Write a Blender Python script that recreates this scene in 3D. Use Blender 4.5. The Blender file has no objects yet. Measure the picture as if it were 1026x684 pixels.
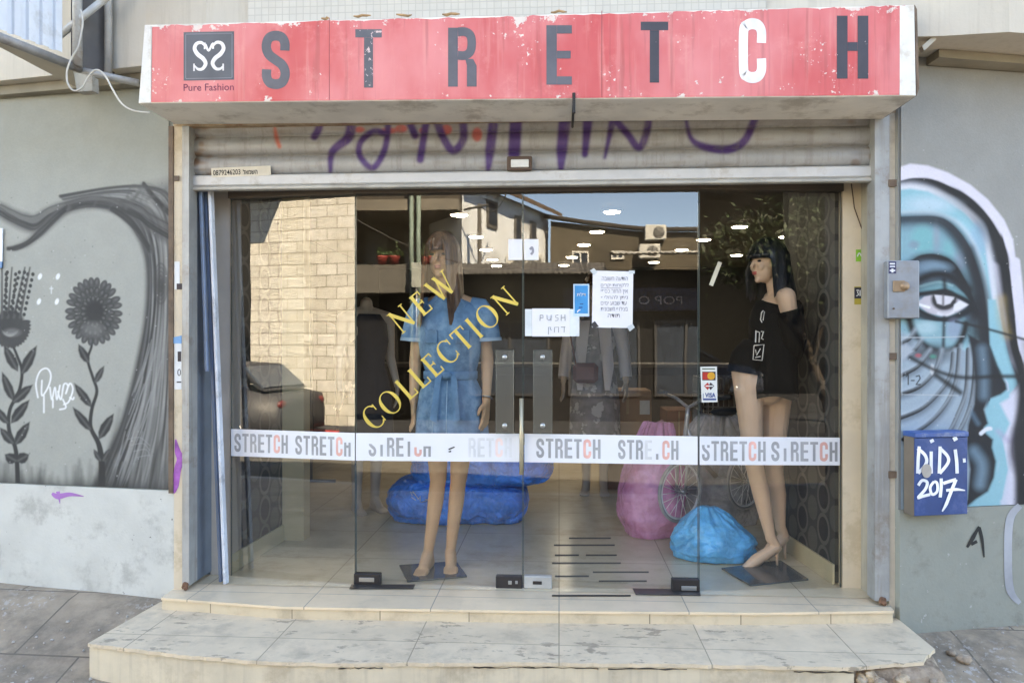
import bpy, math, random
import numpy as np
from mathutils import Vector, Matrix, noise as mnoise

random.seed(7)
R = math.radians
SC = bpy.context.scene
COL = SC.collection

# ------------------------------------------------------------------ camera, sky, sun, exposure
F, CX, CY, TH, CZ = 741.0, 513.0, 342.0, R(3.64), 1.25
cam_d = bpy.data.cameras.new('camera'); cam = bpy.data.objects.new('camera', cam_d); COL.objects.link(cam)
cam.location = (0, 0, CZ); cam.rotation_euler = (R(90), 0, TH)
cam_d.sensor_width = 36; cam_d.lens = 36*F/1026; cam_d.clip_start = .05; cam_d.clip_end = 600
SC.camera = cam

SUN_EL, SUN_AZ = 46.0, 30.0            # the sun stands behind the shop, so its front is in open shade
world = bpy.data.worlds.new('World'); SC.world = world; world.use_nodes = True
wn = world.node_tree
sky = wn.nodes.new('ShaderNodeTexSky'); sky.sky_type = 'NISHITA'; sky.sun_disc = False
sky.sun_elevation = R(SUN_EL); sky.sun_rotation = R(SUN_AZ); sky.dust_density = .1; sky.air_density = .7; sky.ozone_density = 3.0; sky.altitude = 800
bg = wn.nodes['Background']; bg.inputs['Strength'].default_value = 0.11
hs = wn.nodes.new('ShaderNodeHueSaturation'); hs.inputs['Saturation'].default_value = .95
wn.links.new(sky.outputs[0], hs.inputs['Color']); wn.links.new(hs.outputs[0], bg.inputs['Color'])
sun_d = bpy.data.lights.new('sun', 'SUN'); sun = bpy.data.objects.new('sun', sun_d); COL.objects.link(sun)
sun_d.energy = 5.0; sun_d.angle = R(.53); sun_d.color = (1, .95, .88)
sdir = Vector((math.sin(R(SUN_AZ))*math.cos(R(SUN_EL)), math.cos(R(SUN_AZ))*math.cos(R(SUN_EL)), math.sin(R(SUN_EL))))
sun.rotation_euler = (-sdir).to_track_quat('-Z', 'Y').to_euler(); sun.location = (0, 5, 20)

vs = SC.view_settings
vs.view_transform = 'Standard'; vs.look = 'None'; vs.gamma = 1; vs.use_curve_mapping = False
vs.exposure = 3.84
try:
    vs.use_white_balance = True; vs.white_balance_temperature = 9000; vs.white_balance_tint = 8
except Exception: pass
SC.render.engine = 'CYCLES'
cy = SC.cycles
cy.use_denoising = True; cy.max_bounces = 9; cy.diffuse_bounces = 4; cy.glossy_bounces = 4
cy.transparent_max_bounces = 20; cy.caustics_reflective = False; cy.caustics_refractive = False
cy.sample_clamp_indirect = 8

# ------------------------------------------------------------------ measuring helpers (photo pixel -> point on a known plane)
fw = Vector((-math.sin(TH), math.cos(TH), 0)); rt = Vector((math.cos(TH), math.sin(TH), 0)); up = Vector((0, 0, 1)); CAM = Vector((0, 0, CZ))
def ray(x, y): return fw + rt*((x-CX)/F) - up*((y-CY)/F)
def onZ(x, y, z):
    r = ray(x, y); return CAM + r*((z-CZ)/r.z)
def onY(x, y, Y):
    r = ray(x, y); return CAM + r*(Y/r.y)
class Plane:
    """vertical plane through two floor points; n faces the street"""
    def __init__(s, a, b):
        s.a = Vector((a[0], a[1], 0)); s.b = Vector((b[0], b[1], 0)); d = (s.b-s.a).normalized(); s.d = d
        s.n = Vector((d.y, -d.x, 0))
    def at(s, x, y, off=0):
        r = ray(x, y); o = s.a + s.n*off
        return CAM + r*((o-CAM).dot(s.n)/r.dot(s.n))
    def mir(s, x, y, Y):
        p = s.at(x, y); r = ray(x, y); q = r - s.n*(2*r.dot(s.n))
        return p + q*((Y-p.y)/q.y)
def s2l(c):
    c = c/255.0
    return c/12.92 if c <= .04045 else ((c+.055)/1.055)**2.4
def C(r, g, b, k=.85): return (s2l(r)*k, s2l(g)*k, s2l(b)*k)

# ------------------------------------------------------------------ materials
MATS = {}
def nod(nt, typ, **kw):
    n = nt.nodes.new(typ)
    for k, v in kw.items():
        if k in n.inputs: n.inputs[k].default_value = v
        else: setattr(n, k, v)
    return n
def rgba(c): return (c[0], c[1], c[2], 1)
def mixc(nt, fac, a, b, mode='MIX'):
    m = nt.nodes.new('ShaderNodeMix'); m.data_type = 'RGBA'; m.blend_type = mode
    for s, v in ((0, fac), (6, a), (7, b)):
        if hasattr(v, 'node') or hasattr(v, 'is_linked'): nt.links.new(v, m.inputs[s])
        else: m.inputs[s].default_value = v if s == 0 else rgba(v)
    return m.outputs[2]
def mth(nt, op, a, b=None, c=None, clamp=False):
    m = nt.nodes.new('ShaderNodeMath'); m.operation = op; m.use_clamp = clamp
    for i, v in enumerate((a, b, c)):
        if v is None: continue
        if hasattr(v, 'is_linked'): nt.links.new(v, m.inputs[i])
        else: m.inputs[i].default_value = v
    return m.outputs[0]
def ramp(nt, v, lo, hi):
    m = nt.nodes.new('ShaderNodeMapRange'); m.interpolation_type = 'SMOOTHSTEP'
    nt.links.new(v, m.inputs[0]); m.inputs[1].default_value = lo; m.inputs[2].default_value = hi
    return m.outputs[0]
def noise(nt, vec, scale, detail=5, rough=.55, stretch=None):
    if stretch:
        mp = nt.nodes.new('ShaderNodeMapping'); mp.inputs['Scale'].default_value = stretch
        nt.links.new(vec, mp.inputs[0]); vec = mp.outputs[0]
    n = nt.nodes.new('ShaderNodeTexNoise'); n.inputs['Scale'].default_value = scale
    n.inputs['Detail'].default_value = detail; n.inputs['Roughness'].default_value = rough
    nt.links.new(vec, n.inputs['Vector']); return n.outputs[0]
def base(name):
    m = bpy.data.materials.new(name); m.use_nodes = True; nt = m.node_tree
    p = nt.nodes['Principled BSDF']; tc = nt.nodes.new('ShaderNodeTexCoord')
    geo = nt.nodes.new('ShaderNodeNewGeometry')
    return m, nt, p, geo.outputs['Position'], tc.outputs['Object']
def mat(name, col, rough=.6, metal=0., var=.18, scale=5, bump=0., bscale=60, dirt=None, streak=None, spec=.5, attr=None, coat=0, obj=False, spots=None):
    if name in MATS: return MATS[name]
    m, nt, p, pos, ob = base(name)
    v = ob if obj else pos
    if attr:
        a = nt.nodes.new('ShaderNodeAttribute'); a.attribute_name = attr; c = a.outputs['Color']
    else:
        c = None
    n = noise(nt, v, scale)
    k = ramp(nt, n, .3, .7)
    if c is None: c = mixc(nt, k, tuple(x*(1-var) for x in col), tuple(min(1, x*(1+var)) for x in col))
    else: c = mixc(nt, k, c, (1-var, 1-var, 1-var), 'MULTIPLY') if var else c
    if dirt:
        dc, amt, ds = dirt
        dn = ramp(nt, noise(nt, v, ds, 8, .7), .56-.2*amt, .68)
        c = mixc(nt, mth(nt, 'MULTIPLY', dn, min(1, .35+amt*.6)), c, dc)
    if streak:
        dc, amt = streak
        dn = ramp(nt, noise(nt, v, 3, 6, .65, (9, 9, .5)), .48, .66)
        c = mixc(nt, mth(nt, 'MULTIPLY', dn, amt), c, dc)
    if spots:
        dc, thr, ss = spots
        dn = ramp(nt, noise(nt, v, ss, 3, .5), thr, thr+.03)
        c = mixc(nt, dn, c, dc)
    nt.links.new(c, p.inputs['Base Color'])
    p.inputs['Metallic'].default_value = metal
    rr = mth(nt, 'ADD', mth(nt, 'MULTIPLY', n, .2), rough-.1, clamp=True); nt.links.new(rr, p.inputs['Roughness'])
    p.inputs['Specular IOR Level'].default_value = spec
    if coat: p.inputs['Coat Weight'].default_value = coat
    if bump:
        b = nt.nodes.new('ShaderNodeBump'); b.inputs['Strength'].default_value = min(1, bump); b.inputs['Distance'].default_value = .004
        nt.links.new(noise(nt, v, bscale, 6, .6), b.inputs['Height']); nt.links.new(b.outputs[0], p.inputs['Normal'])
    MATS[name] = m; return m
def emit(name, col, s):
    if name in MATS: return MATS[name]
    m, nt, p, pos, ob = base(name)
    p.inputs['Base Color'].default_value = rgba(col); p.inputs['Emission Color'].default_value = rgba(col); p.inputs['Emission Strength'].default_value = s
    MATS[name] = m; return m
def brickmat(name, c1, c2, mortar, bw, bh, ms, rough=.8, plane='xz', bump=.5, dirt=None, off=.5, var=.2, nb=.0, vscale=8):
    m, nt, p, pos, ob = base(name)
    sx = nt.nodes.new('ShaderNodeSeparateXYZ'); nt.links.new(pos, sx.inputs[0])
    cb = nt.nodes.new('ShaderNodeCombineXYZ')
    nt.links.new(sx.outputs['XYZ'.index(plane[0].upper())], cb.inputs[0]); nt.links.new(sx.outputs['XYZ'.index(plane[1].upper())], cb.inputs[1])
    b = nt.nodes.new('ShaderNodeTexBrick'); nt.links.new(cb.outputs[0], b.inputs['Vector'])
    b.offset = off; b.inputs['Scale'].default_value = 1; b.inputs['Brick Width'].default_value = bw; b.inputs['Row Height'].default_value = bh
    b.inputs['Mortar Size'].default_value = ms; b.inputs['Mortar Smooth'].default_value = .3
    b.inputs['Color1'].default_value = rgba(c1); b.inputs['Color2'].default_value = rgba(c2); b.inputs['Mortar'].default_value = rgba(mortar)
    n = noise(nt, pos, vscale, 7, .65)
    c = mixc(nt, ramp(nt, n, .3, .75), b.outputs['Color'], (1-var, 1-var, 1-var), 'MULTIPLY')
    if dirt:
        dc, amt, ds = dirt
        dn = ramp(nt, noise(nt, pos, ds, 8, .7), .56-.2*amt, .68)
        c = mixc(nt, mth(nt, 'MULTIPLY', dn, min(1, .3+amt*.6)), c, dc)
    nt.links.new(c, p.inputs['Base Color']); p.inputs['Roughness'].default_value = rough
    bp = nt.nodes.new('ShaderNodeBump'); bp.inputs['Strength'].default_value = bump; bp.inputs['Distance'].default_value = .006
    h = mth(nt, 'ADD', mth(nt, 'MULTIPLY', mth(nt, 'SUBTRACT', 1.0, b.outputs['Fac']), 1.0), mth(nt, 'MULTIPLY', noise(nt, pos, 35, 6, .6), .35+nb))
    nt.links.new(h, bp.inputs['Height']); nt.links.new(bp.outputs[0], p.inputs['Normal'])
    MATS[name] = m; return m
def glassmat(name, refl, tint, rough=.0):
    m = bpy.data.materials.new(name); m.use_nodes = True; nt = m.node_tree; nt.nodes.clear()
    o = nt.nodes.new('ShaderNodeOutputMaterial'); g = nt.nodes.new('ShaderNodeBsdfGlossy'); t = nt.nodes.new('ShaderNodeBsdfTransparent')
    tcg = nt.nodes.new('ShaderNodeNewGeometry'); bpn = nt.nodes.new('ShaderNodeBump'); bpn.inputs['Strength'].default_value = .12; bpn.inputs['Distance'].default_value = .003
    nt.links.new(noise(nt, tcg.outputs['Position'], 2.2, 2, .4), bpn.inputs['Height']); nt.links.new(bpn.outputs[0], g.inputs['Normal'])
    g.inputs['Roughness'].default_value = rough; g.inputs['Color'].default_value = (1, 1, 1, 1); t.inputs['Color'].default_value = rgba(tint)
    f = nt.nodes.new('ShaderNodeLayerWeight'); f.inputs['Blend'].default_value = .12
    fac = mth(nt, 'ADD', mth(nt, 'MULTIPLY', f.outputs['Fresnel'], .6), refl, clamp=True)
    mx = nt.nodes.new('ShaderNodeMixShader'); nt.links.new(fac, mx.inputs[0]); nt.links.new(t.outputs[0], mx.inputs[1]); nt.links.new(g.outputs[0], mx.inputs[2])
    nt.links.new(mx.outputs[0], o.inputs[0]); MATS[name] = m; return m
def filmmat(name, col, alpha, rough=.25, bump=.8, bscale=14):
    """thin plastic film: partly see-through, shiny, crinkled"""
    m, nt, p, pos, ob = base(name)
    n = noise(nt, pos, 9, 6, .6)
    nt.links.new(mixc(nt, ramp(nt, n, .35, .7), tuple(x*.75 for x in col), tuple(min(1, x*1.25) for x in col)), p.inputs['Base Color'])
    p.inputs['Roughness'].default_value = rough; p.inputs['Alpha'].default_value = alpha
    b = nt.nodes.new('ShaderNodeBump'); b.inputs['Strength'].default_value = bump; b.inputs['Distance'].default_value = .02
    v = nt.nodes.new('ShaderNodeTexVoronoi'); v.inputs['Scale'].default_value = bscale; v.feature = 'F2'
    w = nt.nodes.new('ShaderNodeVectorMath'); w.operation = 'ADD'
    nn = nt.nodes.new('ShaderNodeTexNoise'); nn.inputs['Scale'].default_value = 6; nt.links.new(pos, nn.inputs['Vector'])
    nt.links.new(pos, w.inputs[0]); nt.links.new(nn.outputs[1], w.inputs[1]); nt.links.new(w.outputs[0], v.inputs['Vector'])
    nt.links.new(v.outputs['Distance'], b.inputs['Height']); nt.links.new(b.outputs[0], p.inputs['Normal'])
    MATS[name] = m; return m

# ------------------------------------------------------------------ mesh builder
class MB:
    def __init__(s): s.v = []; s.f = []; s.sm = []
    def add(s, vs_, fs, smooth=False):
        o = len(s.v); s.v += [Vector(x) for x in vs_]
        s.f += [tuple(i+o for i in f) for f in fs]; s.sm += [smooth]*len(fs); return s
    def box(s, a, b, bev=0):
        x0, y0, z0 = (min(a[i], b[i]) for i in range(3)); x1, y1, z1 = (max(a[i], b[i]) for i in range(3))
        return s.obox(((x0+x1)/2, (y0+y1)/2, (z0+z1)/2), (x1-x0, y1-y0, z1-z0), None, bev)
    def obox(s, c, size, M=None, bev=0):
        h = [d/2 for d in size]; b = min(bev, min(h)*.9)
        if b <= 0:
            vs_ = [Vector((sx*h[0], sy*h[1], sz*h[2])) for sx in (-1, 1) for sy in (-1, 1) for sz in (-1, 1)]
            fs = [(0, 1, 3, 2), (4, 6, 7, 5), (0, 4, 5, 1), (2, 3, 7, 6), (0, 2, 6, 4), (1, 5, 7, 3)]
        else:
            vs_ = []; idx = {}
            for sx in (-1, 1):
                for sy in (-1, 1):
                    for sz in (-1, 1):
                        for ax in range(3):
                            q = [sx*(h[0]-b), sy*(h[1]-b), sz*(h[2]-b)]; q[ax] = (sx, sy, sz)[ax]*h[ax]
                            idx[(sx, sy, sz, ax)] = len(vs_); vs_.append(Vector(q))
            fs = []
            for ax in range(3):
                o1, o2 = [i for i in range(3) if i != ax]
                for sg in (-1, 1):
                    loop = []
                    for a_, b_ in ((-1, -1), (1, -1), (1, 1), (-1, 1)):
                        k = [0, 0, 0]; k[ax] = sg; k[o1] = a_; k[o2] = b_; loop.append(idx[(*k, ax)])
                    fs.append(tuple(loop))
            for ax in range(3):
                o1, o2 = [i for i in range(3) if i != ax]
                for a_ in (-1, 1):
                    for b_ in (-1, 1):
                        l = []
                        for sg, od in ((-1, (o1, o2)), (1, (o2, o1))):
                            for oo in od:
                                k = [0, 0, 0]; k[ax] = sg; k[o1] = a_; k[o2] = b_; l.append(idx[(*k, oo)])
                        fs.append(tuple(l))
            for sx in (-1, 1):
                for sy in (-1, 1):
                    for sz in (-1, 1): fs.append(tuple(idx[(sx, sy, sz, a_)] for a_ in range(3)))
        c = Vector(c)
        vs_ = [(M @ q if M else q)+c for q in vs_]
        return s.add(vs_, fs)
    def tube(s, pts, r, n=8, cap=True):
        pts = [Vector(p) for p in pts]; rs = r if isinstance(r, (list, tuple)) else [r]*len(pts)
        vs_ = []; fs = []; pu = None
        for i, p in enumerate(pts):
            d = (pts[min(i+1, len(pts)-1)]-pts[max(i-1, 0)]).normalized()
            if pu is None:
                pu = d.cross(Vector((0, 0, 1)))
                if pu.length < .05: pu = d.cross(Vector((0, 1, 0)))
            pu = (pu - d*pu.dot(d)).normalized(); w = d.cross(pu)
            for k in range(n):
                a = 2*math.pi*k/n; vs_.append(p+(pu*math.cos(a)+w*math.sin(a))*rs[i])
        for i in range(len(pts)-1):
            for k in range(n): fs.append((i*n+k, i*n+(k+1) % n, (i+1)*n+(k+1) % n, (i+1)*n+k))
        if cap: fs += [tuple(range(n))[::-1], tuple(range((len(pts)-1)*n, len(pts)*n))]
        return s.add(vs_, fs, True)
    def rings(s, rings, cap=True, smooth=True, close=True):
        n = len(rings[0]); vs_ = [p for r_ in rings for p in r_]; fs = []
        for i in range(len(rings)-1):
            for k in range(n if close else n-1): fs.append((i*n+k, i*n+(k+1) % n, (i+1)*n+(k+1) % n, (i+1)*n+k))
        if cap: fs += [tuple(range(n))[::-1], tuple(range((len(rings)-1)*n, len(rings)*n))]
        return s.add(vs_, fs, smooth)
    def ell(s, c, r, M=None, nu=16, nv=10):
        c = Vector(c); vs_ = []; fs = []
        for j in range(nv+1):
            t = math.pi*j/nv
            for k in range(nu):
                a = 2*math.pi*k/nu; q = Vector((r[0]*math.sin(t)*math.cos(a), r[1]*math.sin(t)*math.sin(a), r[2]*math.cos(t)))
                vs_.append((M @ q if M else q)+c)
        for j in range(nv):
            for k in range(nu): fs.append((j*nu+k, (j+1)*nu+k, (j+1)*nu+(k+1) % nu, j*nu+(k+1) % nu))
        return s.add(vs_, fs, True)
    def cap(s, a, ra, b, rb, n=12):
        """tapered capsule"""
        a = Vector(a); b = Vector(b); d = (b-a).normalized(); pts = []; rs = []
        for t in (-90, -60, -30): pts.append(a+d*ra*math.sin(R(t))); rs.append(max(1e-4, ra*math.cos(R(t))))
        pts.append(a); rs.append(ra); pts.append(b); rs.append(rb)
        for t in (30, 60, 90): pts.append(b+d*rb*math.sin(R(t))); rs.append(max(1e-4, rb*math.cos(R(t))))
        return s.tube(pts, rs, n)
    def prism(s, poly, z0, z1):
        n = len(poly); vs_ = [(p[0], p[1], z0) for p in poly]+[(p[0], p[1], z1) for p in poly]
        fs = [tuple(range(n))[::-1], tuple(range(n, 2*n))]+[(i, (i+1) % n, n+(i+1) % n, n+i) for i in range(n)]
        return s.add(vs_, fs)
    def slab(s, pts, depth):
        """flat polygon of 3-D points given a thickness along vector depth"""
        d = Vector(depth); n = len(pts); vs_ = [Vector(p) for p in pts]+[Vector(p)+d for p in pts]
        fs = [tuple(range(n)), tuple(range(n, 2*n))[::-1]]+[(i, n+i, n+(i+1) % n, (i+1) % n) for i in range(n)]
        return s.add(vs_, fs)
    def build(s, name, m, parent=None, smooth=None, base_loc=None):
        me = bpy.data.meshes.new(name); V = s.v; loc = Vector((0, 0, 0))
        if parent is None:
            if base_loc is None:
                xs = [p.x for p in V]; ys = [p.y for p in V]; zs = [p.z for p in V]
                loc = Vector(((min(xs)+max(xs))/2, (min(ys)+max(ys))/2, min(zs)))
            else: loc = Vector(base_loc)
        me.from_pydata([tuple(p-loc) for p in V], [], s.f); me.update()
        me.polygons.foreach_set('use_smooth', [bool(x) if smooth is None else smooth for x in s.sm])
        o = bpy.data.objects.new(name, me); COL.objects.link(o); o.location = loc
        if m: me.materials.append(m)
        if parent is not None: adopt(o, parent)
        return o
WORLD = {}
def adopt(o, parent):
    o.parent = parent
    o.matrix_parent_inverse = Matrix.Translation(-parent_loc(parent))
def parent_loc(p):
    if p.parent is None: return Vector(p.location)
    return Vector((0, 0, 0))
def tag(o, label=None, cat=None, group=None, kind=None):
    for k, v in (('label', label), ('category', cat), ('group', group), ('kind', kind)):
        if v: o[k] = v
    return o
def thing(name, label, cat, loc=(0, 0, 0), group=None):
    o = bpy.data.objects.new(name, None); COL.objects.link(o); o.location = loc; o.empty_display_size = .1
    return tag(o, label, cat, group)
def recalc(o):
    import bmesh
    bm = bmesh.new(); bm.from_mesh(o.data); bmesh.ops.recalc_face_normals(bm, faces=bm.faces); bm.to_mesh(o.data); bm.free(); return o
def copy_tree(o, loc, label=None):
    c = o.copy(); COL.objects.link(c); c.location = loc
    if label: c['label'] = label
    def rec(src, dst):
        for ch in [k for k in bpy.data.objects if k.parent == src]:
            d = ch.copy(); COL.objects.link(d); d.parent = dst; d.matrix_parent_inverse = ch.matrix_parent_inverse.copy(); rec(ch, d)
    rec(o, c); return c
def solid(mb, name, m, parent, vox=.006, it=6, subdiv=0):
    """merge overlapping pieces into one continuous skin"""
    t = mb.build('tmp', None, None, base_loc=(0, 0, 0))
    md = t.modifiers.new('r', 'REMESH'); md.mode = 'VOXEL'; md.voxel_size = vox; md.use_smooth_shade = True
    sm = t.modifiers.new('s', 'SMOOTH'); sm.factor = .5; sm.iterations = it
    dg = bpy.context.evaluated_depsgraph_get(); dg.update()
    me = bpy.data.meshes.new_from_object(t.evaluated_get(dg)); old = t.data; bpy.data.objects.remove(t); bpy.data.meshes.remove(old)
    me.name = name; me.materials.clear(); me.materials.append(m)
    me.polygons.foreach_set('use_smooth', [True]*len(me.polygons))
    o = bpy.data.objects.new(name, me); COL.objects.link(o)
    if parent is not None: adopt(o, parent)
    return o

# ------------------------------------------------------------------ flat lettering in photo pixels
def ribbon(pts, w, n=6, smooth=True):
    """quads along a line; w a half-width or a list of them"""
    P = [np.array(p, float) for p in pts]; ws = list(w) if isinstance(w, (list, tuple)) else [w]*len(P)
    if smooth and len(P) > 2:
        Q = []; WQ = []
        for i in range(len(P)-1):
            p0, p1, p2, p3 = P[max(i-1, 0)], P[i], P[i+1], P[min(i+2, len(P)-1)]
            for k in range(n):
                t = k/n; Q.append(.5*((2*p1)+(-p0+p2)*t+(2*p0-5*p1+4*p2-p3)*t*t+(-p0+3*p1-3*p2+p3)*t**3)); WQ.append(ws[i]*(1-t)+ws[i+1]*t)
        Q.append(P[-1]); WQ.append(ws[-1]); P, ws = Q, WQ
    L = []; Rr = []
    for i in range(len(P)):
        d = P[min(i+1, len(P)-1)]-P[max(i-1, 0)]; d = d/(np.linalg.norm(d)+1e-9); nn = np.array([-d[1], d[0]])
        L.append(P[i]+nn*ws[i]); Rr.append(P[i]-nn*ws[i])
    return [[L[i], L[i+1], Rr[i+1], Rr[i]] for i in range(len(P)-1)]
def rect(x0, y0, x1, y1): return [[(x0, y0), (x1, y0), (x1, y1), (x0, y1)]]
SPTS = [(.415, .66), (.415, .79), (.36, .885), (.25, .915), (.14, .885), (.085, .79), (.085, .68), (.14, .58), (.25, .5), (.36, .42), (.415, .32), (.415, .21), (.36, .115), (.25, .085), (.14, .115), (.085, .21), (.085, .34)]
CPTS = [(.415, .62), (.415, .79), (.36, .885), (.25, .915), (.14, .885), (.085, .79), (.085, .21), (.14, .115), (.25, .085), (.36, .115), (.415, .21), (.415, .38)]
GL = {
 'S': [ribbon(SPTS, .085)], 'C': [ribbon(CPTS, .085)],
 'T': [rect(0, .86, .5, 1), rect(.165, 0, .335, .858)],
 'R': [rect(0, 0, .17, 1), ribbon([(.172, .93), (.3, .93), (.39, .87), (.415, .74), (.39, .6), (.3, .53), (.172, .53)], .075), [[(.33, 0), (.5, 0), (.5, .36), (.33, .36)], [(.33, .36), (.5, .36), (.44, .47), (.3, .47)]]],
 'E': [rect(0, 0, .18, 1), rect(.182, .86, .44, 1), rect(.182, .44, .42, .57), rect(.182, 0, .44, .14)],
 'H': [rect(0, 0, .17, 1), rect(.33, 0, .5, 1), rect(.172, .44, .328, .58)],
}
def serif(x, y, w=.1): return rect(x-w, y-.02, x+w, y+.02)
def ellring(cx, cy, rx, ry, a0, a1, thick, thin, n=28):
    out = []; pr = None
    for i in range(n+1):
        a = R(a0+(a1-a0)*i/n); t = thin+(thick-thin)*abs(math.cos(a))**1.5
        o = (cx+rx*math.cos(a), cy+ry*math.sin(a)); q = (cx+(rx-t)*math.cos(a), cy+(ry-max(thin, t*.45))*math.sin(a))
        if pr: out.append([pr[0], o, q, pr[1]])
        pr = (o, q)
    return out
def seg(x0, y0, x1, y1, h): return ribbon([(x0, y0), (x1, y1)], h, smooth=False)
SER = {
 'N': (.88, [seg(.14, 0, .14, 1, .03), seg(.74, 0, .74, 1, .03), seg(.13, .98, .75, .02, .075), serif(.12, 1), serif(.14, 0), serif(.74, 1)]),
 'E': (.66, [seg(.2, 0, .2, 1, .075), seg(.1, .975, .56, .975, .03), seg(.2, .52, .46, .52, .03), seg(.1, .025, .6, .025, .03), seg(.55, .8, .55, 1, .025), seg(.46, .42, .46, .62, .02), seg(.59, 0, .59, .22, .025)]),
 'W': (1.12, [seg(.1, 1, .36, 0, .07), seg(.36, 0, .56, .95, .028), seg(.52, 1, .78, 0, .07), seg(.78, 0, 1.0, 1, .028), serif(.1, 1), serif(.52, 1, .08), serif(1.0, 1)]),
 'C': (.84, [ellring(.47, .5, .42, .53, 45, 315, .16, .05), seg(.76, .66, .76, .95, .025), seg(.76, .05, .76, .3, .02)]),
 'O': (.96, [ellring(.46, .5, .44, .53, 0, 360, .16, .045)]),
 'L': (.64, [seg(.2, 0, .2, 1, .075), serif(.2, 1), seg(.1, .025, .6, .025, .03), seg(.59, 0, .59, .26, .025)]),
 'T': (.76, [seg(.36, 0, .36, 1, .075), seg(.04, .975, .68, .975, .03), seg(.055, .76, .055, 1, .025), seg(.665, .76, .665, 1, .025), serif(.36, 0)]),
 'I': (.38, [seg(.18, 0, .18, 1, .075), serif(.18, 1), serif(.18, 0)]),
}
def clip(poly, f):
    """keep the part of a convex polygon where f >= 0"""
    out = []
    for i in range(len(poly)):
        a, b = poly[i], poly[(i+1) % len(poly)]; fa, fb = f(a), f(b)
        if fa >= 0: out.append(a)
        if (fa >= 0) != (fb >= 0):
            t = fa/(fa-fb); out.append((a[0]+(b[0]-a[0])*t, a[1]+(b[1]-a[1])*t))
    return out if len(out) > 2 else None
def decal(name, m, parent, strokes, plane, off, to_px=lambda p: p, cut=None):
    """strokes: list of lists of polygons; each stroke sits a hair above the last"""
    mb = MB(); k = 0
    for st in strokes:
        for j_, po in enumerate(st):
            if cut:
                po = clip([tuple(q) for q in po], cut)
                if not po: continue
            px = [to_px(q) for q in po]
            mb.add([plane.at(q[0], q[1], off+.00015*k+.000012*(j_ % 12)) for q in px], [tuple(range(len(px)))])
        k += 1
    if not mb.v: return None
    return mb.build(name, m, parent)
def decals(name, m, parent, strokes, plane, off):
    for k, st in enumerate(strokes): decal(name, m, parent, [st], plane, off+.0002*k)
def textpolys(s, bold=0.0):
    cu = bpy.data.curves.new('t', 'FONT'); cu.body = s; cu.size = 1; cu.resolution_u = 3; cu.offset = bold; cu.fill_mode = 'FRONT'
    o = bpy.data.objects.new('t', cu); COL.objects.link(o)
    dg = bpy.context.evaluated_depsgraph_get(); dg.update()
    me = bpy.data.meshes.new_from_object(o.evaluated_get(dg))
    V = [(v.co.x, v.co.y) for v in me.vertices]; Fs = [tuple(p.vertices) for p in me.polygons]
    bpy.data.objects.remove(o); bpy.data.curves.remove(cu); bpy.data.meshes.remove(me); return V, Fs
def textdecal(name, m, parent, s, plane, off, x0, y0, x1, h, ang=0, bold=0.0, mirror=False, place=None):
    """text filling the pixel span x0..x1 with its base line at y0 and letter height h px"""
    if any('\u0590' <= ch <= '\u05ff' for ch in s): s = s[::-1]
    V, Fs = textpolys(s, bold)
    if not V: return None
    a0 = min(v[0] for v in V); a1 = max(v[0] for v in V); b0 = 0; b1 = max(v[1] for v in V)
    L = x1-x0; ca, sa = math.cos(R(ang)), math.sin(R(ang))
    pts = []
    for v in V:
        u = (v[0]-a0)/(a1-a0); u = 1-u if mirror else u
        dx, dy = u*L, (v[1]-b0)/(b1-b0)*h
        px = (x0+dx*ca-dy*sa, y0-dx*sa-dy*ca)
        pts.append(place(*px) if place else plane.at(px[0], px[1], off))
    mb = MB(); mb.add(pts, Fs); return mb.build(name, m, parent)

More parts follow.
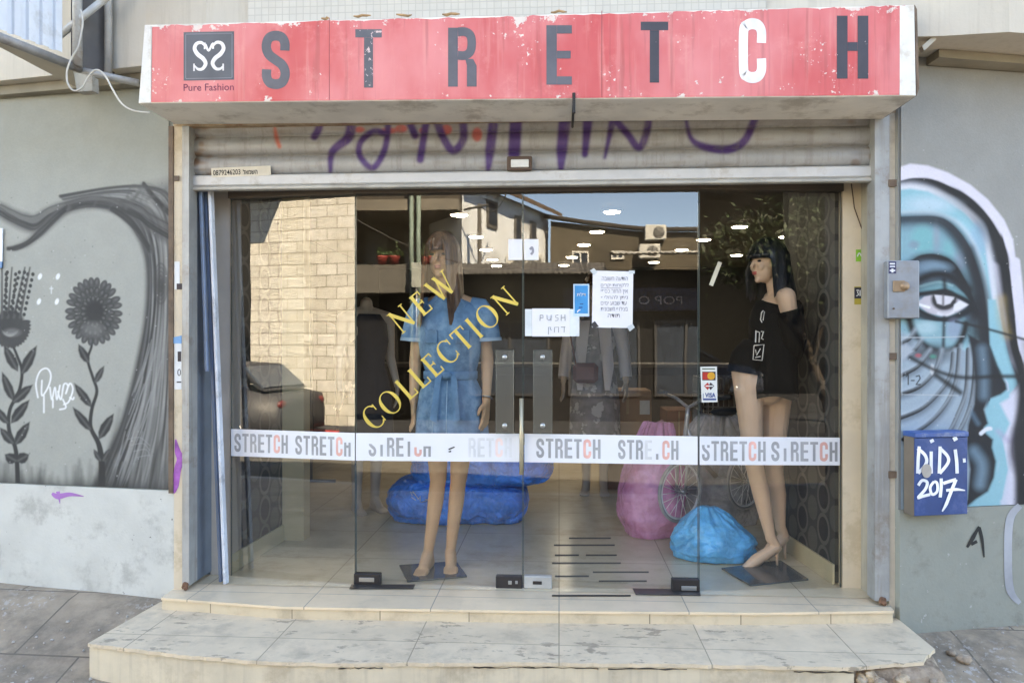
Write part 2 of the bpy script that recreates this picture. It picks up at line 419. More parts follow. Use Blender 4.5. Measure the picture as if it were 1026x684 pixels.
# ------------------------------------------------------------------ spray paint raster (colours stored on a fine mesh)
class Raster:
    def __init__(s, x0, y0, x1, y1, sc, col):
        s.x0, s.y0, s.sc = x0, y0, sc; s.w = int((x1-x0)*sc); s.h = int((y1-y0)*sc)
        s.a = np.zeros((s.h, s.w, 3)); s.a[:] = [s2l(c) for c in col]
        s.X, s.Y = np.meshgrid(x0+(np.arange(s.w)+.5)/sc, y0+(np.arange(s.h)+.5)/sc)
    def blend(s, al, col, sl=None):
        c = np.array([s2l(q) for q in col]); t = s.a if sl is None else s.a[sl]
        t += (c-t)*np.clip(al, 0, 1)[..., None]
    def line(s, pts, w, col, soft=1.0, al=1.0, smooth=True, side=0):
        P = [np.array(p, float) for p in pts]; ws = list(w) if isinstance(w, (list, tuple)) else [w]*len(P)
        if smooth and len(P) > 2:
            Q = []; W = []
            for i in range(len(P)-1):
                p0, p1, p2, p3 = P[max(i-1, 0)], P[i], P[i+1], P[min(i+2, len(P)-1)]
                for k in range(6):
                    t = k/6; Q.append(.5*((2*p1)+(-p0+p2)*t+(2*p0-5*p1+4*p2-p3)*t*t+(-p0+3*p1-3*p2+p3)*t**3)); W.append(ws[i]*(1-t)+ws[i+1]*t)
            Q.append(P[-1]); W.append(ws[-1]); P, ws = Q, W
        A = np.zeros((s.h, s.w))
        for i in range(len(P)-1):
            a, b = P[i], P[i+1]; m = max(ws[i], ws[i+1])+soft+1
            c0 = max(0, int((min(a[0], b[0])-m-s.x0)*s.sc)); c1 = min(s.w, int((max(a[0], b[0])+m-s.x0)*s.sc)+1)
            r0 = max(0, int((min(a[1], b[1])-m-s.y0)*s.sc)); r1 = min(s.h, int((max(a[1], b[1])+m-s.y0)*s.sc)+1)
            if c1 <= c0 or r1 <= r0: continue
            x = s.X[r0:r1, c0:c1]-a[0]; y = s.Y[r0:r1, c0:c1]-a[1]; d = b-a; L = d.dot(d)+1e-9
            t = np.clip((x*d[0]+y*d[1])/L, 0, 1); ex = x-t*d[0]; ey = y-t*d[1]
            dist = np.hypot(ex, ey); wi = ws[i]+(ws[i+1]-ws[i])*t
            v = np.clip((wi+soft-dist)/(2*soft), 0, 1); v = v*v*(3-2*v)
            if side:
                cr = (d[0]*y-d[1]*x)*side/math.sqrt(L); v = v*np.clip(cr/1.2+.5, 0, 1)
            A[r0:r1, c0:c1] = np.maximum(A[r0:r1, c0:c1], v)
        s.blend(A*al, col)
    def poly(s, pts, col, soft=.8, al=1.0, grad=None):
        P = np.array(pts, float); ins = np.zeros((s.h, s.w), bool); D = np.full((s.h, s.w), 1e9)
        for i in range(len(P)):
            a, b = P[i], P[(i+1) % len(P)]
            with np.errstate(divide='ignore', invalid='ignore'):
                cond = ((a[1] > s.Y) != (b[1] > s.Y)) & (s.X < (b[0]-a[0])*(s.Y-a[1])/(b[1]-a[1]+1e-12)+a[0])
            ins ^= cond
            d = b-a; L = d.dot(d)+1e-9; t = np.clip(((s.X-a[0])*d[0]+(s.Y-a[1])*d[1])/L, 0, 1)
            D = np.minimum(D, np.hypot(s.X-a[0]-t*d[0], s.Y-a[1]-t*d[1]))
        sd = np.where(ins, D, -D); v = np.clip((sd+soft)/(2*soft), 0, 1)*al
        if grad is not None: v = v*np.clip(1-sd/grad, 0, 1)
        s.blend(v, col)
    def dot(s, x, y, rx, ry, col, soft=.6, al=1, ang=0):
        ca, sa = math.cos(R(ang)), math.sin(R(ang)); dx = s.X-x; dy = s.Y-y
        u = (dx*ca+dy*sa)/rx; v = (-dx*sa+dy*ca)/ry; q = np.hypot(u, v); m = min(rx, ry)
        s.blend(np.clip((1-q)*m/soft+.5, 0, 1)*al, col)
    def rnd(s, amt, n, seed=1):
        rg = np.random.RandomState(seed); g = rg.rand(s.h//n+2, s.w//n+2)
        g = np.kron(g, np.ones((n, n)))[:s.h, :s.w]; s.a *= (1+amt*(g-.5))[..., None]
    def sample(s, px, py):
        fx = np.clip((px-s.x0)*s.sc-.5, 0, s.w-1.001); fy = np.clip((py-s.y0)*s.sc-.5, 0, s.h-1.001)
        ix = fx.astype(int); iy = fy.astype(int); ix1 = np.minimum(ix+1, s.w-1); iy1 = np.minimum(iy+1, s.h-1); u = (fx-ix)[:, None]; v = (fy-iy)[:, None]
        return (s.a[iy, ix]*(1-u)*(1-v)+s.a[iy, ix1]*u*(1-v)+s.a[iy1, ix]*(1-u)*v+s.a[iy1, ix1]*u*v)
def project(P):
    d = np.array(P)-np.array([0, 0, CZ]); f_ = np.array(fw); r_ = np.array(rt); dep = d@f_
    return CX+F*(d@r_)/dep, CY-F*d[:, 2]/dep
def painted_sheet(name, m, parent, pts, nu, nv, ras, k=.85):
    """pts: flat list of nu*nv points row by row; colours come from the raster"""
    me = bpy.data.meshes.new(name)
    fs = [(j*nu+i, j*nu+i+1, (j+1)*nu+i+1, (j+1)*nu+i) for j in range(nv-1) for i in range(nu-1)]
    me.from_pydata([tuple(p) for p in pts], [], fs); me.update()
    px, py = project(pts); c = ras.sample(px, py)*k
    at = me.color_attributes.new('paint', 'FLOAT_COLOR', 'POINT')
    at.data.foreach_set('color', np.hstack([c, np.ones((len(c), 1))]).ravel())
    me.materials.append(m); o = bpy.data.objects.new(name, me); COL.objects.link(o)
    if parent is not None: adopt(o, parent)
    return o
def wall_grid(plane, s0, s1, z0, z1, off, nu, nv):
    S, Z = np.meshgrid(np.linspace(s0, s1, nu), np.linspace(z0, z1, nv))
    a = np.array(plane.a)+np.array(plane.n)*off; d = np.array(plane.d)
    P = a[None]+S.ravel()[:, None]*d[None]; P[:, 2] = Z.ravel(); return P

# ================================================================== THE SETTING
FY = 3.625                                   # plane of the shutter frame
A_, B_, S_, D_, E_ = (-1.747, 3.838), (-1.048, 3.755), (-.183, 3.755), (.698, 3.755), (1.429, 3.85)
PL, PD, PR = Plane(A_, B_), Plane(B_, D_), Plane(D_, E_)
FRAME = Plane((-1.9, FY), (1.6, FY))
WL = Plane((-6.0, FY+.012+.53), (-1.93, FY+.012))          # left wall falls back a little
WR = Plane((1.72, FY+.0), (6.0, FY+1.02))                  # right wall falls back more

def gz(x, y):
    z0 = -.05-.018*(x+2); z0 = max(-.14, min(-.02, z0))
    sl = .30 if x < 0 else .26
    if y >= 3.65: return z0
    if y > 2.75: return z0-sl*(3.65-y)
    t = min(1, (2.75-y)/1.5); e = z0-sl*.9
    return e*(1-t)+(-.43)*t if y > -.6 else -.43
xs = np.linspace(-14, 14, 113); ys = np.concatenate([np.linspace(-.6, 2.0, 10), np.linspace(2.1, 4.6, 26)])
mb = MB(); mb.add([(x, y, gz(x, y)+.006*mnoise.noise((x*1.7, y*1.7, 0))) for y in ys for x in xs], [(j*len(xs)+i, j*len(xs)+i+1, (j+1)*len(xs)+i+1, (j+1)*len(xs)+i) for j in range(len(ys)-1) for i in range(len(xs)-1)])
pave = brickmat('paving', C(188, 168, 144), C(172, 154, 133), C(118, 106, 93), .62, .46, .005, .85, 'xy', .5, (C(112, 102, 90), .9, 3.5), .5, .3, .5, 6)
# pale paint splashes on the paving
nt = pave.node_tree; p = nt.nodes['Principled BSDF']; lk = p.inputs['Base Color'].links[0].from_socket
g_ = [n for n in nt.nodes if n.type == 'NEW_GEOMETRY'][0].outputs['Position']
sp = mth(nt, 'MULTIPLY', ramp(nt, noise(nt, g_, 34, 6, .65), .555, .60), ramp(nt, noise(nt, g_, 2.3, 3, .5), .42, .62))
nt.links.new(mixc(nt, mth(nt, 'MULTIPLY', sp, .75), lk, C(190, 184, 178)), p.inputs['Base Color'])
tag(mb.build('sidewalk', pave, None, base_loc=(0, 0, 0)), kind='structure')
mb = MB(); mb.box((-40, -.75, -.56), (40, -.6, -.435), .01)
tag(mb.build('kerb', mat('kerb_stone', C(165, 160, 152), .85, bump=.3), None), kind='structure')
mb = MB(); mb.add([(-200, -220, -.62), (200, -220, -.62), (200, 60, -.62), (-200, 60, -.62)], [(0, 1, 2, 3)])
tag(mb.build('ground', mat('earth', (.12, .12, .12), .95, var=.25, scale=.4), None, base_loc=(0, 0, 0)), kind='structure')
mb = MB(); mb.add([(-60, -5.2, -.555), (60, -5.2, -.555), (60, -.75, -.555), (-60, -.75, -.555)], [(0, 1, 2, 3)])
tag(mb.build('road', mat('asphalt', (.065, .063, .06), .95, spec=.15, var=.25, scale=1.2, bump=.6, bscale=180), None, base_loc=(0, 0, 0)), kind='structure')
mb = MB(); mb.box((-40, -8.2, -.6), (40, -5.2, -.43), .01)
tag(mb.build('pavement', mat('far_paving', C(56, 57, 60), .95, spec=.15, bump=.3, var=.25), None), kind='structure')

# ------------------------------------------------------------------ left wall with its mural
GREY = (154, 155, 151)
def left_mural():
    r = Raster(-70, 66, 176, 500, 2, (168, 168, 160)); rg = random.Random(3)
    r.blend(np.clip((215-r.Y)/70, 0, 1)*.8, (158, 156, 142))
    dk, md = (72, 70, 68), (104, 102, 99)
    # trunk: shaded body then grain that flows out of the arching bough
    inn = [(70, 207), (84, 203.5), (112, 208), (136, 227), (148, 262), (148, 310), (140, 360), (125, 420), (107, 462), (92, 497)]; out = [(60, 196), (110, 188), (146, 186), (170, 194), (179, 226), (182, 290), (182, 350), (182, 420), (182, 460), (182, 497)]
    r.poly(inn+[(182, 500), (186, 176), (150, 184), (110, 196), (80, 197)], (132, 131, 127), 5, .9)
    for k in range(74):
        t = ((k+.5)/74)**1.15; w0 = rg.uniform(.0, .05); a0 = 0 if k % 3 else 2
        pts = [(p[0]+(q[0]-p[0])*min(1, t+w0*math.sin(n*1.7+k))+rg.uniform(-.8, .8), p[1]+(q[1]-p[1])*min(1, t+w0*math.sin(n*1.3))) for n, (p, q) in enumerate(zip(inn, out))][a0:]
        dark = rg.random() < .62
        r.line(pts, [rg.uniform(.3, 1.7)*(1+.6*(n > 5)) for n in range(len(pts))], (52, 50, 49) if dark else (160, 159, 155), 1.0, (.35+.5*rg.random())*(1-.35*t))
    r.line(inn, [2, 2.5, 3, 3, 3, 3, 3.5, 4, 4, 4], (58, 56, 55), 3, .8)
    for k in range(8):
        x = 100+k*11; r.line([(x, 496), (x+10+k, 455), (x+20+k*.6, 410)], [6, 3.5, 1], (50, 48, 47), 4, .4)
    for k in range(20):
        t = rg.random(); y = rg.uniform(330, 470); x = 148+t*22-(y-330)*.25
        r.line([(x, y), (x-7, y+26), (x-17, y+52)], [.3, .8, .3], (158, 157, 154), .9, .6)
    for k in range(5):     # knot
        r.line([(161+7*math.cos(a)*(1-k*.2), 284+20*math.sin(a)*(1-k*.2)) for a in np.linspace(0, 6.3, 14)], .8, (70, 68, 66), 1.2, .65)
    r.dot(161, 287, 3, 9, (66, 64, 62), 3, .8)
    # branches across the top
    def branch(pts, w, al=.7): 
        r.line(pts, [q*1.15 for q in w], (92, 90, 87), 3.5, min(1, al+.12))
        for k in range(12):
            o = rg.uniform(-.9, .9)
            r.line([(x+rg.uniform(-1.5, 1.5), y+o*w[min(i, len(w)-1)]+rg.uniform(-1, 1)) for i, (x, y) in enumerate(pts)], .7, (58, 56, 54), 1.0, .6)
    branch([(172, 235), (150, 222), (138, 213), (118, 207), (100, 203), (84, 203), (68, 207), (50, 214), (36, 224), (24, 222), (10, 216), (-8, 208), (-40, 214), (-70, 205)], [9, 9, 8, 6, 6, 6, 6, 6, 8, 8, 7, 6, 7, 7])
    branch([(66, 209), (52, 222), (40, 233), (28, 243), (16, 248), (8, 249)], [4, 4, 4, 3, 2, .6], .75)
    branch([(150, 250), (140, 234), (128, 220), (112, 209)], [4, 4, 3, 2], .6)
    branch([(172, 215), (160, 204), (150, 192), (144, 184)], [5, 4, 3, 1], .5)
    for k in range(14):
        x = rg.uniform(60, 172); r.line([(x, 202+rg.uniform(-6, 8)), (x+rg.uniform(4, 20), 192+rg.uniform(-8, 4)), (x+rg.uniform(15, 34), 196+rg.uniform(-4, 10))], [1, .8, .3], (96, 95, 92), 2, .4)
    # smoky edge along the bottom with grass
    for k in range(120):
        x = rg.uniform(-70, 130); h = rg.uniform(8, 40)
        r.line([(x, 497), (x+rg.uniform(-4, 4), 497-h)], [3.5, .5], (56, 55, 54), 3, .34)
    r.line([(-70, 488), (176, 497)], 8, (34, 33, 32), 11, .9)
    # flowers
    def leaf(x, y, L, ang, w=4.6):
        ca, sa = math.cos(R(ang)), math.sin(R(ang))
        pts = [(x+ca*L*t-sa*w*q, y-sa*L*t-ca*w*q) for t, q in [(0, 0), (.2, .75), (.45, 1), (.75, .7), (1, 0), (.75, -.6), (.45, -.9), (.2, -.7)]]
        r.poly(pts, (46, 45, 44), .8); r.line([(x+ca*L*.1, y-sa*L*.1), (x+ca*L*.8, y-sa*L*.8)], .8, (104, 102, 100), 1.6, .7)
    r.line([(91, 325), (92, 345), (88, 360), (93, 378), (97, 392), (92, 410), (91, 428), (99, 445), (102, 465), (102, 492)], [1.2, 1.2, 1.4, 1.5, 1.6, 1.8, 2, 2.6, 3.2, 3.6], (40, 39, 38), .8)
    for a in [(89, 364, 22, 118), (95, 384, 20, 62, 3.6), (92, 408, 30, 126), (92, 432, 31, 128), (99, 440, 30, 60, 5.5), (101, 462, 14, 120, 3), (103, 462, 14, 62, 3)]: leaf(*a)
    for ring, n, L in ((24, 26, 11), (17, 22, 9), (10, 15, 8)):
        for k in range(n):
            a = 2*math.pi*(k+.3*rg.random())/n; x, y = 94+ring*.95*math.cos(a), 312+ring*1.18*math.sin(a)
            r.dot(x, y, L*.56, 3.4, (44+ring, 43+ring, 42+ring), .8, .95, math.degrees(a)); r.dot(x+1.5*math.cos(a), y+1.5*math.sin(a), L*.2, 1.0, (116, 114, 112), .9, .5, math.degrees(a))
    r.dot(95, 312, 9, 10, (48, 47, 46), 3); r.dot(93, 330, 10, 7, (140, 139, 136), 6, .4)
    r.line([(10, 340), (17, 356), (22, 372), (19, 392), (10, 410), (9, 430), (16, 452), (18, 490)], [1.3, 1.4, 1.6, 1.7, 1.8, 2, 2.2, 2.6], (40, 39, 38), .8)
    for a in [(18, 372, 30, 118, 5.5), (21, 376, 34, 62, 5.5), (14, 402, 32, 112, 5), (12, 404, 28, 42, 5.5), (9, 425, 26, 130), (11, 424, 30, 52, 5.5), (14, 445, 22, 130, 5), (15, 446, 28, 58, 5.5), (17, 462, 14, 150, 6), (17, 462, 14, 30, 6)]: leaf(*a)
    for k in range(22):
        a = R(-10+200*k/21); r.dot(10+15*math.cos(a), 326+17*math.sin(a), 6, 2.6, (62, 60, 59), .8, 1, math.degrees(a))
    r.dot(10, 322, 14, 12, (56, 55, 54), 3); r.dot(12, 333, 8, 4, (126, 124, 122), 3, .6)
    for x0, x1 in ((8, 12), (14, 25), (20, 30), (2, 2)):
        r.line([(x0, 318), ((x0+x1)/2, 292), (x1, 268)], [1.4, 1, .7], (76, 74, 72), .9)
        for j in range(8):
            t = j/8; x = x0+(x1-x0)*t; y = 314-46*t
            for sg in (-1, 1): r.dot(x+sg*4.2, y+sg, 1.7, 2, (54, 53, 52), .7)
    # white tags
    for x, y in ((40, 277), (58, 277), (39, 302), (57, 302)): r.dot(x, y, 1.9, 3.2, (240, 240, 240), .8, 1, 20)
    r.line([(50, 289), (53, 289)], .4, (230, 230, 230), .5); r.line([(51.5, 287), (51.5, 294)], .4, (230, 230, 230), .5)
    Wt = (242, 242, 242)
    for pts in ([(38, 398), (36, 384), (40, 372), (47, 369), (51, 376), (48, 388), (42, 396), (42, 381)], [(44, 396), (44, 413)], [(50, 388), (52, 400), (55, 388), (57, 400), (60, 386)], [(58, 392), (61, 400), (64, 385), (68, 386), (66, 394), (70, 384), (73, 390), (69, 402), (64, 405)], [(60, 410), (66, 408), (63, 400)], [(53, 400), (53, 408)], [(70, 398), (73, 400), (74, 398)]):
        r.line(pts, .75, Wt, .6)
    for k in range(4): r.line([(128+k*3, 440+k*6), (140+k*3, 438+k*6), (150, 446+k*5)], .3, (170, 170, 168), .6, .5)
    for k in range(160): r.dot(rg.uniform(-70, 170), rg.uniform(180, 496), rg.uniform(.3, .8), rg.uniform(.3, .9), (200, 199, 196) if rg.random() < .6 else (70, 70, 68), .5, .5)
    r.rnd(.05, 3); return r
def right_mural():
    r = Raster(896, 36, 1110, 524, 2, (152, 152, 148)); rg = random.Random(5)
    lav, cy_, blk, wht = (226, 222, 234), (142, 196, 208), (16, 15, 18), (228, 230, 236)
    outer = [(900, 168), (912, 164), (930, 166), (950, 173), (972, 185), (990, 200), (1006, 220), (1015, 240), (1018, 262), (1020, 290), (1023, 320), (1027, 345), (1032, 400), (1030, 524)]
    r.poly([(896, 161)]+outer+[(896, 524)], lav, 1.2)
    blackband = [(903, 181), (916, 178.5), (934, 180), (952, 187), (970, 197), (986, 212), (998, 229), (1007, 248), (1011, 268), (1014, 292), (1017, 318), (1020, 345), (1030, 395), (1028, 524)]
    r.poly([(896, 181)]+blackband+[(896, 524)], (206, 212, 226), .8)
    r.line(blackband, [2, 4, 7, 9, 11, 12, 12, 12, 12, 12, 11, 11, 11, 11], blk, 5, 1, side=1)
    white2 = [(896, 189), (912, 187), (932, 190), (950, 198), (968, 210), (984, 226), (990, 246), (994, 270), (998, 300), (1002, 330), (1006, 345)]
    r.line(white2, 2.4, wht, 3, .8)
    r.poly([(896, 191), (912, 189), (930, 192), (948, 201), (966, 213), (981, 229), (987, 248), (990, 270), (994, 300), (998, 330), (1004, 370), (1012, 400), (1006, 430), (1000, 470), (1004, 524), (896, 524)], cy_, 1.5)
    r.dot(930, 205, 26, 8, (192, 214, 226), 9, .8); r.dot(980, 240, 9, 16, (150, 186, 212), 7, .7)
    r.line([(896, 213), (918, 213), (936, 214), (958, 222), (972, 238), (982, 262), (988, 296), (990, 345)], 2.2, (206, 222, 232), 3, .7)
    r.line([(896, 217.5), (920, 216.5), (938, 217), (952, 223), (966, 238), (976, 258), (985, 288), (989, 318), (991, 348), (992, 400)], [3.5, 3.5, 4.5, 6, 7, 7.5, 7.5, 7, 7, 7], blk, 5, 1, side=1)
    r.line([(900, 222), (938, 222), (958, 236), (970, 258), (979, 288), (983, 330)], 6, (60, 66, 80), 8, .7)
    r.dot(925, 240, 12, 14, (120, 212, 212), 8, .7); r.dot(938, 238, 3, 12, (176, 176, 192), 4, .6); r.dot(916, 245, 5, 4, (150, 160, 176), 4, .7); r.dot(950, 250, 5, 9, (120, 212, 212), 5, .6); r.dot(962, 262, 5, 10, (160, 170, 190), 5, .7)
    r.line(blackband, [2, 5, 8, 11, 14, 15, 15, 15, 14, 14, 14, 14, 14, 14], blk, 7, .55, side=1)
    hood = [(896, 218), (920, 217), (938, 218), (952, 224), (966, 240), (976, 260), (985, 290), (988, 320), (988, 348), (990, 370)]
    r.poly(hood+[(980, 380), (975, 330), (960, 350), (896, 340)], (92, 112, 128), 6, .35); r.line([(x-3, y+3) for x, y in hood], [3, 3, 4, 5, 6, 7, 7, 7, 7, 7], blk, 6, .8)
    # brow and lid
    brow = [(912, 262), (922, 256), (935, 254.5), (948, 258), (958, 266), (968, 282), (975, 298), (981, 312)]
    r.poly(brow+[(978, 330), (950, 300), (915, 300)], (96, 118, 134), 1.5); r.line(brow, [3, 4, 5, 6, 7, 7, 7, 6], blk, 4, 1, side=1)
    r.line([(x-2, y+3) for x, y in brow], [3, 4, 4, 5, 6, 7, 7, 6], blk, 5, .75); r.dot(936, 268, 16, 6, (120, 150, 168), 5, .8); r.line([(918, 282), (935, 275), (952, 277), (970, 290)], 4.5, blk, 4, 1)
    r.poly([(916, 293), (926, 284), (942, 281), (956, 285), (966, 294), (974, 305), (960, 297), (940, 293), (922, 296)], (110, 160, 170), 1)
    r.line([(922, 287), (940, 282.5), (954, 286)], 1, (170, 216, 220), 1.4, .8); r.line([(946, 280), (947, 292)], 2, blk, 2.5, .9)
    r.poly([(918, 304), (926, 297), (940, 294), (956, 297), (971, 305), (960, 313), (946, 317), (930, 314)], (206, 200, 208), .8)
    r.dot(946, 300, 13, 11, blk, 3, .97); r.poly([(936, 295), (957, 297), (952, 304), (946, 306), (939, 304)], (222, 218, 224), .8); r.line([(945, 295), (945, 305)], 1.2, (110, 105, 110), 1.2, .9)
    r.poly([(956, 305), (962, 301), (971, 305), (960, 311), (955, 312)], (236, 234, 238), .8); r.line([(918, 304), (931, 308)], 1.3, (250, 250, 250), .8)
    r.line([(940, 314), (948, 316), (955, 313)], 1.4, (230, 226, 232), 1.2)
    r.line([(914, 296), (926, 294), (942, 292.5), (958, 296), (974, 306), (960, 316), (944, 320), (928, 315), (918, 309)], 2.4, blk, 1.8, 1)
    r.line([(922, 316), (944, 322), (966, 314), (976, 306)], 3, (24, 26, 32), 3, .9)
    r.line([(914, 292), (930, 284), (948, 281), (964, 289), (977, 305), (962, 318), (944, 323), (922, 316)], 3, (20, 26, 32), 6, .6)
    # cheek ball
    ball = [(911, 320), (914, 330), (921, 341), (932, 350), (946, 353), (958, 348), (965, 336), (968, 324)]
    r.poly(ball, (134, 176, 186), 1); r.dot(928, 328, 10, 6, (176, 206, 214), 5, .8); r.dot(956, 330, 8, 10, (150, 150, 180), 6, .5); r.line(ball, 3.6, blk, 3.2, 1); r.line([(946, 318), (945, 352)], 1.6, blk, 2, .9)
    # fan of lines below
    r.poly([(896, 330), (912, 336), (930, 352), (965, 350), (985, 345), (990, 380), (985, 430), (975, 480), (960, 524), (896, 524)], (158, 174, 186), 3, .95)
    r.dot(932, 354, 20, 9, blk, 9, .75); r.dot(975, 330, 6, 24, blk, 6, .7)
    fan = [[(898, 346), (910, 340), (915, 334)], [(898, 356), (914, 352), (922, 343)], [(898, 378), (918, 368), (930, 354)], [(898, 396), (920, 388), (936, 372), (942, 354)], [(898, 420), (922, 410), (940, 394), (952, 376), (955, 354)],
           [(905, 440), (930, 424), (948, 404), (958, 380), (961, 350)], [(925, 450), (948, 436), (960, 414), (968, 390), (970, 350)], [(950, 445), (962, 430), (972, 406), (976, 380), (977, 346)]]
    for q in fan:
        r.line([(x+1, y+3) for x, y in q], 2.4, (70, 82, 94), 3.5, .6); r.line(q, 2.1, blk, .7, 1); r.line([(x+2, y-4) for x, y in q], 1.5, (176, 190, 200), 3, .7)
    r.poly([(898, 348), (908, 344), (916, 352), (904, 362)], (170, 180, 190), 2); r.dot(920, 356, 3, 2, (200, 90, 100), 2, .7); r.dot(935, 357, 3, 2, (70, 150, 130), 2, .8); r.dot(934, 370, 2, 5, (226, 228, 230), 1.5, .8)
    # dark profile with nose, lips, chin
    prof = [(970, 335), (975, 360), (977, 385), (976, 405), (970, 425), (968, 445), (972, 470), (969, 500), (966, 510), (978, 500), (990, 492), (996, 478), (998, 462), (994, 448), (995, 440), (988, 434), (986, 428), (990, 424), (986, 410), (990, 400), (1003, 395), (1009, 390), (1008, 384), (998, 366), (990, 345)]
    r.poly(prof, (26, 28, 34), 1.4); r.line([(972, 250), (982, 290), (986, 330), (990, 350), (1000, 372)], [3, 5, 7, 8, 5], (26, 28, 34), 6, .9); r.line([(984, 350), (986, 372), (986, 396)], 4, (110, 138, 156), 6, .8); r.line([(976, 452), (984, 465), (982, 485)], 5, (120, 150, 168), 6, .85); r.line([(974, 414), (980, 424)], 2, (90, 120, 140), 3, .7)
    r.line([(983, 434), (988, 430), (993, 429)], 2, (232, 234, 240), .9)
    # light beyond the profile, then white body and black rim
    r.poly([(990, 300), (992, 345), (1000, 366), (1010, 384), (1011, 391), (1004, 397), (991, 402), (988, 412), (992, 424), (995, 430), (998, 442), (1001, 462), (998, 482), (990, 496), (984, 506), (1004, 500), (1010, 470), (1005, 440), (1016, 420), (1010, 396), (1020, 385), (1012, 360), (1008, 345), (1003, 322), (998, 300)], cy_, 1.2)
    r.poly([(994, 262), (1002, 300), (1008, 335), (1010, 345), (1014, 362), (1024, 380), (1012, 398), (1002, 404), (1012, 424), (1005, 440), (1012, 466), (1008, 500), (1012, 516), (1050, 520), (1050, 345), (1017, 318), (1011, 268)], (218, 216, 230), 1.8)
    r.line(blackband[7:], [12, 12, 12, 11, 11, 11, 11], blk, 5, 1, side=1); r.line([(1018, 262), (1021, 290), (1024, 320), (1030, 350), (1038, 400)], 4, lav, 1.5)
    r.line([(1000, 432), (1012, 442), (1018, 436)], 2, (180, 170, 200), 4, .7); r.dot(1018, 450, 7, 20, (70, 62, 76), 6, .85); r.line([(1028, 398), (1022, 430), (1022, 460), (1026, 490), (1024, 516)], [5, 7, 6, 8, 6], (26, 26, 30), 4, .95); r.line([(1030, 345), (1034, 372), (1040, 385)], 5, (120, 110, 100), 5, .7)
    r.line([(1003, 300), (1004, 318), (1008, 335)], 4, (190, 160, 90), 6, .5)
    # sprayed lines over it
    r.line([(958, 322), (975, 326), (995, 331), (1030, 341), (1060, 350)], 1.3, (24, 24, 24), 1.5, .92); r.line([(912, 358), (940, 372), (965, 378), (1000, 377), (1040, 377)], 2, (24, 24, 24), 2.2, .9); r.line([(938, 376), (955, 388), (962, 393)], 2.6, (20, 20, 20), 2.6, .9)
    r.line([(904, 338), (938, 338), (966, 337)], .5, (190, 196, 200), .6, .8); r.line([(904, 395), (960, 396)], .5, (190, 196, 200), .6, .7)
    r.line([(903.5, 337), (903.5, 396)], .5, (190, 196, 200), .6, .7)
    for pts in ([(908, 377), (910, 375), (910, 385)], [(913, 381), (916, 381)], [(918, 377), (921, 376), (922, 379), (918, 385), (922, 385)]): r.line(pts, .55, (20, 20, 20), .5, smooth=False)
    # 1960s-grey wall right of the hood
    for k in range(120): r.dot(rg.uniform(900, 1100), rg.uniform(150, 515), rg.uniform(.3, .7), rg.uniform(.3, .8), (220, 220, 220) if rg.random() < .6 else (60, 60, 60), .5, .5)
    r.rnd(.05, 3); return r

paintm = mat('sprayed_paint', (1, 1, 1), .75, var=.05, scale=9, bump=.25, bscale=90, attr='paint')
plaster = mat('grey_green_plaster', C(150, 150, 140), .85, var=.06, scale=3, bump=.3, bscale=70, streak=(C(120, 118, 108), .25))
lowpl = mat('pale_grey_plaster', C(206, 205, 198), .85, var=.07, scale=4, bump=.35, bscale=60, dirt=(C(150, 146, 140), .35, 5), spots=(C(120, 116, 112), .71, 34))
wl = thing('painted_wall', 'grey wall sprayed with a dark tree and tall flowers, left of the shop', 'wall', (-3.6, FY+.3, -.1))
Lw = (Vector((-1.93, FY+.012, 0))-WL.a).length
def wslab(plane, s0, s1, z0, z1, off, th=.25):
    a = plane.a+plane.n*off; p0 = a+plane.d*s0; p1 = a+plane.d*s1
    return MB().slab([(p0.x, p0.y, z0), (p1.x, p1.y, z0), (p1.x, p1.y, z1), (p0.x, p0.y, z1)], -plane.n*th)
zlow = WL.at(80, 487, 0).z
wslab(WL, 0, Lw, zlow, 2.62, -.004).build('plaster', plaster, wl)
wslab(WL, 0, Lw, -.5, zlow, .012).build('plinth', lowpl, wl)
LM = left_mural()
sx0 = (WL.at(-68, 300)-WL.a).dot(WL.d); sx1 = (WL.at(169.5, 300)-WL.a).dot(WL.d)
ztop = 2.54
painted_sheet('mural', paintm, wl, wall_grid(WL, sx0, sx1, zlow+.004, ztop, .004, 440, 680), 440, 680, LM, .8)
# purple overspray on the plinth
PU = Plane((-6.0, FY+.012+.53-.013), (-1.93, FY+.012-.013))
pm = mat('purple_overspray', C(176, 120, 190), .8, var=.2)
decals('overspray', pm, wl, [ribbon([(52, 494), (58, 497), (70, 495), (84, 497)], [1.2, 3, 2, .3]), ribbon([(58, 492), (60, 504)], [2, .3])], WL, .0135)

wr = thing('painted_wall', 'grey wall sprayed with a large blue eye and hooded face, right of the shop', 'wall', (3.4, FY+.4, -.1))
Lr = (Vector((6.0, FY+1.02, 0))-WR.a).length
plr = mat('grey_plaster', C(150, 150, 146), .85, var=.06, scale=3, bump=.3, bscale=70, streak=(C(118, 116, 110), .3))
lowr = mat('worn_grey_plaster', C(154, 156, 146), .85, var=.1, scale=4, bump=.35, bscale=60, dirt=(C(112, 108, 100), .45, 4), spots=(C(176, 174, 168), .7, 30))
zl2 = WR.at(960, 508).z
wslab(WR, -.125, Lr, zl2, 2.62, -.004).build('plaster', plr, wr); wslab(WR, -.125, Lr, -.6, zl2, .008).build('plinth', lowr, wr)
RM = right_mural()
rx0 = (WR.at(902, 300)-WR.a).dot(WR.d); rx1 = (WR.at(1100, 300)-WR.a).dot(WR.d)
painted_sheet('mural', paintm, wr, wall_grid(WR, rx0, rx1, zl2+.003, 2.555, .004, 380, 760), 380, 760, RM, .8)
st = mat('black_stencil', C(40, 40, 40), .8); wsm = mat('pale_smear', C(170, 172, 178), .85)
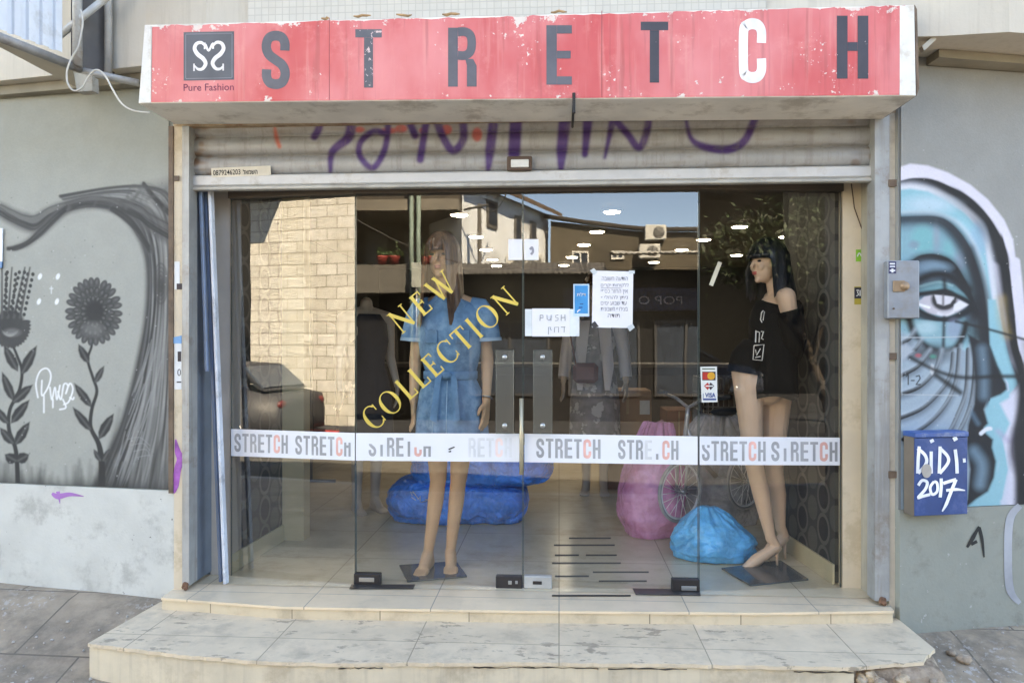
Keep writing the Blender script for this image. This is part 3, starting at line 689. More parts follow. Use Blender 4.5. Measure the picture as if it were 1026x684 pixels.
decals('stencil', st, wr, [ribbon([(969, 548), (975, 538), (981, 527)], [1.2, 2.2, 1]), ribbon([(981, 528), (984, 540), (986, 558)], [1.8, 1.6, .8]), ribbon([(973, 545), (979, 542)], 1.6)], WR, .010)
decal('smear', wsm, wr, [ribbon([(1022, 506), (1012, 520), (1010, 555), (1012, 590), (1022, 604)], [3, 4, 4, 4, 2])], WR, .010)

# ------------------------------------------------------------------ overhanging upper storey
ov = thing('overhanging_building', 'beige upper storey jutting out over the shop sign', 'building', (0, 5, 2.6))
foot = [(-9, 4.75), (-2.02, 3.50), (-1.66, 3.385), (1.7, 3.385), (1.96, 3.36), (2.42, 3.47), (9, 5.05), (9, 14.5), (-9, 14.5)]
beige = mat('beige_render', C(206, 196, 180), .85, var=.06, scale=2.5, bump=.25, bscale=60, streak=(C(170, 158, 140), .25))
MB().prism(foot, 2.6, 6.6).build('upper_wall', beige, ov)
mesh_t = brickmat('mosaic_tile', C(212, 204, 190), C(206, 198, 184), C(192, 184, 170), .033, .033, .0024, .55, 'xz', .25, None, 0, .08)
xa, xb = onY(68+180, 5, 3.37).x, onY(768, 5, 3.37).x
MB().box((xa, 3.372, 2.66), (xb, 3.39, 4.6)).build('tiled_panel', mesh_t, ov)
sof = mat('soffit_concrete', C(150, 142, 126), .9, var=.12, bump=.3)
MB().slab([(-9, 4.72, 2.55), (-1.95, 3.56, 2.55), (-1.95, 3.56, 2.596), (-9, 4.7, 2.596)], (0.02, .6, 0)).build('ledge', sof, ov)
MB().slab([(1.75, 3.53, 2.56), (9, 5.3, 2.56), (9, 5.3, 2.597), (1.75, 3.53, 2.597)], (-.03, .5, 0)).build('ledge', sof, ov)
# shell round the shop so that no light leaks in from behind
dkw = mat('dark_interior_wall', C(44, 43, 42), .8, var=.15)
for s_, q in (('side_wall', [(-3.4, 4.2), (-3.25, 4.2), (-3.25, 13.2), (-3.4, 13.2)]), ('side_wall', [(4.25, 4.4), (4.4, 4.4), (4.4, 13.2), (4.25, 13.2)]), ('back_wall', [(-3.4, 13.2), (4.4, 13.2), (4.4, 13.4), (-3.4, 13.4)])):
    MB().prism(q, -.3, 2.6).build(s_, dkw, ov)
MB().box((-3.25, 4.0, 2.555), (4.25, 13.2, 2.59)).build('shop_ceiling', mat('ceiling_paint', C(84, 82, 80), .8, var=.05), ov)
# inner returns that close the shop off beside the display walls
MB().prism([(-3.4, 4.2), (-1.86, 3.95), (-1.86, 4.05), (-3.4, 4.35)], -.3, 2.6).build('return_wall', dkw, ov)
MB().prism([(1.62, 3.97), (4.4, 4.5), (4.4, 4.6), (1.62, 4.07)], -.3, 2.6).build('return_wall', dkw, ov)

# ------------------------------------------------------------------ shop floor and entrance steps
ftile = brickmat('shop_floor_tile', C(232, 214, 184), C(226, 208, 178), C(176, 160, 138), .6, .6, .003, .22, 'xy', .06, (C(176, 150, 112), .3, 1.6), 0, .1)
mb = MB(); mb.add([(-1.86, 3.7, .002), (1.58, 3.7, .002), (1.6, 4.03, .002), (4.3, 4.53, .002), (4.3, 13.3, .002), (-3.3, 13.3, .002), (-3.3, 4.3, .002), (-1.86, 4.03, .002)], [tuple(range(8))])
tag(mb.build('floor', ftile, None, base_loc=(0, 0, 0)), kind='structure')
sp = thing('entrance_steps', 'two low worn cream tiled steps in front of the shop doors', 'steps', (-.2, 3.3, -.2))
upx = [(162, 598), (282, 607), (400, 609), (530, 611), (760, 613), (895, 611)]
upp = [onZ(x, y, 0) for x, y in upx]; upp = [(p.x, p.y) for p in upp]
cream = brickmat('cream_step_tile', C(244, 220, 188), C(238, 214, 182), C(170, 156, 138), .6, .9, .003, .35, 'xy', .1, (C(186, 172, 152), .3, 3), 0, .1)
riser = brickmat('cream_riser_tile', C(228, 208, 178), C(222, 202, 172), C(150, 134, 112), .42, .3, .003, .5, 'xz', .15, (C(180, 160, 134), .35, 4), 0, .1)
back = [(1.62, 3.9), (-1.96, 3.9)]
MB().prism([(x, y+.004) for x, y in upp]+back, -.2, -.012).build('upper_riser', riser, sp)
MB().prism([(x, y-.006) for x, y in upp]+back, -.0115, 0).build('upper_tread', cream, sp)
low = [(-2.0, 3.66), (-2.044, 3.091), (-1.558, 2.999), (-1.218, 2.962), (-.894, 2.964), (-.164, 3.02), (.568, 3.045), (1.19, 3.06)]
lowt = low+[(1.3, 3.09), (1.49, 3.13), (1.53, 3.19), (1.60, 3.26), (1.60, 3.62)]
worn = brickmat('worn_step_tile', C(238, 216, 186), C(232, 210, 180), C(176, 158, 134), .62, .8, .003, .55, 'xy', .3, (C(176, 160, 140), .4, 5), 0, .15, .3)
nt = worn.node_tree; p = nt.nodes['Principled BSDF']; lk = p.inputs['Base Color'].links[0].from_socket
g_ = [n for n in nt.nodes if n.type == 'NEW_GEOMETRY'][0].outputs['Position']
ch = mth(nt, 'MULTIPLY', ramp(nt, noise(nt, g_, 15, 6, .65, (.7, 1.5, 1)), .555, .60), ramp(nt, noise(nt, g_, 3, 3, .5), .40, .6))
nt.links.new(mixc(nt, mth(nt, 'MULTIPLY', ch, .7), lk, C(140, 124, 108)), p.inputs['Base Color'])
# broken, slightly wavy front edge
def rough(poly, n0, n1, amp, seed=0):
    out = []; rg = random.Random(seed)
    for i, p in enumerate(poly):
        out.append(p)
        if n0 <= i < n1:
            q = poly[i+1]; L = math.hypot(q[0]-p[0], q[1]-p[1]); m = max(2, int(L/.03))
            for k in range(1, m): t = k/m; out.append((p[0]+(q[0]-p[0])*t+rg.uniform(-1, 1)*amp*.4, p[1]+(q[1]-p[1])*t+rg.uniform(-1, 1)*amp))
    return out
MB().prism(rough(lowt, 1, 11, .005, 4), -.075, -.06).build('lower_tread', worn, sp)
lowf = mat('cream_step_face', C(222, 206, 180), .8, var=.09, scale=5, bump=.35, bscale=50, dirt=(C(170, 152, 128), .4, 4), streak=(C(180, 166, 146), .3))
MB().prism([(x, y+.012) for x, y in low[1:]]+[(1.19, 3.6), (-2.0, 3.66)], -.5, -.076).build('lower_riser', lowf, sp)
# broken corner: exposed concrete and rubble core
conc = mat('broken_concrete', C(192, 172, 150), .95, var=.25, scale=9, bump=.9, bscale=35, dirt=(C(112, 92, 74), .9, 7))
mb = MB(); rg = random.Random(11); N = 16; rings = []
cp = [(1.188, 3.10), (1.25, 3.085), (1.34, 3.08), (1.44, 3.07), (1.52, 3.06), (1.575, 3.08), (1.60, 3.15), (1.61, 3.22), (1.61, 3.6), (1.188, 3.6)]
for z, s_ in ((-.5, .05), (-.3, .03), (-.2, .02), (-.15, .0), (-.115, -.015), (-.09, -.03), (-.0765, -.05)):
    rings.append([Vector((x+(s_ if i > 3 and i < 9 else 0)+rg.uniform(-.008, .008)*(i < 9), y-(s_*.9 if 0 < i < 8 else 0)+rg.uniform(-.008, .008)*(0 < i < 8), z+(rg.uniform(-.008, .004) if -.45 < z < -.08 else 0))) for i, (x, y) in enumerate(cp)])
mb.rings(rings, smooth=False).build('broken_corner', conc, sp)
def chunk(c, r, seed):
    rgc = random.Random(seed); mb = MB(); mb.ell(c, (r, r*rgc.uniform(.6, 1), r*rgc.uniform(.5, .9)), Matrix.Rotation(rgc.uniform(0, 3), 3, 'Z'), 14, 10)
    mb.v = [q+(q-Vector(c))*.9*mnoise.noise(q*55+Vector((seed, 0, 0))) for q in mb.v]; mb.sm = [False]*len(mb.f); return mb.build('broken_chunk', mat('chunk_tan', C(206, 184, 156), .95, var=.3, scale=25, bump=.9, bscale=60, dirt=(C(120, 100, 82), .7, 14)) if seed % 2 else conc, sp)
rgk = random.Random(77)
for k in range(14):
    t = rgk.random(); chunk((1.22+.37*t, 3.075-.01*t+rgk.uniform(-.012, .02)+(.10*rgk.random() if t > .85 else 0), -.105-.10*rgk.random()), rgk.uniform(.010, .034), k)
gapm = mat('dark_crack', C(84, 76, 70), .95)
for x0, x1 in ((-.9, -.72), (-.35, -.1), (-.16, .16), (.2, .52), (.95, 1.19)):
    y0 = np.interp((x0+x1)/2, [q[0] for q in low[1:]], [q[1] for q in low[1:]])
    pts = [(x0+(x1-x0)*t, np.interp(x0+(x1-x0)*t, [q[0] for q in low[1:]], [q[1] for q in low[1:]])+.0085, -.082-rg.uniform(0, .006)) for t in np.linspace(0, 1, 12)]
    mb = MB(); mb.tube(pts, [.0008+.0028*rg.random()**2 for _ in pts], 6); mb.build('crack', gapm, sp)

# ================================================================== SHOP FRONT
cream_p = mat('cream_paint', C(222, 204, 178), .7, var=.07, scale=5, bump=.2, dirt=(C(180, 160, 130), .35, 5))
rustbr = mat('rusty_brown_steel', C(112, 92, 76), .75, var=.3, scale=14, bump=.3)
steel = mat('dull_galvanised_steel', C(172, 172, 170), .5, metal=.25, var=.12, scale=9, bump=.15, streak=(C(140, 130, 118), .4), dirt=(C(130, 108, 86), .25, 6))
dsteel = mat('dark_slate_panel', C(112, 122, 134), .6, var=.15, scale=6)
rust = mat('rust', C(132, 84, 54), .9, var=.4, scale=30, bump=.6)
def X(px, y, Y): return onY(px, y, Y).x
zt = 2.335                                            # top of the shutter opening
fr = thing('shop_front_frame', 'rusty cream and steel frame around the shop opening', 'door frame', (-.1, FY, 0))
# left post: brown angle, cream strip; right post: cream strip, brown angle
xl0, xl1, xl2, xl3 = X(170, 400, FY), X(174.5, 400, FY), X(183.5, 400, FY), X(190.5, 400, FY)
MB().box((xl0, FY-.012, .485), (xl1, FY+.2, zt)).build('angle_strip', rustbr, fr)
MB().box((xl1+.001, FY-.004, -.4), (xl2, FY+.25, zt)).build('post', cream_p, fr)
xr0, xr1, xr2, xr3 = X(875.5, 400, FY), X(890, 400, FY), X(900, 400, FY), X(905, 400, FY)
MB().box((xr1+.001, FY-.004, -.4), (xr2, FY+.25, zt)).build('post', mat('grey_cream_paint', C(196, 184, 166), .75, var=.12, scale=5, dirt=(C(150, 140, 126), .5, 4)), fr)
MB().box((xr2+.001, FY-.010, .36), (xr3, FY+.2, zt)).build('angle_strip', rustbr, fr)
for x, z in ((xr1+.015, 2.0), (xr1+.015, .62), (xr1+.02, 1.18)):
    MB().box((x-.02, FY-.016, z-.016), (x+.035, FY-.005, z+.016)).build('hinge_plate', rustbr, fr)
MB().box((xl1+.003, FY-.012, X(0, 0, 1)*0+2.06), (xl1+.03, FY-.005, 2.085)).build('hinge_plate', rustbr, fr)
# jambs behind the shutter guides
MB().box((X(843, 400, 3.85)+.006, 3.85, .001), (X(868.5, 400, 3.85), 4.0, 2.56)).build('jamb', cream_p, fr)
MB().box((X(868.5, 400, 3.84)+.001, 3.66, .001), (xr0+.03, 4.0, 2.56)).build('jamb_side', mat('grey_jamb', C(176, 168, 152), .7, var=.12, streak=(C(130, 120, 104), .4)), fr)
MB().box((xl2+.001, FY+.077, .02), (xl3-.001, 3.859, 2.32)).build('slate_return', dsteel, fr)
MB().box((xl3-.03, 3.86, .001), (X(211, 400, 3.86), 4.0, 2.56)).build('slate_panel', dsteel, fr)
MB().box((X(211, 400, 3.86)+.001, 3.857, .001), (X(231, 400, 3.857)-.002, 4.0, 2.56)).build('jamb', mat('pale_jamb', C(196, 184, 172), .7, var=.1), fr)
MB().box((xl3-.03, 3.8, 2.12), (xr0+.03, 4.02, 2.58)).build('lintel', mat('dark_lintel', C(86, 80, 74), .7), fr)
MB().box((xl1, FY-.008, zt), (xr2, FY+.12, zt+.022)).build('top_rail', mat('rusty_cream_rail', C(190, 168, 140), .8, var=.2, scale=12, dirt=(C(140, 92, 58), .75, 10)), fr)
for lab, p0_, p1_, w_, cc_ in (('blue metal bar leaning in the left recess, shortest of the three', (201, 186, 3.70), (207.5, 372, 3.70), .022, C(120, 140, 170)), ('blue metal bar leaning in the left recess, reaching the step behind the pale one', (206, 186, 3.74), (221.5, 572, 3.74), .024, C(110, 130, 160)), ('pale bluish white metal bar leaning beside the left window pane', (211, 186, 3.72), (226.5, 578, 3.71), .034, C(220, 226, 236))):
    a, b_ = onY(*p0_), onY(*p1_); 
    if p1_[1] > 500: b_.z = .004
    t = thing('metal_bar', lab, 'metal bar', tuple(b_)); d = (b_-a); L_ = d.length; M = d.to_track_quat('Z', 'Y').to_matrix(); mb = MB(); mb.obox((a+b_)/2, (w_, .016, L_), M, .003); mb.build('bar', mat('bar_%d' % int(cc_[0]*1000), cc_, .5, metal=.1, var=.12, dirt=(C(120, 120, 124), .3, 9)), t)
    mb = MB(); mb.obox((a+b_)/2-Vector((0, .0095, 0)), (w_*.3, .003, L_*.98), M, .001); mb.build('groove', dsteel, t)
# scraps pasted to the posts
pstk = mat('old_white_sticker', C(226, 226, 224), .7, var=.1)
decals('torn_sticker', pstk, fr, [rect(174.8, 262, 180, 290), rect(174.8, 344, 182, 390)], FRAME, .0055)
decals('sticker_print', mat('sticker_print', C(70, 60, 60), .8), fr, [rect(177, 284, 182.5, 290), rect(178, 352, 181.5, 362), ellring(179.5, 373, 1.8, 3.5, 0, 360, .8, .8), rect(177, 382, 181.5, 383.2)], FRAME, .0062)
decal('tape_scrap', mat('blue_tape', C(120, 170, 214), .6), fr, [[[(173, 338), (182, 336), (182, 344), (172.5, 344)]]], FRAME, .0068)
decal('overspray', mat('purple_spray', C(170, 96, 176), .75, var=.3, scale=20), fr, [ribbon([(176, 440), (178, 452), (181, 460), (178, 470), (176, 486), (174.5, 494)], [.6, 3, 4, 3.5, 3, .5])], FRAME, .0056)
jp = Plane((1.40, 3.85), (1.56, 3.85))
decal('sticker', mat('green_sticker', C(130, 190, 60), .6), fr, [rect(857.5, 250, 864.5, 262)], jp, .0015); decal('sticker', mat('yellow_sticker', C(190, 170, 70), .6), fr, [rect(856, 287, 863.5, 305)], jp, .0015)
decal('sticker_print', mat('dark_print', C(50, 46, 60), .7), fr, [rect(856, 288, 863.5, 299)], jp, .0022); decals('sticker_print', pstk, fr, [ribbon([(858, 291), (860, 290.5), (859.3, 293), (860.3, 295), (858, 296.5)], .45), rect(861.2, 290.5, 862.4, 296.5), ribbon([(859, 257), (861, 253.5), (863.4, 257)], .6)], jp, .0029)
mb = MB(); p0 = jp.at(852, 182, .006); mb.tube([jp.at(*q, .006) for q in ((853, 184), (856, 208), (863, 228), (869, 240))], .0025, 6)
mb.build('wire', mat('brown_wire', C(92, 66, 52), .7), fr)

# roller shutter: curtain (painted sheet), bottom bar, guides
rs = thing('roller_shutter', 'rolled up steel shutter with purple graffiti under the red sign', 'shutter', (-.15, FY+.05, 2.05))
SR = Raster(180, 112, 900, 192, 2, (176, 175, 174)); rg = random.Random(9)
for y in (124, 128, 150, 153): SR.line([(180, y+4), (900, y-5)], 2.5, (150, 143, 136), 4, .4)
for k in range(260): SR.dot(rg.uniform(185, 890), rg.uniform(115, 186), rg.uniform(2, 12), rg.uniform(.5, 2), rg.choice([(150, 140, 128), (186, 182, 176), (140, 126, 112)]), 2, .35)
for k in range(30): SR.dot(rg.choice([rg.uniform(190, 215), rg.uniform(850, 880)]), rg.uniform(120, 184), rg.uniform(2, 6), rg.uniform(1, 4), (134, 96, 66), 2, .5)
pu = (96, 66, 132); orr = (214, 96, 66)
for x, y, a, b in ((390, 131, 8, 3), (402, 129, 6, 4), (447, 130, 6, 5), (478, 135, 5, 7), (360, 130, 5, 3), (424, 131, 4, 3)): SR.dot(x, y, a, b, (206, 92, 84), 2, .85)
SR.line([(275, 126), (277, 138), (280, 147)], [1, 2.2, 2], orr, 1.6, .8)
for pts, w in (([(321, 122), (319, 130), (315, 137)], 3), ([(352, 122), (349, 138), (333, 152), (331, 172)], [4, 4, 3, 1.6]), ([(389, 120), (386, 148), (374, 168), (361, 157), (361, 143), (374, 132), (386, 134)], 2.6), ([(410, 122), (416, 136)], 3), ([(427, 122), (421, 160)], 3), ([(438, 122), (444, 138), (454, 151), (464, 140), (464, 122)], 3.2), ([(494, 126), (491, 150), (489, 172)], [4, 4, 1.6]), ([(517, 120), (515, 154)], 5), ([(566, 120), (563, 150), (562, 171)], [5, 4.5, 2]), ([(589, 120), (586, 155)], [4, 2.5]), ([(614, 120), (606, 158)], [3, 1.2]), ([(618, 122), (630, 136), (640, 148), (647, 136), (650, 120)], 3), ([(687, 118), (692, 138), (705, 147), (729, 150), (746, 141), (756, 120)], [1.2, 2, 3, 3.4, 3.2, 3])):
    SR.line(pts, [q*1.25 for q in w] if isinstance(w, list) else w*1.25, (84, 54, 122), 2.0, .97)
SR.rnd(.06, 2)
xa, xb = xl3-.012, xr0+.012
ztops = [2.10, 2.155]                                 # the boundaries between the big corrugations
prof = []
zs = np.linspace(2.098, 2.36, 64)
for z in zs:
    u = ((z-2.098) % .098)/.098
    prof.append(FY+.066-.028*math.sin(math.pi*u)**.55+(.012 if u < .04 else 0))
nu = 560; XX = np.linspace(xa, xb, nu)
P = np.array([(x, prof[j], zs[j]) for j in range(len(zs)) for x in XX])
shm = mat('painted_shutter_steel', (1, 1, 1), .5, metal=.15, var=.12, scale=7, bump=.15, bscale=120, attr='paint', streak=(C(128, 120, 112), .35))
cur = painted_sheet('curtain', shm, rs, P, nu, len(zs), SR, .85)
cur.data.polygons.foreach_set('use_smooth', [True]*len(cur.data.polygons))
bar = MB().box((xa, FY+.03, 2.038), (xb, FY+.075, 2.096), .008).build('bottom_bar', mat('pale_shutter_steel', C(208, 206, 204), .5, metal=.1, var=.1, scale=6, bump=.1, dirt=(C(160, 146, 128), .35, 6)), rs)
MB().box((xa, FY+.024, 2.018), (xb, FY+.07, 2.036), .004).build('bottom_lip', mat('shutter_lip', C(184, 180, 172), .5, metal=.1, dirt=(C(140, 130, 120), .4, 7)), rs)
for x0, x1 in ((xl2+.001, xl3), (xr0, xr1)):
    g = MB()
    g.box((x0, FY-.012, .02), (x1, FY-.006, zt-.001)); g.box((x0, FY-.0055, .02), (x0+.006, FY+.075, zt-.001)); g.box((x1-.006, FY-.0055, .02), (x1, FY+.075, zt-.001))
    gd = g.build('guide_rail', steel, rs)
    b = MB(); b.obox(((x0+x1)/2, FY-.016, .022), (.030, .018, .036), Matrix.Rotation(.3, 3, 'Y'), .006); b.obox(((x0+x1)/2+.006, FY-.022, .012), (.022, .016, .02), Matrix.Rotation(-.5, 3, 'Y'), .005); b.build('rusty_foot', mat('dark_rust', C(120, 86, 66), .9, var=.4, scale=40, bump=.8), gd)
lk = MB(); a = onY(508, 157, FY+.02); b_ = onY(533, 171, FY+.02)
lk.box((a.x, FY+.012, b_.z), (b_.x, FY+.03, a.z), .004); lko = lk.build('lock_plate', mat('lock_brown', C(96, 76, 64), .6, metal=.3), rs)
MB().box((a.x+.02, FY+.004, b_.z+.014), (b_.x-.015, FY+.0115, a.z-.018), .003).build('pull_handle', mat('pale_pull', C(222, 220, 216), .4), lko)
BAR = Plane((-1.9, FY+.03), (1.6, FY+.03))
decal('phone_label', mat('label_cream', C(228, 216, 196), .6), rs, [[[(211.5, 168.5), (271, 166), (271.5, 175.5), (212, 178)]]], BAR, .001)
BL = mat('black_ink', C(38, 36, 36), .7)
textdecal('phone_number', BL, rs, '0879246203', BAR, .002, 213.5, 175.8, 241, 5.2, 2.2, .012)
textdecal('phone_number', BL, rs, 'השמאל', BAR, .002, 243.5, 174.8, 258, 5, 2.2, .02)

# ------------------------------------------------------------------ the red sign
sg = thing('shop_sign', 'long faded red box sign reading STRETCH above the shop', 'sign', (-.15, 3.4, 2.33))
SY = 3.28; SIGN = Plane((-1.9, SY), (1.6, SY))
cTL, cTR, cBR, cBL = [onY(*q, SY) for q in ((145, 25), (916, 5), (918, 96), (138.5, 103.5))]
def signbox(name, m, c, dep, bk, parent):
    q = [Vector(p) for p in c]; r_ = [Vector((p.x, bk, p.z)) for p in c]
    mb = MB(); mb.add(q+r_, [(0, 1, 2, 3), (7, 6, 5, 4), (0, 4, 5, 1), (1, 5, 6, 2), (2, 6, 7, 3), (3, 7, 4, 0)]); return mb.build(name, m, parent)
dz = Vector((0, 0, 1))
signbox('sign_box', mat('sign_tin', C(226, 220, 210, 1), .6, var=.1, scale=4, dirt=(C(160, 146, 126), .4, 5), bump=.1), [p+Vector((0, .003, 0)) for p in (cTL, cTR, cBR, cBL)], 0, FY-.013, sg)
def signface():
    m, nt, p, pos, ob = base('faded_red_vinyl')
    sx = nt.nodes.new('ShaderNodeSeparateXYZ'); nt.links.new(pos, sx.inputs[0])
    red = C(215, 86, 84); pale = C(236, 142, 140)
    c = mixc(nt, ramp(nt, noise(nt, pos, 2.2, 4, .5, (1.6, 1, .8)), .3, .75), red, pale)
    c = mixc(nt, mth(nt, 'MULTIPLY', ramp(nt, noise(nt, pos, 8, 7, .7), .5, .75), .5), c, C(242, 158, 150))
    zz = sx.outputs['Z']; xx = sx.outputs['X']
    topz = mth(nt, 'ADD', mth(nt, 'MULTIPLY', xx, .0), 2.70)
    edge = mth(nt, 'SUBTRACT', 1.0, mth(nt, 'MULTIPLY', mth(nt, 'SUBTRACT', topz, zz), 14.0), clamp=True)       # wear along the top edge
    low_ = mth(nt, 'SUBTRACT', 1.0, mth(nt, 'MULTIPLY', mth(nt, 'SUBTRACT', zz, 2.335), 16.0), clamp=True)
    ends = mth(nt, 'MULTIPLY', mth(nt, 'SUBTRACT', mth(nt, 'ABSOLUTE', mth(nt, 'SUBTRACT', xx, -.1)), 1.1), .22, clamp=True)
    w = mth(nt, 'ADD', mth(nt, 'ADD', mth(nt, 'MULTIPLY', edge, .16), mth(nt, 'MULTIPLY', low_, .07)), mth(nt, 'MULTIPLY', ends, .15))
    pe = mth(nt, 'ADD', noise(nt, pos, 17, 8, .68), w)
    pe2 = mth(nt, 'ADD', mth(nt, 'MULTIPLY', noise(nt, pos, 60, 4, .6), .55), mth(nt, 'MULTIPLY', noise(nt, pos, 4, 3, .5), .45))
    c = mixc(nt, ramp(nt, pe, .675, .70), c, C(232, 216, 204)); c = mixc(nt, ramp(nt, pe2, .64, .655), c, C(236, 220, 208))
    c = mixc(nt, mth(nt, 'MULTIPLY', ramp(nt, noise(nt, pos, 7, 6, .6, (4, 1, .25)), .52, .7), .35), c, C(236, 160, 150)); c = mixc(nt, mth(nt, 'MULTIPLY', ramp(nt, noise(nt, pos, 5, 6, .6, (6, 1, .3)), .56, .7), .3), c, C(150, 70, 60))
    nt.links.new(c, p.inputs['Base Color']); p.inputs['Roughness'].default_value = .5
    b = nt.nodes.new('ShaderNodeBump'); b.inputs['Strength'].default_value = .15; b.inputs['Distance'].default_value = .01
    nt.links.new(noise(nt, pos, 5, 4), b.inputs['Height']); nt.links.new(b.outputs[0], p.inputs['Normal']); return m
redm = signface()
fl = [(152.5, 26), (907, 5.6), (901, 95.2), (151.5, 102.6)]
def facepts(): # ragged top edge
    rg = random.Random(2); pts = []
    for k in range(90): t = k/89; pts.append((fl[0][0]+(fl[1][0]-fl[0][0])*t, fl[0][1]+(fl[1][1]-fl[0][1])*t+rg.uniform(-.8, 1.3)))
    return pts
tp = facepts(); mb = MB(); n_ = len(tp)
bt = [(fl[3][0]+(fl[2][0]-fl[3][0])*k/(n_-1), fl[3][1]+(fl[2][1]-fl[3][1])*k/(n_-1)) for k in range(n_)]
mb.add([SIGN.at(*q, .001) for q in tp]+[SIGN.at(*q, .001) for q in bt], [(i, i+1, n_+i+1, n_+i) for i in range(n_-1)])
mb.build('red_face', redm, sg)
whv = mat('old_white_vinyl', C(236, 232, 224), .6, var=.06, dirt=(C(196, 176, 150), .4, 9))
decal('white_end', whv, sg, [[[(145, 25.5), (152, 26), (151, 102.8), (139, 103.2)]]], SIGN, .001); decal('white_end', whv, sg, [[[(901.5, 6), (916, 5.5), (917.5, 95.5), (901.5, 95.4)]]], SIGN, .0012)
def wornink(name, col, thr):
    m, nt, p, pos, ob = base(name)
    c = mixc(nt, ramp(nt, noise(nt, pos, 9, 4), .3, .7), tuple(x*.85 for x in col), tuple(x*1.15 for x in col))
    c = mixc(nt, ramp(nt, noise(nt, pos, 46, 5, .62), thr, thr+.02), c, C(226, 196, 190))
    nt.links.new(c, p.inputs['Base Color']); p.inputs['Roughness'].default_value = .5; return m
ink = wornink('grey_vinyl_letter', C(94, 92, 98), .72); inkd = wornink('dark_vinyl_letter', C(66, 62, 68), .70); inkt = wornink('chipped_vinyl_letter', C(92, 92, 98), .60); whl = wornink('white_vinyl_letter', C(240, 234, 230), .95)
for ch, x0, x1, yt, yb, m in (('S', 262.5, 290, 31, 89.5, ink), ('T', 356, 382.5, 29.5, 88, inkt), ('R', 449, 477.5, 28, 87, ink), ('E', 547.5, 573, 25.5, 85, ink), ('T', 642, 669.5, 22, 83, inkd), ('C', 740.5, 767.5, 18.5, 83.5, whl), ('H', 838.5, 870, 16, 79, inkd)):
    wl_ = .44 if ch == 'E' else .5
    decal('letter', m, sg, GL[ch], SIGN, .002, lambda p: (x0+p[0]/wl_*(x1-x0), yb-(yb-yt)*p[1]))
lg = decal('logo_square', mat('logo_grey', C(88, 90, 96), .5), sg, [[[(184, 32.5), (234.5, 31.5), (234.5, 80), (184, 81)]]], SIGN, .002)
decal('logo_border', mat('logo_line', C(126, 126, 132), .5), lg, [ribbon([(186, 34.5), (232.5, 33.6)], .4, smooth=False), ribbon([(232.5, 34.2), (232.5, 78)], .4, smooth=False), ribbon([(232, 78.2), (186, 79)], .4, smooth=False), ribbon([(186, 78.5), (186, 35)], .4, smooth=False)], SIGN, .0026)
sw = [(205.5, 46.5), (202, 43), (197, 44), (195, 49), (198, 54.5), (203.5, 59), (206, 64), (203, 69), (198.5, 69.5), (195, 66)]
wd = [.8, 1.5, 1.7, 1.9, 2.1, 2.1, 1.9, 1.6, 1.3, .6]
decal('emblem', whl, lg, [ribbon(sw, wd), rect(193.6, 64, 195.2, 71.4), rect(204.2, 43, 206, 49.5)], SIGN, .0032)
decal('emblem', whl, lg, [ribbon([(418.2-x+.8, y-.3) for x, y in sw], wd), rect(222.8, 64, 224.4, 71), rect(212.4, 43, 214.4, 49.2), ribbon([(206, 44.5), (209, 51), (212.6, 44)], [.9, 1.1, .9])], SIGN, .0036)
textdecal('tagline', mat('tagline_ink', C(120, 40, 70), .6), sg, 'Pure Fashion', SIGN, .002, 184, 91.3, 234.3, 7, .8, .004)
seam = mat('dull_red_seam', C(176, 84, 84), .7)  # thin dull red seams between the sign panels
for x in (330, 603): decal('panel_seam', seam, sg, [[[(x-.35, 22.2-(x-145)*.0257+.5), (x+.35, 22.2-(x-145)*.0257+.5), (x+.35, 103.2-(x-140)*.0098-1), (x-.35, 103.2-(x-140)*.0098-1)]]], SIGN, .0014)
# strap hanging over the lower edge and the rusty lumps on the top edge
mb = MB(); a = onY(575, 93, SY-.012); mb.box((a.x-.007, SY-.018, onY(575, 118, SY).z+.015), (a.x+.007, SY-.004, a.z), .003); mb.tube([(a.x, SY-.011, onY(575, 113, SY).z+.02), (a.x, SY+.06, 2.325), (a.x, FY-.02, 2.29)], .006, 6)
mb.build('strap', mat('black_strap', C(40, 36, 34), .7), sg)
foam = mat('rusty_foam', C(178, 140, 100), .95, var=.3, scale=20, bump=.8)
for px, py, L in ((363, 15.6, 9), (405, 14.6, 8), (452, 13.8, 9), (560, 10.5, 8), (326, 17.5, 4)):
    c = onY(px, py, SY+.03); mb = MB(); rg = random.Random(px)
    mb.tube([(c.x+L*.0045*t, c.y+rg.uniform(-.004, .004), c.z+rg.uniform(-.004, .004)-.004) for t in (-1, -.5, 0, .5, 1)], [.003, .005+.003*rg.random(), .006, .005+.003*rg.random(), .002], 7); mb.build('foam_lump', foam, sg)
MB().slab([cTR+Vector((.002, .0, 0)), cTR+Vector((.012, .0, -.02)), cBR+Vector((.012, 0, .03)), cBR+Vector((.002, 0, 0))], (0, .3, 0)).build('end_bracket', rustbr, sg)

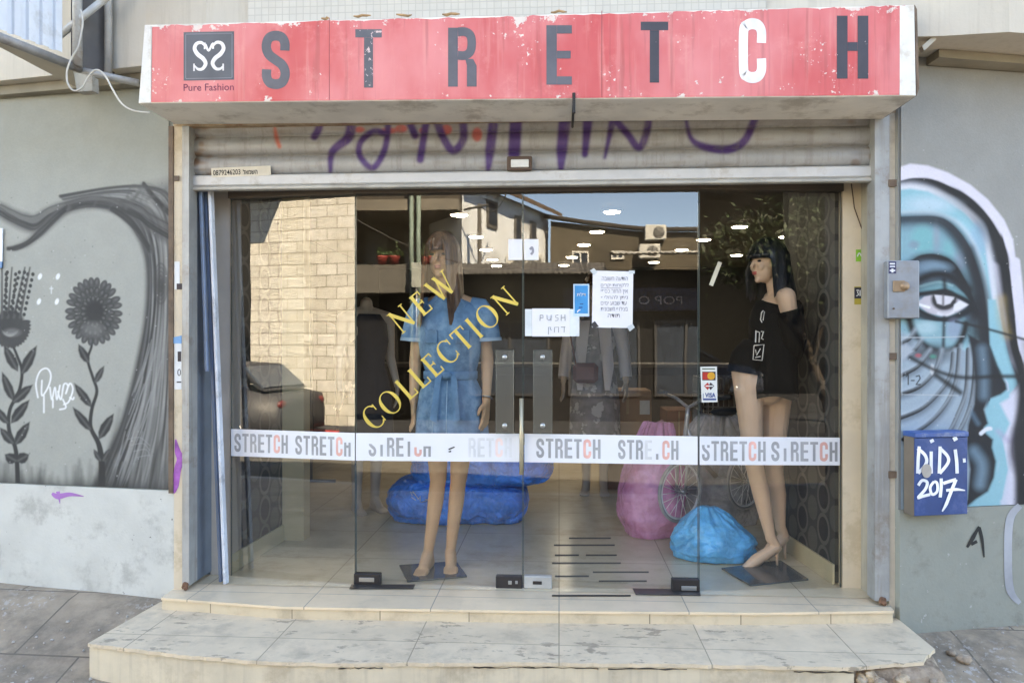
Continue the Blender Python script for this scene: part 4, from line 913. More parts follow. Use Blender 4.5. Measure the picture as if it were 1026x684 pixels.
# ------------------------------------------------------------------ glass front
gl_d = glassmat('door_glass', .078, (.94, .955, .95)); gl_l = glassmat('window_glass', .125, (.88, .9, .89)); gl_r = glassmat('right_window_glass', .045, (.95, .96, .955))
edge_m = mat('glass_edge', C(70, 84, 80), .3); chrome = mat('brushed_steel', C(190, 190, 188), .3, metal=.9, var=.05); dkmetal = mat('dark_anodised', C(60, 56, 56), .45, metal=.5); greyfit = mat('pale_fitting', C(196, 194, 190), .4, metal=.4)
band = mat('white_band_film', C(238, 238, 242), .5, var=.02)
gin = mat('band_grey', C(168, 168, 170), .6); gin2 = mat('band_ghost', C(222, 222, 224), .6); pink = mat('band_pink', C(244, 186, 174), .6); pink2 = mat('band_pink_ghost', C(246, 220, 214), .6); dsp = mat('band_dark_scrap', C(60, 60, 60), .6)
ZG = 2.06
def pane(parent, pl, a, b, z0, m):
    """sheet of glass with real edges"""
    d = (Vector((b[0], b[1], 0))-Vector((a[0], a[1], 0))).normalized(); p0 = Vector((a[0], a[1], 0))+d*.003; p1 = Vector((b[0], b[1], 0))-d*.003
    mb = MB(); mb.add([(p0.x, p0.y, z0), (p1.x, p1.y, z0), (p1.x, p1.y, ZG), (p0.x, p0.y, ZG)], [(0, 1, 2, 3)]); o = mb.build('pane', m, parent)
    e = MB()
    for q in (p0, p1): e.obox((q.x, q.y+.006, (z0+ZG)/2), (.0025, .01, ZG-z0))
    e.build('edge', edge_m, o); return o
def word(parent, pl, quad, letters, yb, yt, dam=None):
    """STRETCH in the band; letters: (char, x0, x1, material, cut)"""
    for ch, x0, x1, m, cut in letters:
        wl_ = .44 if ch == 'E' else .5
        def tp(p, x0=x0, x1=x1, wl_=wl_):
            x = x0+p[0]/wl_*(x1-x0); t = (x-quad[0])/(quad[1]-quad[0]); lo = quad[2]+(quad[3]-quad[2])*t; hi = quad[4]+(quad[5]-quad[4])*t
            return (x, lo+(hi-lo)*(yb+(yt-yb)*p[1]))
        decal('letter', m, parent, GL[ch], pl, .0026, tp, cut)
def stretch(x0, x1, mats=None, cuts=None, skip=''):
    out = []; s = 'STRETCH'; w = (x1-x0)/7.0
    for i, ch in enumerate(s):
        if str(i) in skip: continue
        m = (mats or {}).get(i, pink if ch == 'C' else gin); out.append((ch, x0+w*i+.4, x0+w*(i+1)-w*.14, m, (cuts or {}).get(i)))
    return out
def bandfilm(parent, pl, q):
    o = decal('decal_band', band, parent, [[[(q[0], q[2]), (q[1], q[3]), (q[1], q[5]), (q[0], q[4])]]], pl, .0018); return o
below = lambda y: (lambda p: y-p[1])
w1 = thing('shop_window', 'fixed left shop window pane, reflecting a sunlit stone wall', 'window', (-1.4, 3.79, 0))
P1 = pane(w1, PL, A_, B_, .004, gl_l); q = (231.5, 355.5, 456.5, 461.2, 429.5, 433.5); bd = bandfilm(P1, PL, q)
word(bd, PL, q, stretch(234.5, 289.5), .16, .84); word(bd, PL, q, stretch(295.5, 352.5, None, {6: below(.72)}), .14, .84)
dr1 = thing('glass_door', 'left glass door with gold NEW COLLECTION lettering across it', 'door', (-.62, 3.755, 0))
P2 = pane(dr1, PD, B_, S_, .02, gl_d); q = (356.5, 523, 461.2, 462.6, 433.6, 434.2); bd = bandfilm(P2, PD, q)
word(bd, PD, q, stretch(369, 433, None, {0: below(.66), 1: below(.62), 4: below(.8), 5: below(.5), 6: below(.55)}), .16, .84)
word(bd, PD, q, stretch(451, 514, {i: gin2 for i in range(5)} | {5: pink2, 6: gin2}, None, '01'), .16, .84)
decals('scrap', dsp, bd, [[[(449, 449.5), (455, 447), (456, 448), (450, 450.5)]], [[(449, 452), (452, 451), (452, 452.6), (450, 453)]]], PD, .0035)
dr2 = thing('glass_door', 'right glass door with a PUSH sheet and taped notice', 'door', (.26, 3.755, 0))
P3 = pane(dr2, PD, S_, D_, .02, gl_d); q = (525.5, 699, 462.8, 465.4, 434.2, 437); bd = bandfilm(P3, PD, q)
word(bd, PD, q, stretch(537, 603), .16, .84)
word(bd, PD, q, stretch(619, 681, {3: gin2}, {4: below(.3)}, ''), .16, .84)
w2 = thing('shop_window', 'fixed right shop window pane with a card payment sticker', 'window', (1.06, 3.8, 0))
P4 = pane(w2, PR, D_, E_, .004, gl_r); q = (701, 841.5, 465.4, 466, 437, 438.2); bd = bandfilm(P4, PR, q)
word(bd, PR, q, stretch(703, 768.5, None, {0: below(.8)}), .14, .84); word(bd, PR, q, stretch(772.5, 840.5, None, {1: below(.66)}), .14, .84)
# gold serif lettering
gold = mat('gold_film', C(226, 196, 92), .4, var=.08)
def serifline(s, x0, y0, x1, y1, h, parent, pl):
    L = math.hypot(x1-x0, y1-y0); ux, uy = (x1-x0)/L, (y1-y0)/L; tot = sum(SER[c][0] for c in s); gap = (L-tot*h)/(len(s)-1); t = 0
    for c in s:
        w, st_ = SER[c]
        decal('gold_letter', gold, parent, st_, pl, .0022, lambda p: (x0+ux*(t+p[0]*h)+uy*p[1]*h, y0+uy*(t+p[0]*h)-ux*p[1]*h)); t += w*h+gap
serifline('NEW', 402, 335, 459.5, 288, 23.5, P2, PD)
serifline('COLLECTION', 374, 433, 521.5, 303, 23, P2, PD)
# fittings: top rail, patch fittings, floor plates, push plates, pull bar
hd = thing('door_header', 'dark header rail along the top of the glass front', 'rail', (-.15, 3.78, 2.0))
mb = MB(); zh = onY(500, 193, 3.755).z
for a, b in ((A_, B_), (B_, D_), (D_, E_)):
    A = Vector((a[0], a[1], 0)); B = Vector((b[0], b[1], 0)); n_ = Vector(((B-A).y, -(B-A).x, 0)).normalized()
    MB().slab([A-n_*.03+dz*zh, B-n_*.03+dz*zh, B-n_*.03+dz*2.3, A-n_*.03+dz*2.3], n_*.055).build('header_rail', mat('dark_bronze_rail', C(84, 74, 66), .5, metal=.2, var=.1), hd)
def fit(parent, name, m, pl, x0, y0, x1, y1, off, th, bev=.004):
    a = pl.at(x0, y1, 0); b = pl.at(x1, y0, 0); c = (a+b)/2; L = (Vector((b.x, b.y, 0))-Vector((a.x, a.y, 0))).length
    M = Matrix.Rotation(math.atan2(pl.d.y, pl.d.x), 4, 'Z').to_3x3(); mb = MB(); mb.obox(c+pl.n*off, (L, th, b.z-a.z), M, bev); return mb.build(name, m, parent)
pf = fit(dr1, 'patch_fitting', dkmetal, PD, 355.5, 573.5, 382, 585, .004, .036); fit(pf, 'screw_cover', chrome, PD, 361, 577, 376, 581, .024, .004, .001)
pf = fit(dr1, 'patch_fitting', dkmetal, PD, 497, 576, 523.3, 588, .004, .036); fit(pf, 'lock', chrome, PD, 509.5, 580, 513, 583.5, .024, .004, .001); fit(pf, 'lock', chrome, PD, 516.5, 580, 519, 583, .024, .004, .001)
pf = fit(dr2, 'patch_fitting', greyfit, PD, 525.2, 576, 553, 588, .004, .036); fit(pf, 'lock', dkmetal, PD, 534, 580.5, 543, 583.5, .024, .004, .001)
pf = fit(dr2, 'patch_fitting', dkmetal, PD, 672.5, 579, 700.5, 593, .004, .036); fit(pf, 'screw_cover', chrome, PD, 682, 585.5, 697, 589.5, .024, .004, .001)
fpl = mat('floor_plate_steel', C(84, 82, 80), .4, metal=.5)
for par, q in ((dr1, ((352, 585.5), (416, 585.5), (414, 589.8), (350, 589.8))), (dr2, ((634, 589.5), (701, 590.5), (702, 596.5), (637, 595.5)))):
    mb = MB(); mb.slab([onZ(x, y, .003) for x, y in q], (0, 0, .003)); mb.build('floor_pivot_plate', fpl, par)
frost = glassmat('frosted_push_plate', .12, (.62, .70, .72), .25)
for par, x0, x1 in ((dr1, 497.5, 515.5), (dr2, 534.5, 553.5)):
    a = fit(par, 'push_plate', frost, PD, x0, 350, x1, 433, .05, .008, .002)
    for yy in (357.5, 425):
        c = PD.at((x0+x1)/2, yy, .0); mb = MB(); mb.tube([c, c+PD.n*.046], .006, 10); mb.tube([c+PD.n*.055, c+PD.n*.062], [.013, .011], 14); mb.build('standoff', chrome, a)
c0, c1 = PD.at(522.4, 399, .03), PD.at(522.6, 475, .03); c1.x = c0.x
mb = MB(); mb.tube([c0, c1], .0105, 12)
for t in (.12, .88): c = c0.lerp(c1, t); mb.tube([c, c-PD.n*.03], .006, 8)
mb.build('pull_bar', mat('worn_pull_bar', C(196, 184, 158), .35, metal=.5), dr1)

# ------------------------------------------------------------------ sheets taped to the glass
paper = mat('white_paper', C(240, 238, 242), .7, var=.02); faint = mat('faded_ink', C(164, 162, 172), .8); tape = mat('clear_tape', C(220, 226, 228), .4); pen = mat('grey_pen', C(150, 152, 152), .8)
def sheet(name, label, cat, pl, polys, m, off):
    rt_ = thing(name, label, cat, pl.at(polys[0][0][0], polys[0][0][1], off)); o = decal('sheet', m, rt_, [[p] for p in polys], pl, off); return rt_
n1 = sheet('paper_notice', 'white paper notice in faded Hebrew taped on the glass door', 'notice', PD, [[(594, 271), (634.5, 272), (633.8, 328.5), (593, 328)]], paper, .002)
for q in ([(591, 271), (595, 268.6), (599, 272.5), (595, 275.5)], [(630, 271), (636, 271), (636, 274), (630, 274.5)], [(628, 327), (634, 324.5), (636, 328), (631, 332)]): decal('tape', tape, n1, [[q]], PD, .0028)
decal('tape', mat('dark_tape', C(60, 58, 60), .6), n1, [[[(592, 325), (596, 321.5), (600, 327), (595, 329)]]], PD, .003)
for t, x0, x1, y in (('הודעה חשובה', 603, 629, 281), ('ללקוחות יקרים', 602, 630, 287.2), ('אין החזר כספי', 602, 629, 293.4), ('ניתן להחליף', 602, 629, 299.4), ('עד שבוע ימים', 602, 628, 305.4), ('בצירוף חשבונית', 602, 629, 311.4), ('תודה', 609, 621, 318)):
    textdecal('text_line', faint, n1, t, PD, .0032, x0, y, x1, 3.6, 0, .004)
decal('underline', faint, n1, [ribbon([(602, 288.4), (622, 288.6)], .25, smooth=False)], PD, .0035)
n2 = sheet('push_sign', 'white paper with handwritten PUSH taped at the door edge', 'notice', PD, [[(533, 309), (571, 309), (571, 337), (533, 337)]], paper, .003)
decals('tape', tape, n2, [rect(526, 309.6, 532.9, 336.6), rect(571.1, 309.6, 580.5, 336.8)], PD, .002)
for st_ in ([[(541, 321.4), (541.3, 315.5)], [(541, 315.6), (544, 315.8), (544.2, 318.2), (541.4, 318.6)]], [[(548, 315.6), (548.2, 319.6), (550, 320.8), (552, 319.4)], [(552.2, 315.4), (552, 321.4)]], [[(559.4, 315.4), (556.6, 316), (556.8, 318), (559.4, 318.8), (559, 320.8), (556.2, 321.2)]], [[(562.4, 315.2), (562.2, 321.4)], [(566, 315), (566.2, 321.4)], [(562.4, 318.2), (566, 318)]], [[(562, 327.6), (566.4, 327.4)], [(565.4, 327.6), (565.2, 333)]], [[(555.4, 333), (555.6, 327.8), (559.6, 327.6), (559.6, 333)]], [[(552.6, 330.6), (551.4, 329.6), (551.8, 327.8), (549.6, 327.6), (549.4, 335)]]):
    decal('handwritten_letter', pen, n2, [ribbon(q, .38, 4, False) for q in st_], PD, .0045)
n3 = sheet('blue_sticker', 'small blue rectangular sticker on the right glass door', 'sticker', PD, [[(574.4, 284.5), (590.4, 284.5), (590.4, 317), (574.4, 317)]], mat('pale_sticker_rim', C(190, 214, 234), .5), .0034)
decal('blue_panel', mat('sticker_blue', C(30, 140, 200), .4), n3, [rect(575.8, 286, 589, 314)], PD, .0042)
textdecal('sticker_text', paper, n3, 'דלת', PD, .005, 578, 296.4, 587, 3.2, 0, .01); decal('sticker_line', mat('sticker_navy', C(20, 60, 120), .5), n3, [rect(581, 304, 584.5, 304.8), rect(580, 307.4, 583.6, 308.4)], PD, .005)
decal('sticker_mark', paper, n3, [ribbon([(578.5, 313), (579.5, 311), (581.5, 310.4)], .5)], PD, .005)
for lab, q, cat in (('blank white card on the left glass door near its edge', (509.4, 239.6, 523.4, 260.4), 'card'), ('white card with a dark smudge on the right glass door', (525.2, 239.6, 539.6, 260.4), 'card')):
    k = sheet('white_card', lab, cat, PD, [[(q[0], q[1]), (q[2], q[1]), (q[2], q[3]), (q[0], q[3])]], paper, .002)
    if q[0] > 520: decal('smudge', faint, k, [ribbon([(531, 250), (533, 248), (534, 252), (532, 255)], 1.2)], PD, .003)
cs = sheet('payment_sticker', 'payment card sticker with a VISA panel on the right window', 'sticker', PR, [[(701.6, 367.3), (718.3, 367), (718.9, 402.6), (703, 403)]], mat('sticker_white', C(228, 228, 222), .5, var=.05), .002)
rdm = mat('card_red', C(196, 50, 40), .5); ylm = mat('card_yellow', C(234, 168, 50), .5); blm = mat('card_blue', C(40, 70, 140), .5); bkm = mat('card_black', C(50, 30, 36), .5)
decal('card_strip', mat('card_green_text', C(90, 110, 96), .6), cs, [rect(703.4, 368.8, 716.4, 370)], PR, .003)
decal('card_panel', bkm, cs, [rect(703.6, 372.2, 717, 380.8)], PR, .003); decal('card_circle', rdm, cs, [rect(704, 372.8, 710, 380.2)], PR, .0035); decal('card_circle', ylm, cs, [ellring(712.6, 376.5, 3.9, 3.9, 0, 360, 3.9, 3.8)], PR, .004)
decals('card_arrows', rdm, cs, [[[(705.5, 386.5), (709, 383), (710.4, 385), (710.4, 388.5), (709, 390.6)]]], PR, .003); decal('card_arrows', bkm, cs, [[[(715.6, 386.5), (712, 383), (710.6, 385), (710.6, 388.5), (712, 390.6)]]], PR, .003); decal('card_arrows', mat('card_white', C(236, 236, 232), .5), cs, [rect(707, 386, 714.5, 387.2)], PR, .0036)
textdecal('card_text', blm, cs, 'VISA', PR, .003, 706.4, 397.8, 717, 4.4, 0, .03); decal('card_strip', blm, cs, [rect(704.4, 399, 717.6, 400.8), rect(704.4, 394, 704.9, 398.8)], PR, .0032)
tp_ = thing('tape_scrap', 'old strip of pale tape stuck on the right window', 'tape', PR.at(716, 287, .002)); decal('strip', mat('old_tape', C(206, 196, 172), .6), tp_, [ribbon([(712.4, 286), (721.5, 262.5)], 2.1, smooth=False)], PR, .002)

# ================================================================== INSIDE THE SHOP
def wallpaper():
    m, nt, p, pos, ob = base('oval_chain_wallpaper')
    sx = nt.nodes.new('ShaderNodeSeparateXYZ'); nt.links.new(pos, sx.inputs[0])
    def ovals(du, dv):
        u = mth(nt, 'SUBTRACT', mth(nt, 'FRACT', mth(nt, 'ADD', mth(nt, 'DIVIDE', sx.outputs['Y'], .26), du)), .5)
        v = mth(nt, 'SUBTRACT', mth(nt, 'FRACT', mth(nt, 'ADD', mth(nt, 'DIVIDE', sx.outputs['Z'], .17), dv)), .5)
        return mth(nt, 'SQRT', mth(nt, 'ADD', mth(nt, 'POWER', mth(nt, 'DIVIDE', u, .26), 2.0), mth(nt, 'POWER', mth(nt, 'DIVIDE', v, .46), 2.0)))
    a, b = ovals(0, 0), ovals(.5, .5)
    dark, line, lite = C(34, 33, 33), C(98, 96, 91), C(86, 85, 80)
    c = mixc(nt, ramp(nt, a, 1.12, 1.06), C(56, 55, 54), line); c = mixc(nt, ramp(nt, a, .84, .78), c, dark)
    c = mixc(nt, ramp(nt, b, .9, .84), c, lite)
    nt.links.new(c, p.inputs['Base Color']); p.inputs['Roughness'].default_value = .45; MATS['oval_chain_wallpaper'] = m; return m
wpm = wallpaper()
basem = mat('cream_baseboard', C(214, 200, 166), .5, var=.06)
def disp_wall(label, a, b, thick, loc):
    t = thing('display_wall', label, 'wall', loc)
    A = Vector((a[0], a[1], 0)); B = Vector((b[0], b[1], 0)); n_ = Vector(((B-A).y, -(B-A).x, 0)).normalized()*thick
    MB().slab([A+dz*.012, B+dz*.012, B+dz*2.5, A+dz*2.5], n_).build('papered_panel', wpm, t)
    q = -n_.normalized()*.012
    MB().slab([A+dz*.004+q, B+dz*.004+q, B+dz*.105+q, A+dz*.105+q], -q*.9).build('baseboard', basem, t); return t, A, B, n_
aL, bL = onZ(232, 576, 0), onZ(286, 542, 0); aR, bR = onZ(843, 583, 0), onZ(790, 553, 0)
tL, A0, B0, n0 = disp_wall('black oval patterned display wall at the left window', (aL.x-.015, 3.87), (bL.x-.02, bL.y), -.06, (aL.x, 4.2, 0))
tR, A1, B1, n1_ = disp_wall('black oval patterned display wall behind the dark haired mannequin', (1.415, 3.9), (bR.x+.0, bR.y), .06, (1.4, 4.2, 0))
c_ = onZ(293, 541, 0)
MB().box((bL.x-.06, bL.y+.003, .004), (bL.x+.115, bL.y+.12, 2.5)).build('end_post', mat('end_post_cream', C(206, 188, 150), .6, var=.06), tL)
MB().box((bR.x-.0, bR.y+.003, .004), (bR.x+.07, bR.y+.1, 2.5)).build('end_post', mat('end_post_dark', C(60, 58, 58), .6), tR)

# ceiling downlights (lit)
lampm = emit('lit_downlight', (1, .96, .9), 6.5); rim = mat('white_lamp_rim', C(226, 224, 218), .5)
LP = [(613, 212), (598, 232), (585, 245), (573, 257.5), (565, 265.5), (655, 262.5), (705, 240), (683, 250), (741, 227), (788, 237), (738, 255.5), (638, 272), (460, 215), (477, 237), (487, 250), (493.5, 260), (497.5, 266), (620, 277)]
ORD = ('nearest the doors', 'second from the doors', 'third from the doors', 'fourth from the doors', 'fifth from the doors', 'farthest from the doors')
LNAME = {}
for row, ids in (('middle', (0, 1, 2, 3, 4)), ('right', (8, 6, 7, 5, 11, 17)), ('far right', (9, 10)), ('left', (12, 13, 14, 15, 16))):
    for k, q in enumerate(ids): LNAME[q] = 'lit ceiling downlight, %s in the %s row' % (ORD[k], row)
for i, (px, py) in enumerate(LP):
    c = onZ(px, py, 2.54)
    if i == 0:
        lamp0 = thing('ceiling_downlight', LNAME[0], 'ceiling light', tuple(c), 'lit downlights in rows on the shop ceiling')
        MB().tube([c+dz*.012, c-dz*.006], [.105, .098], 24).build('rim', rim, lamp0); MB().tube([c-dz*.0061, c-dz*.012], [.085, .075], 24).build('diffuser', lampm, lamp0)
    else: copy_tree(lamp0, tuple(c), LNAME[i])

# ------------------------------------------------------------------ mannequins
skin1 = mat('mannequin_tan', C(206, 164, 128), .55, var=.06, scale=3, spec=.3); skin2 = mat('mannequin_pale', C(228, 190, 160), .55, var=.05, scale=3, spec=.3); skin3 = mat('mannequin_cream', C(206, 186, 166), .5, var=.05)
def hand(mb, w, d, side, s=1.0, curl=.35):
    """relaxed hand hanging along d; side = direction towards the thumb"""
    d = Vector(d).normalized(); t = Vector(side); t = (t-d*t.dot(d)).normalized(); pn = d.cross(t).normalized()
    w = Vector(w)
    for k, o in enumerate((-.028, -.009, .010, .028)):
        mb.cap(w+t*o*.6*s, .016*s, w+d*.085*s+t*o*s, .0115*s, 8)
    for k, (o, L) in enumerate(((-.031, .062), (-.011, .076), (.010, .082), (.030, .074))):
        a = w+d*.085*s+t*o*s; dd = (d+pn*curl*.4+t*o*3).normalized(); b = a+dd*L*.5*s; e = b+(dd+pn*curl).normalized()*L*.5*s
        mb.cap(a, .0105*s, b, .0095*s, 8); mb.cap(b, .0095*s, e, .0075*s, 8)
    a = w+d*.02*s+t*.028*s; b = a+(d*.6+t*.75+pn*.2).normalized()*.036*s; e = b+(d+t*.25+pn*.2).normalized()*.034*s
    mb.cap(a, .014*s, b, .0115*s, 8); mb.cap(b, .0115*s, e, .0085*s, 8)
def foot(mb, ank, toe, heel, s=1.0):
    ank, toe, heel = Vector(ank), Vector(toe), Vector(heel)
    mb.cap(ank, .034*s, ank.lerp(heel, .75), .030*s); mb.cap(ank.lerp(heel, .75), .030*s, heel.lerp(toe, .6)+dz*.016, .032*s); mb.cap(ank+(toe-heel)*.08, .032*s, heel.lerp(toe, .62)+dz*.02, .030*s)
    d = (toe-heel).normalized(); sd = d.cross(dz).normalized(); ball = heel.lerp(toe, .68)
    for k, o in enumerate((-.03, -.016, -.002, .012, .026)):
        mb.cap(ball+sd*o*.9+dz*.016, .017*s, toe+sd*o-d*abs(o-.0)*.5+dz*.008, (.010+.002*(k == 0))*s, 8)
def head(mb, c, f, s=1.0):
    c = Vector(c); f = Vector(f).normalized(); sd = f.cross(dz).normalized()
    M = Matrix((sd, f, dz)).transposed()
    mb.ell(c+dz*.02*s, (.073*s, .092*s, .100*s), M); mb.ell(c+f*.022*s-dz*.045*s, (.058*s, .066*s, .072*s), M); mb.ell(c+f*.062*s-dz*.100*s, (.022*s, .022*s, .018*s), M, 10, 8)
    mb.cap(c+f*.088*s+dz*.012*s, .008*s, c+f*.107*s-dz*.026*s, .0115*s, 8)
    for q in (-1, 1):
        mb.ell(c+f*.070*s+sd*q*.033*s-dz*.03*s, (.020*s, .018*s, .022*s), M, 10, 8); mb.ell(c+sd*q*.071*s-f*.005*s-dz*.005*s, (.010*s, .020*s, .031*s), M, 8, 8)
        mb.cap(c+f*.085*s+sd*q*.012*s+dz*.028*s, .006*s, c+f*.072*s+sd*q*.045*s+dz*.027*s, .006*s, 8)
    mb.ell(c+f*.085*s-dz*.058*s, (.022*s, .010*s, .0055*s), M, 10, 6); mb.ell(c+f*.083*s-dz*.068*s, (.019*s, .010*s, .007*s), M, 10, 6)
    return M, sd, f
def faceparts(root, c, f, s, eyem, lipm):
    c = Vector(c); f = Vector(f).normalized(); sd = f.cross(dz).normalized(); M = Matrix((sd, f, dz)).transposed()
    for q in (-1, 1):
        mb = MB(); mb.ell(c+f*.079*s+sd*q*.031*s+dz*.004*s, (.016*s, .008*s, .0065*s), M, 12, 8); mb.build('eye', eyem, root)
        mb = MB(); mb.tube([c+f*(.088-.020*t)*s+sd*q*(.014+.034*t)*s+dz*(.028+.006*math.sin(3*t))*s for t in (0, .33, .66, 1)], [.002, .003, .003, .001], 6); mb.build('eyebrow', eyem, root)
    mb = MB(); mb.ell(c+f*.088*s-dz*.0585*s, (.021*s, .010*s, .006*s), M, 12, 8); mb.ell(c+f*.086*s-dz*.067*s, (.018*s, .010*s, .0065*s), M, 12, 8); mb.build('lips', lipm, root)
def hair(root, m, c, f, s, drop, front_deg, bang_z, flare=.02, wave=0, bang=True):
    """hair as a hanging shell: drop(phi) gives the lower end per direction (phi 0 = front)"""
    c = Vector(c); f = Vector(f).normalized(); sd = f.cross(dz).normalized(); rg = random.Random(4); mb = MB(); N = 72; rows = 22; vs_ = []
    for j in range(rows+1):
        t = j/rows
        for k in range(N):
            ph = 2*math.pi*k/N; a = abs(((math.degrees(ph)+180) % 360)-180)
            end = bang_z if a < front_deg else drop
            if front_deg <= a < front_deg+8: end = bang_z+(drop-bang_z)*(a-front_deg)/8
            if a >= front_deg: end += .02*math.sin(k*3.1)+.012*math.sin(k*7.7)
            top = .128*s; r0x, r0y = .088*s, .112*s
            if t < .42:
                q = t/.42*math.pi/2; rr = math.sin(q); z = top*math.cos(q)+.012*(1-math.cos(q))
            else:
                q = (t-.42)/.58; rr = 1+q*flare/.09*(0 if a < front_deg else 1)-(.05*q if a < front_deg else 0); z = .012+(end-.012)*q
            if a < front_deg and t < .42 and bang_z > .03: z = max(z, bang_z)
            w_ = 1+.030*math.sin(k*5.3+t*3)*min(1, t*2)+(wave*math.sin(t*14+k*.5) if t > .45 else 0)
            vs_.append(c+sd*(math.sin(ph)*r0x*rr*w_)+f*(math.cos(ph)*r0y*rr*w_-.006)+dz*z)
    fs = [(j*N+k, j*N+(k+1) % N, (j+1)*N+(k+1) % N, (j+1)*N+k) for j in range(rows) for k in range(N)]
    mb.add(vs_, fs, True); return mb.build('hair', m, root)
def hairmat(name, c1, c2):
    m, nt, p, pos, ob = base(name)
    n = noise(nt, pos, 14, 5, .6, (9, 9, .5)); nt.links.new(mixc(nt, ramp(nt, n, .3, .7), c1, c2), p.inputs['Base Color']); p.inputs['Roughness'].default_value = .35
    b = nt.nodes.new('ShaderNodeBump'); b.inputs['Strength'].default_value = .6; b.inputs['Distance'].default_value = .004; nt.links.new(n, b.inputs['Height']); nt.links.new(b.outputs[0], p.inputs['Normal']); MATS[name] = m; return m
def loft(secs, n=48, fold=None, M=None):
    """secs: (center, rx, ry); fold(i, angle) radial factor"""
    rr = []
    for i, (c, rx, ry) in enumerate(secs):
        c = Vector(c); rr.append([c+(M @ Vector((rx*math.cos(a)*(1+(fold(i, a) if fold else 0)), ry*math.sin(a)*(1+(fold(i, a) if fold else 0)), 0)) if M else Vector((rx*math.cos(a)*(1+(fold(i, a) if fold else 0)), ry*math.sin(a)*(1+(fold(i, a) if fold else 0)), 0))) for a in [2*math.pi*k/n for k in range(n)]])
    return rr
def sleeve(mb, pts, rs, n=20, wob=.05, seed=1):
    rg = random.Random(seed); mb.tube(pts, [r_*(1+rg.uniform(-wob, wob)) for r_ in rs], n, False)
denim = mat('light_denim', C(104, 146, 180), .9, var=.22, scale=14, bump=.6, bscale=220, dirt=(C(150, 184, 206), .5, 7)); denim2 = mat('denim_seam', C(166, 194, 214), .85); denimd = mat('denim_belt', C(104, 144, 176), .9, var=.2, scale=14)

# the front mannequin in a denim dress
fpos = onZ(440, 573, 0)
m1 = thing('mannequin', 'long haired mannequin in a belted blue denim shirt dress behind the left door', 'mannequin', tuple(fpos))
O = fpos+Vector((.055, .05, 0))
def P_(x, y, z): return O+Vector((x, y, z))
b = MB()
HC = P_(-.045, -.01, 1.715); M_, sd_, f_ = head(b, HC, (-.12, -1, 0), 1.02)
b.cap(P_(-.03, .01, 1.47), .052, P_(-.04, .0, 1.66), .048); b.ell(P_(0, 0, 1.32), (.15, .10, .17)); b.ell(P_(0, .0, 1.1), (.115, .085, .16)); b.ell(P_(0, .01, .93), (.16, .11, .14))
for q in (-1, 1):
    b.cap(P_(q*.05, .0, 1.47), .045, P_(q*.152, .0, 1.425), .05); b.ell(P_(q*.07, -.065, 1.31), (.055, .045, .055))
    sh, el, wr_ = P_(q*.16, .005, 1.42), P_(q*.20, .03, 1.14), P_(q*.20, -.03, .925)
    b.cap(sh, .047, el, .036); b.cap(el, .036, wr_, .023); hand(b, wr_, (q*-.05, -.12, -1), (-q*.35, -1, 0))
for q, kn, an, toe in ((-1, (-.065, -.02, .5), (-.125, .0, .085), (-.150, -.155, .0)), (1, (.045, -.01, .5), (-.008, .04, .085), (.012, -.115, .0))):
    hp = P_(q*.08, .0, .88); kn = P_(*kn); an = P_(*an); b.cap(hp, .078, kn, .046, 16); ca = kn.lerp(an, .3)+Vector((0, .016, 0)); b.cap(kn, .044, ca, .044); b.cap(ca, .044, an, .027)
    foot(b, an, P_(*toe), Vector((an.x+.006, an.y+.045, .012)), .95)
solid(b, 'body', skin1, m1, .0055, 5)
faceparts(m1, HC, f_, 1.02, mat('painted_eye', C(60, 46, 40), .5), mat('painted_lips', C(186, 110, 100), .5))
hair(m1, hairmat('brown_hair', C(84, 58, 44), C(140, 102, 76)), HC+dz*.005, f_, 1.08, -.38, 24, .085, .035, .02)
secs = [(P_(0, 0, .70), .192, .155), (P_(0, 0, .78), .190, .15), (P_(0, 0, .88), .186, .142), (P_(0, 0, .97), .174, .13), (P_(0, 0, 1.04), .142, .108), (P_(0, 0, 1.07), .132, .102), (P_(0, 0, 1.10), .142, .11), (P_(0, -.005, 1.18), .162, .128), (P_(0, -.008, 1.28), .176, .142), (P_(0, -.004, 1.36), .182, .128), (P_(0, 0, 1.42), .186, .105), (P_(0, 0, 1.455), .15, .09), (P_(-.01, 0, 1.485), .085, .075)]
def fold(i, a): return (.06*max(0, 5-i)/5*math.sin(9*a+i*.15)+.04*max(0, 5-i)/5*math.sin(5*a+1))+.022*math.sin(7*a+i*1.3)+.014*math.sin(13*a+i*2.1)
db = MB(); db.rings(loft(secs, 96, fold), False)
dress = db.build('dress', denim, m1)
for q in (-1, 1):
    s_ = MB(); sleeve(s_, [P_(q*.11, 0, 1.44), P_(q*.155, .0, 1.43), P_(q*.18, .005, 1.385), P_(q*.195, .01, 1.32), P_(q*.202, .015, 1.255)], [.055, .066, .070, .072, .076], 24, .03, q+3); s_.build('sleeve', denim, dress)
    cu = MB(); cu.tube([P_(q*.2015, .015, 1.27), P_(q*.2025, .015, 1.252)], [.0775, .0785], 24, False); cu.build('cuff', denim2, dress)
    co = MB(); co.slab([P_(q*.012-.01, -.095, 1.40), P_(q*.075-.01, -.100, 1.38), P_(q*.105-.01, -.075, 1.45), P_(q*.06-.01, -.055, 1.50), P_(q*.03-.01, -.07, 1.47)], (0, -.006, 0)); co.build('collar', denimd, dress)
    pk = MB(); pk.obox(P_(q*.085, -.135, 1.275), (.075, .01, .07), Matrix.Rotation(q*.35, 3, 'Z'), .003); pk.build('pocket', denimd, dress)
bl_ = MB(); bl_.rings(loft([(P_(0, 0, 1.045), .146, .112), (P_(0, 0, 1.05), .149, .116), (P_(0, 0, 1.085), .149, .117), (P_(0, 0, 1.09), .146, .112)], 48), False); blt = bl_.build('belt', denimd, dress)
